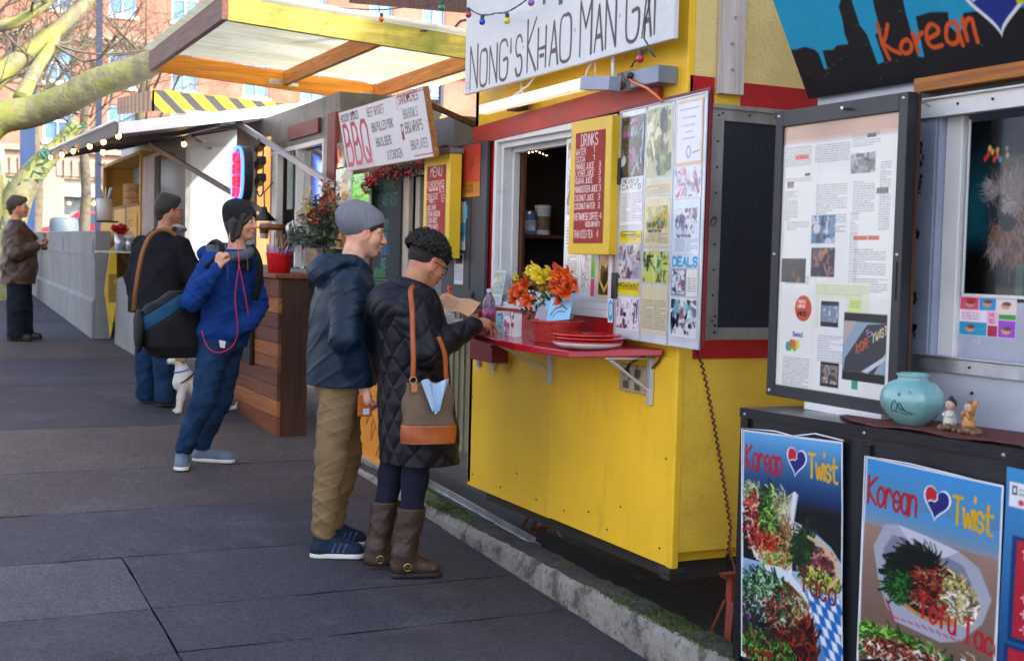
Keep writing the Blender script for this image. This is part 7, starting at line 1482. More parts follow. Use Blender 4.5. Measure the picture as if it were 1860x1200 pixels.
def folds(amp, seed=0, sc=1.0, st=(1,1,1)):
    r = random.Random(seed); ph = [r.random()*6.28 for _ in range(9)]
    def f(X, Y, Z, t):
        x, y, z = X*st[0]*sc, Y*st[1]*sc, Z*st[2]*sc; w1 = np.sin(x*17+ph[0]+2.2*np.sin(z*9+ph[1])); w2 = np.sin(z*31+y*14+ph[2]+1.8*np.sin(x*13+y*9+ph[3])); w3 = np.sin(z*44-x*30+y*24+ph[4]+1.9*np.sin(z*15+x*11+ph[5]))
        r1 = (1-np.abs(np.sin(z*13+x*9-y*7+ph[6]+1.6*np.sin(x*14+z*6+ph[7]))))**3; r2 = (1-np.abs(np.sin(z*23-x*13+y*15+ph[8]+1.4*np.sin(z*9+ph[1]))))**4
        return amp*(.55*w1+.35*w2-1.0*r1-.75*r2+.22*w3+.35)*.75
    return f
def rotm(yaw, pitch=0, roll=0):
    cy, sy = math.cos(yaw), math.sin(yaw); cp, sp = math.cos(pitch), math.sin(pitch); cr, sr = math.cos(roll), math.sin(roll)
    return np.array([[cy,-sy,0],[sy,cy,0],[0,0,1]]) @ np.array([[cp,0,-sp],[0,1,0],[sp,0,cp]]) @ np.array([[1,0,0],[0,cr,-sr],[0,sr,cr]])
def fit_head(F, c, R, s, neck, female=False, open_=.0):
    c = np.array(c); P = lambda x, y, z: c+R@(V(x, y, z)*s); e = F.ell; cp = F.cap
    e(P(-.015,0,.028), V(.098,.077,.090)*s, R, k=.02); e(P(.022,0,-.032), V(.066,.062,.078)*s, R, k=.025)
    for q in (-1, 1):
        cp(P(-.005,.058*q,-.035), P(.052,.022*q,-.094), .022*s, .018*s, k=.03); e(P(.048,.040*q,-.030), V(.030,.026,.030)*s, R, k=.02); cp(P(.074,.012*q,.024), P(.060,.052*q,.022), .012*s, .011*s, k=.018)
        e(P(-.002,.077*q,-.004), V(.020,.008,.033)*s, R@rotm(0,.25), k=.006)
    e(P(.060,0,-.094), V(.026,.024,.020)*s, R, k=.02)
    for q in (-1, 1): e(P(.096,.032*q,.004), V(.018,.018,.013)*s, R, k=.012, op='s')
    for q in (-1, 1): e(P(.066,.031*q,.003), V(.0165,.017,.0145)*s, R, k=.005); e(P(.006,.084*q,-.001), V(.010,.006,.015)*s, R, k=.004, op='s')
    cp(P(.080,0,.016), P(.106,0,-.024), .0085*s, .0115*s, k=.012); e(P(.104,0,-.030), V(.013,.012,.009)*s, R, k=.006)
    for q in (-1, 1): e(P(.094,.012*q,-.032), V(.012,.008,.007)*s, R, k=.006)
    cp(P(.086,-.018,-.056), P(.094,0,-.053), .0055*s, .0075*s, k=.007); cp(P(.086,.018,-.056), P(.094,0,-.053), .0055*s, .0075*s, k=.007); cp(P(.084,-.015,-.066-open_), P(.091,0,-.067-open_), .006*s, .008*s, k=.007); cp(P(.084,.015,-.066-open_), P(.091,0,-.067-open_), .006*s, .008*s, k=.007)
    cp(P(.100,-.018,-.060), P(.100,.018,-.060), .0022*s, k=.003, op='s')
    cp(P(-.030,0,-.050), neck, .056*s, .062*s, k=.03); return P
def face_color(c, R, s, skin, brow='2a1a12', stub=0, lips=(.85,.55,.5)):
    sk = np.array(srgb(skin)); bw = np.array(srgb(brow)); c = np.array(c)
    def f(co):
        L = (co-c)@R/s; x, y, z = L.T; col = np.tile(sk, (len(co), 1)); col *= (1+.10*np.sin(co[:,0]*90)*np.sin(co[:,2]*70+co[:,1]*80))[:,None]
        def m(w, c2): 
            nonlocal col; w = np.clip(w, 0, 1)[:,None]; col = col*(1-w)+col*np.array(c2)*w
        hd = np.linalg.norm(L, axis=1) < .2
        m((1-(((np.abs(y)-.045)/.03)**2+((z+.03)/.025)**2))*(x > .03)*hd*.6, (1.12,.72,.66)); m((1-((x-.104)/.02)**2-((z+.028)/.018)**2)*hd*.6, (1.1,.70,.64)); m((1-((y/.023)**2+((z+.060)/.013)**2))*2.5*(x > .078)*hd, lips)
        m((1-(((np.abs(y)-.033)/.024)**2+((z-.026-.15*(.03-np.abs(np.abs(y)-.03)))/.0055)**2))*3*(x > .045)*hd, bw/sk); m((1-(((np.abs(y)-.031)/.020)**2+((z-.003)/.012)**2))*1.6*(x > .06)*hd, (.62,.5,.48)); m((1-(((np.abs(y)-.082)/.02)**2+((z)/.035)**2))*hd*(np.abs(x) < .03)*.8, (1.12,.66,.58))
        if stub: m(stub*(1-((z+.08)/.045)**2)*(x > -.02)*hd, (.55,.5,.5))
        return np.clip(col, 0, 1)
    return f
EYEW = M('eye_white', (.6,.58,.55), rough=.2, bump=0, var=.02); IRIS = M('iris_dark', (.03,.018,.01), rough=.1, bump=0)
def eyes(t, P, body, look=(0,0)):
    for q in (-1, 1):
        a = P(.0725,.031*q,.003); e = MB().ball(Vector(a)+t.location, .0125, 14).build('eye', EYEW, body, smooth=True); b_ = P(.0815,.031*q+look[0],.002+look[1]); MB().ball(Vector(b_)+t.location, .0062, 10).build('iris', IRIS, body, smooth=True)
def hand(F, wr, d, n, side, curl=(.5,.6,.7,.8), s=1.0, spread=0, thumb=(.6,.5), fore=None):
    wr = np.array(wr, float); d = nrm(d); n = nrm(np.array(n)-d*np.dot(n, d)); sd = nrm(np.cross(n, d)); sd = sd*side
    if fore is not None: F.cap(fore, wr, .036*s, .028*s, k=.02)
    F.cap(wr, wr+d*.07*s, .030*s, .038*s, k=.015, flat=n, fr=2.1); F.cap(wr+d*.055*s+sd*.018*s, wr+d*.078*s+sd*.028*s, .014*s, .012*s, k=.012)
    for i in range(4):
        b = wr+d*(.083-.003*abs(i-1))*s+sd*(.029-.0195*i)*s; L = (.041,.045,.042,.033)[i]*s; a = curl[i]*.7; dd = d+sd*spread*(1.5-i)*.12
        for j, l in enumerate((L, L*.62, L*.5)):
            v = nrm(nrm(dd)*math.cos(a)+n*math.sin(a)); e = b+v*l; F.cap(b, e, (.0092,.0084,.0076)[j]*s, (.0086,.0078,.0065)[j]*s, k=.005); b = e; a += curl[i]*(1.0 if j == 0 else .8)
    b = wr+d*.022*s+sd*.026*s; v = nrm(d*.75+sd*thumb[0]+n*.35); e = b+v*.042*s; F.cap(b, e, .0145*s, .0115*s, k=.012); v2 = nrm(d*.9+sd*thumb[0]*.3+n*thumb[1]); F.cap(e, e+v2*.03*s, .0105*s, .008*s, k=.006)
def shoe(t, heel, toe, mats, h=.0, ht=.09, wd=.047, sole=.028, laces=True):
    heel = np.array(heel, float); toe = np.array(toe, float); d = nrm(toe-heel); L = np.linalg.norm(toe-heel); sd = V(-d[1], d[0], 0); z = heel[2]
    F = SDF(np.minimum(heel, toe)-V(.08,.08,.01), np.maximum(heel, toe)+V(.08,.08,.2), .005)
    a = heel+d*.045; b = toe-d*.05
    F.cap(a+V(0,0,z*0+.045), b+V(0,0,.032), wd*.92, wd*.98, k=.02, flat=(0,0,1), fr=1.15); F.cap(a+V(0,0,.04), a+V(0,0,ht)+d*.01, wd*.95, wd*.92, k=.03); F.cap(a+V(0,0,ht*.8)+d*.03, b+V(0,0,.045), wd*.75, wd*.6, k=.03); F.cut((0,0,z+.014), (0,0,-1))
    up = F.build('shoe', mats[0], t)
    G = SDF(np.minimum(heel, toe)-V(.08,.08,.01), np.maximum(heel, toe)+V(.08,.08,.06), .005); G.cap(a+V(0,0,.012), (a+b)/2+V(0,0,.012), wd*1.05, wd*.93, k=.02); G.cap((a+b)/2+V(0,0,.012), b+V(0,0,.012), wd*.93, wd*1.08, k=.02); G.cut((0,0,z+sole), (0,0,1)); G.cut((0,0,z+.001), (0,0,-1)); G.build('sole', mats[1], up)
    if laces:
        bm = MB(); tl = t.location
        for i in range(4): c = a+(b-a)*(.35+.16*i)+V(0,0,ht*.80-.012*i); bm.tube([Vector(c-sd*.022)+tl, Vector(c+V(0,0,.006))+tl, Vector(c+sd*.022)+tl], .003, 5)
        bm.each('lace', mats[2], up)
def leg(F, pts, rr, disp): F.chain([V(*p) for p in pts], rr, k=.03, disp=disp)
def garment(name, mat, t, lo, hi, h, fn): F = SDF(lo, hi, h); fn(F); return F.build(name, mat, t)
def tube_on(name, mat, t, pts, r, flat=0, **k):
    b = MB(); pts = [Vector(p)+t.location for p in pts]; fine = []
    for i in range(len(pts)-1):
        p0, p1, p2, p3 = pts[max(i-1,0)], pts[i], pts[i+1], pts[min(i+2,len(pts)-1)]
        for u in (0,.2,.4,.6,.8): fine.append(.5*((2*p1)+(p2-p0)*u+(2*p0-5*p1+4*p2-p3)*u*u+(3*p1-p0-3*p2+p3)*u**3))
    fine.append(pts[-1])
    if flat:
        vs = []; out = k.get('out', Vector((0,-1,0))); sc_ = k.get('scr')
        for i, p in enumerate(fine):
            d = (fine[min(i+1,len(fine)-1)]-fine[max(i-1,0)]).normalized(); s_ = d.cross(Vector(out)).normalized()*flat/2; vs += [p-s_, p+s_]
        b.add(vs, [(2*i,2*i+1,2*i+3,2*i+2) for i in range(len(fine)-1)]); return b.build(name, mat, t, smooth=True, solid=.005)
    b.tube(fine, r, 8); return b.build(name, mat, t, smooth=True)
def cloth(name, col, rough=.85, var=.14, bump=.35, bs=260, **k): return M(name, col, rough=rough, var=var, vs=9, bump=bump, bs=bs, spec=.15, **k)
def body_under(F, sh, hips, arms, legs, lv, ang=0):
    F.loft([(z, cx, cy, rx*.72, ry*.80) for z, cx, cy, rx, ry in lv], ang, k=.03)
    for a in arms: F.chain([V(*p) for p in a], [.045,.038,.028][:len(a)], k=.02)
    for l in legs: F.chain([V(*p) for p in l], [.075,.05,.035,.035][:len(l)], k=.02)
# ---------------------------------------------------------------- woman in the quilted coat
R_ = Vector((2.219, 5.801, .276)); t = thing('person', R_, 'curly-haired woman with glasses in a long quilted coat reading at the red shelf', 'person')
hc = V(.135,.05,1.545); HR = rotm(.10, -.46); hs_ = .97
lvW = [(.555,.11,.05,.185,.235),(.75,.10,.05,.18,.235),(.95,.075,.05,.165,.215),(1.1,.06,.05,.165,.22),(1.25,.045,.05,.165,.235),(1.35,.04,.05,.14,.215),(1.42,.05,.05,.10,.15)]
aR = [(-.005,-.12,1.315),(.045,-.20,1.12),(.30,-.12,1.235)]; aL = [(.09,.22,1.32),(.22,.28,1.10),(.40,.16,1.21)]
lgR = [(.08,-.04,.85),(.065,-.02,.48),(.03,-.025,.10),(-.01,-.02,.05)]; lgL = [(.05,.14,.85),(.015,.17,.48),(-.06,.175,.10),(-.07,.175,.05)]
F = SDF((-.22,-.36,.0), (.62,.42,1.76), .0042)
PW_ = fit_head(F, hc, HR, hs_, (.045,.05,1.40), female=True); body_under(F, None, None, [aR, aL], [lgR, lgL], lvW)
hand(F, (.335,-.10,1.255), (.88,.40,.12), (.1,.35,-.9), 1, (.45,.6,.75,.9), .92, thumb=(.2,.1), fore=(.28,-.13,1.235)); hand(F, (.43,.12,1.22), (.75,-.62,.1), (.2,-.2,-.9), -1, (.6,.7,.8,.9), .9, fore=(.38,.17,1.2))
bodyW = F.build('body', SKINM, t, face_color(hc, HR, hs_, 'b98266', '1c1210')); eyes(t, PW_, bodyW, (0,-.004))
QC = M('quilted_navy', (.004,.0045,.010), rough=.5, var=.1, vs=10, bump=.2, bs=160, spec=.28)
def quilt(cx, cy, R, s=.125, amp=.011):
    def f(X, Y, Z, t):
        u = np.arctan2(Y-cy, X-cx)*R; a = np.abs(np.sin((u+Z*.8)*math.pi/s)); b = np.abs(np.sin((u-Z*.8)*math.pi/s)); return -amp*(np.minimum(a, b)**.45)+amp*.5
    return f
def coat(F):
    q = quilt(.07,.05,.2); fd = folds(.004, 3, 1)
    F.loft(lvW, 0, k=.03, disp=lambda X,Y,Z,t: q(X,Y,Z,t)+fd(X,Y,Z,t)+.006*np.sin(t*5+Z*3)*np.clip(1.2-Z,0,1))
    qa = lambda X,Y,Z,t: -.011*(np.minimum(np.abs(np.sin((X+Z)*math.pi/.12+1)), np.abs(np.sin((X-Z+Y*.5)*math.pi/.12)))**.5)+.004
    for a, k_ in ((aR, 1), (aL, 2)): F.chain([V(*p) for p in a], [.085,.072,.048], k=.03, disp=qa)
    F.cap(aR[2], V(*aR[2])+V(.03,.012,.008), .043, .04, k=.01); F.cap(aL[2], V(*aL[2])+V(.03,-.015,.005), .043, .04, k=.01)
    F.ell((-.075,.05,1.335), (.085,.155,.105), k=.03, disp=lambda X,Y,Z,t: -.007*np.abs(np.sin((Y+Z*1.2)*40))**.5)           # hood folded behind
    for i in range(20):
        a = i/20*6.283; b = (i+1)/20*6.283; F.cap((.05+.075*math.cos(a),.05+.088*math.sin(a),1.425-.025*math.cos(a)), (.05+.075*math.cos(b),.05+.088*math.sin(b),1.425-.025*math.cos(b)), .028, k=.012)
    F.cut((0,0,.56), (0,0,-1))
garment('quilted_coat', QC, t, (-.26,-.36,.53), (.52,.42,1.49), .0052, coat)
JNW = cloth('dark_leggings', (.012,.015,.03)); garment('trousers', JNW, t, (-.2,-.15,.25), (.25,.3,.95), .006, lambda F: (leg(F, lgR[:3], [.10,.064,.044], folds(.003,4)), leg(F, lgL[:3], [.10,.064,.044], folds(.003,5))))
BLT = M('brown_leather', (.036,.018,.012), rough=.48, var=.3, vs=10, bump=.35, bs=60, dirt=(.06,.03,.018), ds=6, dth=(.5,.75)); SOLB = M('sole_black', (.015,.012,.012), rough=.7)
for sh0, ank, hl, to in (((.052,-.022,.345),(.015,-.022,.11),(-.055,-.01,0),(.20,-.065,0)), ((-.010,.172,.345),(-.055,.175,.11),(-.125,.185,0),(.11,.13,0))):
    def boot(F):
        d = nrm(V(*to)-V(*hl)); F.cap(sh0, ank, .073, .057, k=.02, disp=folds(.004,8,1.4)); F.cap(ank, V(*ank)-V(0,0,.06), .056, .052, k=.03); F.cap(V(*hl)+d*.05+V(0,0,.05), V(*to)-d*.05+V(0,0,.042), .045, .043, k=.03, flat=(0,0,1), fr=1.1); F.cap(V(*ank)+d*.03-V(0,0,.02), V(*to)-d*.10+V(0,0,.055), .042, .036, k=.03)
        F.cut((0,0,sh0[2]), (0,0,1)); F.cut((0,0,.022), (0,0,-1)); F.cap(V(*sh0)+V(0,0,.02), V(*sh0)-V(0,0,.05), .058, k=.004, op='s')
    bo_ = garment('boot', BLT, t, (min(hl[0],0)-.1,hl[1]-.16,-.01), (to[0]+.08,hl[1]+.14,.37), .005, boot); d = nrm(V(*to)-V(*hl)); sd = V(-d[1],d[0],0)
    G = SDF(V(*hl)-V(.08,.12,.01), V(*to)+V(.08,.12,.06), .005); G.cap(V(*hl)+d*.10+V(0,0,.015), V(*to)-d*.045+V(0,0,.015), .046, .047, k=.01); G.cap(V(*hl)+d*.045+V(0,0,.01), V(*hl)+d*.05+V(0,0,.03), .045, k=.01); G.cut((0,0,.024), (0,0,1)); G.cut((0,0,.001), (0,0,-1)); G.build('sole', SOLB, bo_)
    c = Vector(V(*ank)+d*.015-V(0,0,.055))+R_; MB().torus(c, .062, .007, tuple(d*.5+V(0,0,1)), 28, 6).build('harness_strap', M('strap_brown', (.05,.022,.012), rough=.5), bo_, smooth=True)
    MB().torus(Vector(V(*ank)-sd*.062+d*.01-V(0,0,.05))+R_, .018, .0035, tuple(sd), 18, 6).build('ring', M('brass_ring', (.45,.33,.12), rough=.3, metal=1), bo_, smooth=True)
# curly hair
HB = M('black_curls', (.011,.008,.007), rough=.5, var=.4, vs=60, bump=.6, bs=300, spec=.4)
F = SDF(hc-V(.17,.15,.14), hc+V(.16,.15,.2), .0036); rh = random.Random(5); PWl = lambda x,y,z: hc+HR@(V(x,y,z)*hs_)
F.ell(PWl(-.028,0,.058), V(.098,.084,.078)*hs_, HR, k=.01); F.ell(PWl(-.030,0,.015), V(.087,.0775,.068)*hs_, HR, k=.01); F.cut(PWl(-.02,0,-.030), HR@V(.15,0,-1))
for i in range(1000):
    th = rh.random()*6.283; ph_ = math.acos(rh.uniform(-.12,1)); x = -.030+.118*math.sin(ph_)*math.cos(th); y = .088*math.sin(ph_)*math.sin(th); z = .058+.098*math.cos(ph_)
    if x > .085 and z < .075: continue
    c = PWl(x, y, z); a = rh.random()*6.28; u = nrm(V(rh.gauss(0,1), rh.gauss(0,1), rh.gauss(0,1))); w_ = nrm(np.cross(u, V(.3,.5,.8))); rr = rh.uniform(.006,.011)
    prev = None
    for j in range(5):
        q = c+rr*(u*math.cos(j*1.2+a)+w_*math.sin(j*1.2+a))+np.cross(u, w_)*.004*j
        if prev is not None: F.cap(prev, q, .0042, k=.002)
        prev = q
F.build('hair', HB, t)
b = MB()
for i in range(520):
    th = rh.random()*6.283; ph_ = math.acos(rh.uniform(-.1,1)); x = -.030+.120*math.sin(ph_)*math.cos(th); y = .092*math.sin(ph_)*math.sin(th); z = .060+.100*math.cos(ph_)
    if x > .07 and z < .08: continue
    c = Vector(PWl(x, y, z))+R_; o_ = Vector(HR@V(x+.03, y, z-.05)).normalized(); u = o_.orthogonal().normalized(); w_ = o_.cross(u); a = rh.random()*6; rr = rh.uniform(.004,.009)
    b.tube([c+o_*(.004*j-.006)+u*rr*math.cos(a+j*1.3)+w_*rr*math.sin(a+j*1.3) for j in range(6)], .0011, 3, cap=False)
b.build('loose_curls', HB, t)
GLF = M('glasses_frame', (.05,.025,.015), rough=.25); b = MB(); W3 = lambda x,y,z: Vector(PWl(x,y,z))+R_
for q in (-1,1):
    ring = [W3(.094-.10*abs(.021*math.cos(a)*1), .034*q+.026*math.cos(a), .0+.020*math.sin(a)) for a in [i*.393 for i in range(17)]]; b.tube(ring, .0026, 6); b.tube([W3(.090,.060*q,.006), W3(.05,.078*q,.008), W3(-.005,.083*q,.006)], .0024, 6)
b.tube([W3(.097,.008,.004), W3(.099,0,.008), W3(.097,-.008,.004)], .0024, 6); b.build('glasses', GLF, t, smooth=True)
MB().torus(W3(.0,-.088,-.065), .013, .002, (0,1,.2), 14, 6, 1, 1.4).build('earring', MATS['brass_ring'], t, smooth=True)
# her handbag
hb_ = thing('handbag', R_+Vector((.02,-.29,.70)), 'taupe canvas handbag with orange-brown leather base and straps on the woman\'s shoulder', 'handbag'); LTH = M('tan_leather', (.34,.075,.010), rough=.38, var=.2, vs=12, bump=.12, bs=60); CNV = cloth('taupe_canvas', (.15,.105,.072), rough=.8)
def bagf(z0, z1, ex=0):
    def f(F): F.loft([(-.0,.0,.0,.125,.062),(.09,.0,.0,.128,.060),(.20,-.004,.0,.118,.045),(.285,-.008,.0,.112,.028)], -.12, k=.01, disp=lambda X,Y,Z,t: .003*np.sin(Z*40+X*22)*np.clip(Z*8,0,1)-ex, pw=3.2); F.cut((0,0,z0), (0,0,-1)); F.cut((0,0,z1), (0,0,1))
    return f
garment('canvas_body', CNV, hb_, (-.16,-.1,.06), (.16,.1,.31), .005, bagf(.088,.30)); garment('leather_base', LTH, hb_, (-.16,-.1,-.02), (.16,.1,.11), .005, bagf(.0,.09,.002))
tube_on('strap', LTH, hb_, [(-.035,.135,.735),(-.065,.10,.71),(-.080,.035,.62),(-.088,.0,.50),(-.09,-.02,.40),(-.092,-.022,.31)], .006, flat=.024, out=(-.36,-.93,0))
tube_on('strap', LTH, hb_, [(.045,.01,.50),(.075,.0,.42),(.085,.0,.32),(.09,.0,.28)], .006, flat=.022, out=(-.36,-.93,0))
b = MB(); o_ = hb_.location; b.torus(o_+Vector((-.092,-.028,.30)), .016, .003, (-.3,-1,0), 14, 6); b.build('buckle', MATS['brass_ring'], hb_, smooth=True); b = MB(); b.beam(o_+Vector((-.092,-.045,.285)), o_+Vector((-.094,-.052,.245)), .03, .008); b.build('strap_tab', LTH, hb_, bevel=.003)
p = Paint(.16,.15,.004,'a8c4dc'); 
for i in range(9): p.line([(.02*i,0),(.02*i+.01,.15)], .004, '6a94c0', .6)
sc2 = p.mesh('scarf', (0,0,0), (1,0,0), VZ, None, PRINT); me = sc2.data
for v in me.vertices:
    x, _, z = v.co; f = 1-z/.15; w_ = .25+.75*(z/.15); v.co = Vector((.005+(x-.08)*w_*.9, -.062-.012*math.sin(x*60)-.016*f*(1 if f < .8 else 1)+.006*math.sin(x*130), .155+z*.95+.012*math.sin(x*55)))
sc2.location = o_; tag(sc2, 'light blue patterned scarf spilling out of the taupe handbag', 'scarf')
# papers she holds
pp_ = thing('paper_menu', (2.55, 5.86, 1.50), 'crumpled brown kraft paper with pencil writing held in the woman\'s hand', 'paper'); c1 = ony(803,533,5.98); c2_ = ony(874,548,5.80); c3 = ony(852,573,5.74); c4 = ony(786,556,5.93)
p = Paint(.24,.12,.0035,'c8986a'); 
for i in range(5): p.text('KHAO MAN GAI TOGO'[:11+i], .03+.01*(i % 2), .09-.018*i, .010, .7, .0022, '6a4a34', .7, jit=.05)
p.noise(.06); o = p.mesh('sheet', (0,0,0), (1,0,0), (0,0,1), None, PRINT)
for v in o.data.vertices:
    u, w_ = v.co.x/.24, v.co.z/.12; q = (c4.lerp(c3, u)).lerp(c1.lerp(c2_, u), w_); v.co = q+Vector((0,-.006*math.sin(u*9)-.004*math.sin(w_*7+u*5), .004*math.sin(u*11)))-Vector(pp_.location)
o.parent = pp_; md = o.modifiers.new('s','SOLIDIFY'); md.thickness = .0008
b = MB(); b.prism([ony(843,572,5.84), ony(868,570,5.84), ony(870,598,5.86), ony(858,600,5.86)], (.0,.03,0)); b.build('folded_corner', M('kraft', (.50,.32,.18), rough=.8), pp_)
lf = MB(); a = ony(798,575,6.3); lf.prism([ony(800,570,6.1), ony(826,570,6.1), ony(826,590,6.1), ony(800,592,6.1)], (0,.06,0)); o = lf.build('paper_box', WHT); tag(o, 'white paper box on the ledge behind the woman\'s sleeve', 'box')
# ---------------------------------------------------------------- man in the grey beanie
R_ = Vector((2.026, 6.216, .295)); t = thing('person', R_, 'young man in a grey beanie, navy rain jacket and khaki trousers waiting beside the woman', 'person')
hc = V(.155,.08,1.675); HR = rotm(-.24, -.20); hs_ = 1.02
lvB = [(.885,.045,.08,.182,.245),(1.1,.045,.08,.172,.240),(1.28,.045,.08,.160,.240),(1.41,.05,.08,.135,.220),(1.49,.07,.08,.095,.14)]
aR = [(.005,-.115,1.395),(-.03,-.20,1.15),(.075,-.155,.935)]; aL = [(.10,.27,1.39),(.12,.32,1.15),(.20,.27,.93)]
lgR = [(.01,.0,.86),(-.045,-.02,.52),(-.062,.01,.13),(-.06,.01,.06)]; lgL = [(.06,.17,.86),(.115,.20,.52),(.05,.225,.13),(.05,.225,.06)]
F = SDF((-.25,-.32,.0), (.42,.44,1.84), .0042); PB = fit_head(F, hc, HR, hs_, (.065,.08,1.46), open_=.004); body_under(F, None, None, [aR, aL], [lgR, lgL], lvB)
hand(F, (.083,-.155,.905), (.12,-.02,-1), (.9,.35,0), 1, (.6,.7,.8,.9), 1.0, thumb=(.5,.6), fore=(.075,-.155,.95)); hand(F, (.205,.265,.90), (.1,0,-1), (.8,-.4,0), -1, (.5,.5,.6,.6), 1.0, fore=(.2,.27,.94))
bodyB = F.build('body', SKINM, t, face_color(hc, HR, hs_, 'd3a18a', '4a2e22', .1)); eyes(t, PB, bodyB, (-.001,-.002))
JK = M('navy_rain_shell', (.004,.016,.036), rough=.5, var=.14, vs=5, bump=.15, bs=120, spec=.26)
def jacket(F):
    fd = folds(.0075, 6, .9); F.loft(lvB, 0, k=.03, disp=lambda X,Y,Z,t: fd(X,Y,Z,t)+.012*np.sin(t*4+Z*5)*np.clip(1.25-Z,0,1))
    f2 = folds(.008, 9, 1.2, (1,1,1.2)); F.chain([V(*p) for p in aR], [.092,.080,.058], k=.035, disp=f2); F.chain([V(*p) for p in aL], [.09,.078,.056], k=.035, disp=f2); F.cap(aR[2], V(*aR[2])+V(.004,0,-.025), .054, .050, k=.01)
    for i in range(20):
        a = i/20*6.283; b = (i+1)/20*6.283; r_ = lambda q: (.05+.105*math.cos(q), .08+.112*math.sin(q), 1.51+.035*math.cos(q)*-1+.01*math.sin(q*3)); F.cap(r_(a), r_(b), .034, k=.016, disp=folds(.004, 2, 1.5))
    F.ell((-.065,.08,1.475), (.08,.13,.08), k=.035, disp=folds(.008, 12, 1.6)); F.cap((.13,.06,1.46), (.16,.06,1.36), .035, .03, k=.03); F.cut((0,0,.888), (.05,0,-1)); F.cut(V(*aR[2])+V(.004,0,-.028), (.05,0,-1)) if False else None
garment('rain_jacket', JK, t, (-.28,-.33,.86), (.36,.45,1.56), .0052, jacket)
KH = cloth('khaki_cotton', (.20,.135,.070), rough=.8, var=.12, bs=300); garment('trousers', KH, t, (-.24,-.22,.03), (.32,.38,.96), .0055, lambda F: (leg(F, lgR[:3], [.108,.080,.063], folds(.009,4,1.35,(.7,.7,1.25))), leg(F, lgL[:3], [.108,.080,.063], folds(.009,5,1.35,(.7,.7,1.25))), F.ell((.03,.08,.88), (.13,.17,.10), k=.03), F.cut((0,0,.10), (0,0,-1))))
NS = cloth('navy_sneaker', (.012,.022,.045), rough=.55); WS = M('white_rubber', (.62,.62,.60), rough=.5, var=.08); BLc = M('blue_lace', (.05,.14,.35), rough=.7)
for hl, to in (((-.125,.035,0),(.135,-.075,0)), ((.0,.255,.005),(.235,.175,.005))):
    shoe(t, hl, to, (NS, WS, BLc), ht=.125); d = nrm(V(*to)-V(*hl)); sd = V(-d[1],d[0],0); b = MB()
    for i in range(3): c = V(*hl)+d*(.115+.028*i)-sd*.046; b.beam(Vector(c+V(0,0,.035))+R_, Vector(c+sd*.012+d*.018+V(0,0,.078))+R_, .004, .009)
    b.each('side_stripe', BLc, t)
BG = cloth('grey_knit', (.19,.20,.235), rough=.9, bump=1.0, bs=150, st=(1,1,.25)); F = SDF(hc-V(.2,.17,.12), hc+V(.17,.17,.2), .0045); PBl = lambda x,y,z: hc+HR@(V(x,y,z)*hs_)
F.ell(PBl(-.030,0,.050), V(.122,.093,.100)*hs_, HR, k=.02, disp=folds(.004, 3, 1.4)); F.ell(PBl(-.075,0,.068), V(.095,.082,.080)*hs_, HR, k=.04, disp=folds(.005, 4, 1.3)); F.cut(PBl(.09,0,.078), HR@V(.58,0,-.82)); F.build('beanie', BG, t)
BRH = M('brown_hair', (.045,.024,.014), rough=.6, var=.35, vs=60, bump=.8, bs=200); F = SDF(hc-V(.17,.14,.14), hc+V(.15,.14,.15), .004); F.ell(PBl(-.013,0,.032), V(.101,.0795,.092)*hs_, HR, k=.01, disp=lambda X,Y,Z,t: .0015*np.sin(X*300+Z*200)); F.cut(PBl(-.0,0,-.055), HR@V(0,0,-1)); F.ell(PBl(.062,0,-.045), V(.075,.10,.088)*hs_, HR, k=.006, op='s'); F.ell(PBl(.10,0,.005), V(.045,.09,.045)*hs_, HR, k=.006, op='s'); F.build('hair', BRH, t)
ph = thing('phone', R_+Vector((.085,-.15,.80)), 'phone in an orange case held low in the beanie man\'s right hand', 'phone'); c = ph.location; MB().hexa([tuple(c+Vector(v)) for v in ((-.035,-.012,-.055),(.035,-.022,-.055),(.035,-.010,-.055),(-.035,.0,-.055),(-.035,-.012,.055),(.035,-.022,.055),(.035,-.010,.055),(-.035,.0,.055))]).build('case', M('amber_case', (.42,.09,.01), rough=.2, coat=.5), ph, bevel=.004)
MB().hexa([tuple(c+Vector(v)) for v in ((-.010,-.0165,-.045),(.022,-.0213,-.045),(.022,-.0203,-.045),(-.010,-.0155,-.045),(-.010,-.0165,-.015),(.022,-.0213,-.015),(.022,-.0203,-.015),(-.010,-.0155,-.015))]).build('sticker', M('silver_sticker', (.45,.5,.6), rough=.3), ph)
# ---------------------------------------------------------------- man in the blue hoodie
R_ = Vector((1.817, 8.595, .408)); t = thing('person', R_, 'man in black knit hat and blue hoodie, one hand at his bag strap', 'person')
hc = V(.275,.0,1.655); HR = rotm(-.72, -.03, .03); hs_ = 1.0; A_ = -1.02
lvH = [(.80,.165,.05,.125,.175),(.95,.170,.045,.132,.183),(1.15,.185,.04,.130,.190),(1.32,.20,.035,.12,.208),(1.42,.22,.03,.105,.165),(1.47,.24,.025,.075,.09)]
aR = [(.055,-.075,1.375),(-.085,-.135,1.125),(.045,-.235,1.315)]; aL = [(.36,.135,1.36),(.435,.14,1.10),(.315,-.05,.955)]
lgR = [(.10,.0,.82),(.0,-.09,.44),(-.10,-.02,.13),(-.10,-.02,.06)]; lgL = [(.21,.08,.82),(.175,.12,.44),(.06,.165,.13),(.06,.165,.06)]
F = SDF((-.24,-.40,.0), (.56,.32,1.82), .005); PH_ = fit_head(F, hc, HR, hs_, (.245,.02,1.46)); body_under(F, None, None, [aR, aL], [lgR, lgL], lvH, A_)
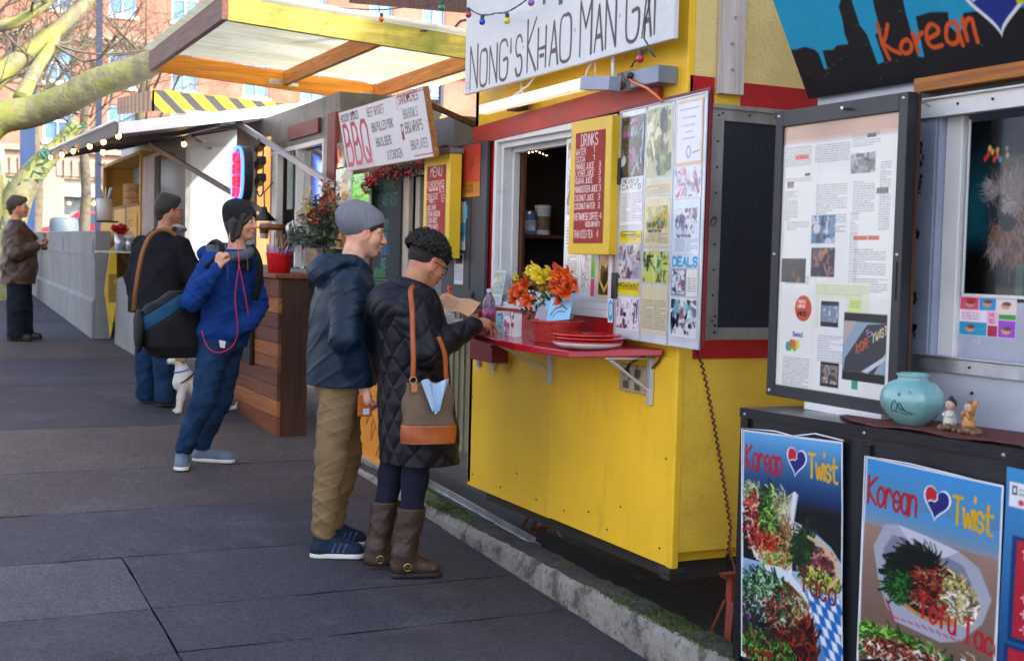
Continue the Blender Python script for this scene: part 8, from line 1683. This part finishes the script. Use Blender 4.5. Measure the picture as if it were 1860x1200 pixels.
hand(F, (.055,-.245,1.345), (.22,-.12,.95), (.75,.45,-.1), 1, (1.5,1.5,1.5,1.5), 1.0, thumb=(.4,1.2), fore=(.03,-.22,1.30)); hand(F, (.26,-.01,.95), (-.8,.5,-.3), (-.3,.8,0), -1, (.4,.4,.4,.4), .9)
bodyH = F.build('body', SKINM, t, face_color(hc, HR, hs_, 'c49478', '1a100c', .15)); eyes(t, PH_, bodyH, (.006,0))
HD = cloth('blue_fleece', (.005,.032,.165), rough=.85, var=.12, bump=.3, bs=160); HG = cloth('grey_fleece', (.09,.10,.125), rough=.9)
def hoodie(F):
    fd = folds(.009, 21, .9); F.loft(lvH, A_, k=.03, disp=lambda X,Y,Z,t: fd(X,Y,Z,t)-.012*np.exp(-((Z-.90)/.05)**2)); f2 = folds(.011, 23, 1.3, (1,1,1.3))
    F.chain([V(*p) for p in aR], [.082,.072,.049], k=.03, disp=f2); F.chain([V(*p) for p in aL], [.080,.068,.055], k=.03, disp=f2); F.cap(aR[2], V(*aR[2])+V(.006,-.006,.028), .043, .040, k=.01); F.cap((.06,-.10,.90), (.30,.0,.90), .06, k=.04, disp=fd) if False else None
    F.cut((0,0,.80), (0,0,-1)); F.cap((.20,-.075,.90), (.27,-.02,.98), .055, k=.04) if True else None
garment('hoodie', HD, t, (-.22,-.34,.77), (.56,.30,1.53), .006, hoodie)
def hood(F):
    for i in range(18):
        r_ = lambda q: (.225+.115*math.cos(q)-.01, .03+.115*math.sin(q), 1.445+.035*math.sin(q+.5)); a = i/18*6.283; b = (i+1)/18*6.283; F.cap(r_(a), r_(b), .034, k=.02, disp=folds(.006,31,1.6))
    F.ell((.14,.10,1.45), (.11,.11,.06), k=.03, disp=folds(.006,33,1.5)); F.cap(V(.245,.02,1.36), V(.245,.02,1.62), .068, k=.01, op='s')
garment('hood', HG, t, (.02,-.16,1.34), (.44,.26,1.55), .005, hood)
garment('hood_shell', HD, t, (-.03,-.12,1.34), (.42,.32,1.56), .0055, lambda F: (F.ell((.125,.125,1.435), (.125,.115,.070), k=.03, disp=folds(.008,35,1.3)), F.ell((.15,.09,1.50), (.10,.09,.05), k=.02, op='s')))
garment('shirt_neck', cloth('black_tee', (.012,.012,.014)), t, (.1,-.16,1.33), (.42,.16,1.5), .005, lambda F: F.loft([(1.34,.25,.0,.09,.11),(1.46,.25,.01,.062,.075)], A_, k=.01))
JN = cloth('blue_denim', (.007,.028,.075), rough=.75, var=.3, bump=.3, bs=300, dirt=(.018,.05,.10), ds=3, dth=(.5,.75)); garment('trousers', JN, t, (-.26,-.26,.05), (.38,.34,.90), .006, lambda F: (leg(F, lgR[:3], [.105,.078,.064], folds(.008,24,1.4)), leg(F, lgL[:3], [.105,.078,.064], folds(.008,25,1.4)), F.ell((.16,.04,.82), (.14,.15,.09), k=.03), F.cut((0,0,.085), (0,0,-1))))
GS = M('grey_mesh_shoe', (.10,.14,.20), rough=.7, var=.2, bump=.3); 
for hl, to in (((-.095,.05,0),(-.155,-.20,0)), ((.01,.215,0),(.255,.035,0))): shoe(t, hl, to, (GS, WS, BLc), ht=.085)
KB = cloth('black_knit', (.016,.015,.018), rough=.9, bump=.6, bs=160); PHl = lambda x,y,z: hc+HR@(V(x,y,z)*hs_); F = SDF(hc-V(.19,.19,.12), hc+V(.18,.18,.18), .0045)
F.ell(PHl(-.022,0,.042), V(.118,.094,.105)*hs_, HR, k=.02, disp=folds(.003,13,1.4)); F.ell(PHl(-.05,0,.095), V(.085,.075,.06)*hs_, HR, k=.04); F.cut(PHl(.085,0,.045), HR@V(.35,0,-.94)); F.build('beanie', KB, t)
F = SDF(hc-V(.16,.16,.17), hc+V(.15,.15,.13), .004); hn = lambda X,Y,Z,t: .0018*np.sin(X*230+Y*180)+.001*np.sin(Y*260)
F.ell(PHl(-.025,0,.01), V(.100,.086,.10)*hs_, HR, k=.01, disp=hn)
for q in (-1,1): F.cap(PHl(.045,.062*q,.045), PHl(.012,.076*q,-.095), .024, .016, k=.02, disp=hn); F.cap(PHl(-.02,.07*q,.0), PHl(-.03,.062*q,-.12), .032, .02, k=.02, disp=hn)
F.cap(PHl(.082,-.03,.05), PHl(.055,-.064,.0), .012, .016, k=.01); F.cap(PHl(.082,.03,.05), PHl(.055,.064,.0), .012, .014, k=.01); F.cap(PHl(-.07,0,.0), PHl(-.07,0,-.10), .05, .03, k=.03, disp=hn); F.build('hair', M('black_hair', (.014,.009,.007), rough=.45, var=.3, vs=50, bump=.6, bs=250, spec=.5), t)
REDC = M('red_cable', (.55,.01,.06), rough=.4); L = lambda x, y, Y=8.40: tuple(ony(x, y, Y)-R_)
tube_on('earphone_cable', REDC, t, [L(431,440,8.47),L(433,458,8.43),L(434,480,8.40),L(430,510,8.39),L(427,545,8.39),L(431,585,8.40),L(430,612,8.42),L(418,632,8.44),L(395,640,8.43),L(376,628,8.44),L(366,600,8.45)], .0032)
tube_on('earphone_cable', REDC, t, [L(434,480,8.40),L(440,510,8.39),L(447,545,8.40),L(451,572,8.41)], .003)
tube_on('drawstring', HG, t, [L(412,476,8.40),L(414,492,8.39),L(413,508,8.39)], .003); tube_on('drawstring', HG, t, [L(447,455,8.44),L(450,475,8.42),L(450,492,8.42)], .003)
BKS = cloth('black_webbing', (.012,.012,.014)); tube_on('pack_strap', BKS, t, [L(455,445,8.62),L(466,462,8.55),L(472,485,8.52),L(470,515,8.53),L(463,545,8.56)], .01, flat=.045)
MB().prism([Vector(L(398,617,8.45))+R_, Vector(L(410,620,8.45))+R_, Vector(L(408,632,8.46))+R_, Vector(L(400,631,8.46))+R_], (0,.004,0)).build('paper_slip', WHT, t)
db_ = thing('duffel_bag', R_+Vector((-.17,.10,.75)), 'large black duffel bag with blue stripe slung behind the blue hoodie', 'bag'); BB_ = cloth('bag_black', (.008,.008,.010), rough=.6); BBl = cloth('bag_blue', (.006,.045,.10), rough=.6)
def duf(lo, hi_, ex=0):
    def f(F): F.loft([(-.02,.03,.0,.15,.10),(.06,.0,.0,.20,.125),(.22,-.01,.0,.215,.125),(.34,.03,.0,.19,.11),(.43,.10,.0,.10,.06)], .05, k=.03, disp=lambda X,Y,Z,t: .007*np.sin(X*26+Z*12)-ex, pw=2.8); F.cut(lo, (.55,0,-.85)) if lo is not None else None; F.cut(hi_, (-.55,0,.85)) if hi_ is not None else None
    return f
garment('lower_panel', BB_, db_, (-.27,-.17,-.04), (.27,.17,.46), .0065, duf(None, V(.0,0,.285))); garment('blue_panel', BBl, db_, (-.27,-.17,.1), (.27,.17,.46), .0065, duf(V(.0,0,.284), V(.02,0,.40), -.003)); garment('top_panel', BB_, db_, (-.2,-.17,.2), (.27,.17,.46), .0065, duf(V(.02,0,.399), None))
garment('end_panel', BB_, db_, (-.27,-.17,-.04), (-.1,.17,.4), .0065, lambda F: (F.ell((-.215,0,.16), (.03,.11,.15), k=.02)))
L2_ = lambda x,y,z: Vector((x,y,z))
tube_on('strap', BB_, db_, [(.06,-.06,.40),(.12,-.16,.52),(.21,-.30,.63),(.26,-.31,.70),(.27,-.20,.76),(.25,.0,.74),(.18,.08,.55),(.14,.06,.42)], .01, flat=.04)
# ---------------------------------------------------------------- man in the dark coat, seen from behind
R_ = Vector((1.997, 11.156, .53)); t = thing('person', R_, 'broad man in a black coat with a tan shoulder strap, seen from behind in profile', 'person')
hc = V(.085,-.01,1.675); HR = rotm(.16, .02); hs_ = 1.03; A_ = .45
lvK = [(.80,-.02,.0,.20,.26),(1.0,-.01,.0,.195,.265),(1.2,.01,.0,.185,.27),(1.36,.02,.0,.16,.25),(1.45,.03,-.005,.12,.17),(1.52,.045,-.01,.08,.09)]
aR = [(.15,-.16,1.37),(.255,-.22,1.11),(.30,-.06,1.16)]; aL = [(-.10,.18,1.37),(-.165,.17,1.09),(-.16,.10,.84)]
lgR = [(.05,-.07,.85),(.04,-.10,.42),(.06,-.10,.07)]; lgL = [(-.07,.09,.85),(-.07,.12,.42),(-.055,.14,.07)]
F = SDF((-.32,-.36,.0), (.48,.36,1.84), .006); PK = fit_head(F, hc, HR, hs_, (.045,-.01,1.46)); body_under(F, None, None, [aR, aL], [lgR, lgL], lvK, A_); hand(F, (-.16,.09,.80), (0,-.1,-1), (.8,-.3,0), -1, (.5,.6,.6,.7), 1.0, fore=(-.16,.10,.86)); hand(F, (.31,-.04,1.17), (.4,.8,.2), (-.2,.3,-.8), 1, (.6,.7,.8,.9), 1.0)
bodyK = F.build('body', SKINM, t, face_color(hc, HR, hs_, 'b5806a', '1a100c', .4)); eyes(t, PK, bodyK)
BC = cloth('black_wool', (.010,.010,.014), rough=.9, var=.2)
garment('coat', BC, t, (-.34,-.38,.77), (.48,.36,1.58), .007, lambda F: (F.loft(lvK, A_, k=.03, disp=folds(.009,41,.7)), F.chain([V(*p) for p in aR], [.095,.085,.062], k=.03, disp=folds(.008,43,1.2)), F.chain([V(*p) for p in aL], [.095,.085,.062], k=.03, disp=folds(.008,44,1.2)), F.cut((0,0,.80), (0,0,-1))))
garment('trousers', JN, t, (-.25,-.28,.0), (.25,.3,.9), .007, lambda F: (leg(F, lgR, [.118,.098,.098], folds(.008,46,1.1)), leg(F, lgL, [.118,.098,.098], folds(.008,47,1.1)), F.cut((0,0,.035), (0,0,-1))))
DSH = M('dark_leather_shoe', (.02,.014,.012), rough=.4)
for hl, to in (((-.01,-.10,0),(.20,-.13,0)), ((-.13,.15,0),(.08,.10,0))): shoe(t, hl, to, (DSH, SOLB, SOLB), laces=False)
PKl = lambda x,y,z: hc+HR@(V(x,y,z)*hs_); F = SDF(hc-V(.17,.15,.13), hc+V(.16,.15,.18), .005); hn = lambda X,Y,Z,t: .0018*np.sin(X*190+Z*210+np.sin(Y*90)*2)
F.ell(PKl(-.022,0,.040), V(.105,.086,.098)*hs_, HR, k=.01, disp=hn); F.cap(PKl(.06,0,.095), PKl(-.04,0,.11), .04, .045, k=.04, disp=hn); F.cap(PKl(-.075,0,.0), PKl(-.07,0,-.045), .055, .045, k=.02, disp=hn)
for q in (-1,1): F.ell(PKl(.052,.0,-.032), V(.075,.095,.075)*hs_, HR, k=.006, op='s')
F.ell(PKl(.10,0,.01), V(.05,.1,.055)*hs_, HR, k=.006, op='s'); F.build('hair', MATS['black_hair'], t)
W3 = lambda x,y,z: Vector(PKl(x,y,z))+R_; b = MB()
for q in (-1,1): b.tube([W3(.095-.12*abs(.02*math.cos(a)), .034*q+.026*math.cos(a), .0+.018*math.sin(a)) for a in [i*.5236 for i in range(13)]], .0026, 6); b.tube([W3(.090,.060*q,.006), W3(.0,.083*q,.006)], .0026, 6)
b.build('glasses', BLKM, t, smooth=True)
L = lambda x, y, Y=10.93: tuple(ony(x, y, Y)-R_)
tube_on('shoulder_strap', M('tan_strap', (.25,.10,.03), rough=.6), t, [L(325,432,11.0),L(305,418,10.98),L(288,418,10.99),L(272,430,10.94),L(260,455,10.90),L(252,490,10.90),L(246,530,10.93),L(243,565,11.0)],   .01, flat=.036)
b = MB(); b.torus(Vector(L(326,414,11.05))+R_, .05, .016, (.3,.2,1), 20, 8); b.build('headphones', M('headphone_grey', (.25,.25,.27), rough=.35), t, smooth=True)
# ---------------------------------------------------------------- man in the brown jacket
R_ = Vector((1.275, 16.17, .768)); t = thing('person', R_, 'man in a brown leather jacket looking up at the left edge of the view', 'person')
hc = V(-.015,-.02,1.575); HR = rotm(-.15, .12); hs_ = 1.04
lvL = [(.67,-.02,.0,.195,.25),(.9,.0,.0,.21,.26),(1.1,.0,.0,.20,.26),(1.27,-.03,.0,.165,.25),(1.37,-.04,-.005,.12,.18),(1.43,-.05,-.01,.075,.09)]
aR = [(-.08,-.20,1.28),(-.06,-.28,1.02),(.16,-.19,1.12)]; aL = [(-.04,.2,1.28),(.02,.26,1.02),(.18,.02,1.12)]
lgR = [(-.03,-.09,.75),(-.04,-.10,.38),(-.05,-.06,.07)]; lgL = [(.03,.11,.75),(.05,.12,.38),(.08,.14,.07)]
F = SDF((-.32,-.40,.0), (.44,.36,1.76), .007); PL_ = fit_head(F, hc, HR, hs_, (-.05,-.01,1.38)); body_under(F, None, None, [aR, aL], [lgR, lgL], lvL)
hand(F, (.18,-.18,1.135), (.85,.35,.2), (0,.3,.9), 1, (.6,.8,.9,1.), 1.05, fore=(.15,-.19,1.12)); hand(F, (.20,.0,1.13), (.85,-.35,.1), (0,-.3,.9), -1, (.6,.8,.9,1.), 1.05, fore=(.17,.02,1.12)); bodyL = F.build('body', SKINM, t, face_color(hc, HR, hs_, 'c08a72', '2a1a12', .2)); eyes(t, PL_, bodyL)
LJ = M('brown_jacket_leather', (.055,.028,.018), rough=.45, var=.25, vs=6, bump=.3, bs=40, dirt=(.12,.055,.025), ds=3, dth=(.5,.75)); garment('leather_jacket', LJ, t, (-.34,-.42,.64), (.40,.38,1.48), .008, lambda F: (F.loft(lvL, 0, k=.03, disp=folds(.012,51,.8)), F.chain([V(*p) for p in aR], [.10,.088,.062], k=.03, disp=folds(.011,53,1.3)), F.chain([V(*p) for p in aL], [.10,.088,.062], k=.03, disp=folds(.011,54,1.3)), F.cap((.02,-.10,1.36), (.15,-.03,1.22), .035, .05, k=.02), F.ell((.09,.0,1.36), (.05,.05,.12), k=.01, op='s'), F.cut((0,0,.67), (0,0,-1))))
garment('shirt', cloth('pale_blue_shirt', (.22,.30,.62)), t, (-.15,-.2,1.05), (.26,.2,1.47), .007, lambda F: (F.loft([(1.08,.0,.0,.175,.10),(1.28,-.02,.0,.145,.12),(1.42,-.03,-.01,.085,.085)], 0, k=.02)))
garment('trousers', cloth('dark_trousers', (.012,.018,.028)), t, (-.25,-.28,.0), (.3,.32,.8), .008, lambda F: (leg(F, lgR, [.125,.105,.10], folds(.008,56,1.1)), leg(F, lgL, [.125,.105,.10], folds(.008,57,1.1)), F.cut((0,0,.04), (0,0,-1))))
for hl, to in (((-.14,-.05,0),(.14,-.10,0)), ((.02,.15,0),(.27,.10,0))): shoe(t, hl, to, (DSH, SOLB, SOLB), laces=False)
PLl = lambda x,y,z: hc+HR@(V(x,y,z)*hs_); F = SDF(hc-V(.17,.15,.13), hc+V(.17,.15,.18), .006); F.ell(PLl(-.022,0,.042), V(.106,.088,.098)*hs_, HR, k=.01, disp=hn); F.cap(PLl(.07,.02,.085), PLl(-.03,0,.10), .035, .045, k=.03, disp=hn); F.cap(PLl(-.075,0,.0), PLl(-.07,0,-.05), .052, .045, k=.02); F.ell(PLl(.055,.0,-.032), V(.075,.095,.07)*hs_, HR, k=.006, op='s'); F.ell(PLl(.10,0,.01), V(.045,.1,.045)*hs_, HR, k=.006, op='s'); F.build('hair', BRH, t)
W3 = lambda x,y,z: Vector(PLl(x,y,z))+R_; b = MB()
for q in (-1,1): b.tube([W3(.095-.12*abs(.02*math.cos(a)), .034*q+.026*math.cos(a), .0+.018*math.sin(a)) for a in [i*.5236 for i in range(13)]], .003, 6); b.tube([W3(.090,.060*q,.006), W3(.0,.083*q,.006)], .003, 6)
b.build('glasses', STEEL, t, smooth=True)
c = R_+Vector((.27,-.10,1.14)); bt = thing('soda_bottle', c, 'dark red bottle held up in the hands of the man in the brown jacket', 'bottle'); MB().lathe([(.03,-.06),(.034,-.04),(.034,.03),(.02,.07),(.012,.09),(.012,.12)], c, 16).build('body', M('cola_dark', (.06,.02,.02), rough=.15), bt, smooth=True); MB().lathe([(.0345,-.03),(.0345,.015)], c, 16).build('label_band', M('label_red_white', (.5,.3,.28), var=.8, vs=30), bt); MB().lathe([(.014,.12),(.014,.14),(0,.141)], c, 12).build('cap', RP, bt)
# ---------------------------------------------------------------- dog
R_ = Vector((2.10, 10.72, sz(10.72))); t = thing('dog', R_, 'small white terrier with brown ears sitting in a blue collar beside the standing men', 'dog')
F = SDF((-.14,-.16,-.005), (.52,.16,.53), .0045); fu = lambda X,Y,Z,t: .0016*np.sin(X*240+Z*190)*np.sin(Y*220+Z*150)
F.cap((.045,0,.28), (.26,.01,.13), .082, .105, k=.04, disp=fu); F.cap((.02,0,.25), (.03,0,.33), .075, .06, k=.03, disp=fu); F.cap((.03,0,.32), (.005,0,.43), .058, .045, k=.03, disp=fu); F.ell((-.008,0,.455), (.056,.050,.050), k=.02, disp=fu); F.cap((-.03,0,.445), (-.092,0,.430), .034, .021, k=.018); F.ell((-.108,0,.436), (.010,.011,.009), k=.004)
for q in (-1,1):
    F.chain([V(.035,.048*q,.25), V(.015,.050*q,.13), V(.0,.048*q,.035)], [.040,.023,.017], k=.02); F.cap((-.0,.048*q,.018), (-.030,.048*q,.013), .019, .015, k=.01); F.ell((.27,.075*q,.115), (.095,.050,.095), k=.03); F.chain([V(.22,.09*q,.08), V(.31,.088*q,.045), V(.285,.09*q,.020)], [.035,.020,.018], k=.02); F.cap((.28,.09*q,.018), (.19,.09*q,.016), .019, .017, k=.01); F.ell((-.058,.030*q,.467), (.011,.009,.009), k=.008, op='s')
F.chain([V(.34,0,.06), V(.42,.0,.028), V(.475,.0,.030), V(.487,.0,.075)], [.026,.018,.013,.008], k=.02)
def dogc(co):
    col = np.tile(np.array((.62,.58,.52)), (len(co),1)); x, y, z = co.T; m = ((x > -.045)&(x < .05)&(z > .435)&(np.abs(y) > .018)); col[m] = (.30,.17,.09); col[(x < -.102)&(z > .42)] = (.02,.015,.015); return col
bd = F.build('body', M('dog_fur', (.6,.6,.6), rough=.9, var=.1, vs=40, bump=.6, bs=260, attr='Col'), t, dogc)
for q in (-1,1): 
    MB().ball(R_+Vector((-.053,.032*q,.467)), .0075, 8).build('eye', IRIS, bd, smooth=True); G = SDF((-.05,-.1,.38), (.08,.1,.53), .004); G.cap((.012,.040*q,.490), (.018,.058*q,.445), .017, .022, k=.01, flat=(0,1,0), fr=2.2); G.build('ear', M('dog_ear_brown', (.26,.15,.08), rough=.9), bd)
BCo = M('blue_webbing', (.02,.10,.45), rough=.6); MB().torus(R_+Vector((.02,0,.355)), .062, .008, (-.25,0,1), 24, 6).build('collar', BCo, t, smooth=True)
b = MB(); b.torus(R_+Vector((.045,0,.29)), .093, .008, (-.6,0,.8), 28, 6); b.build('harness', BLKM, t, smooth=True); tube_on('leash', BCo, t, [(.05,0,.37),(.07,.06,.50),(.09,.10,.62),(.10,.14,.75)], .008)
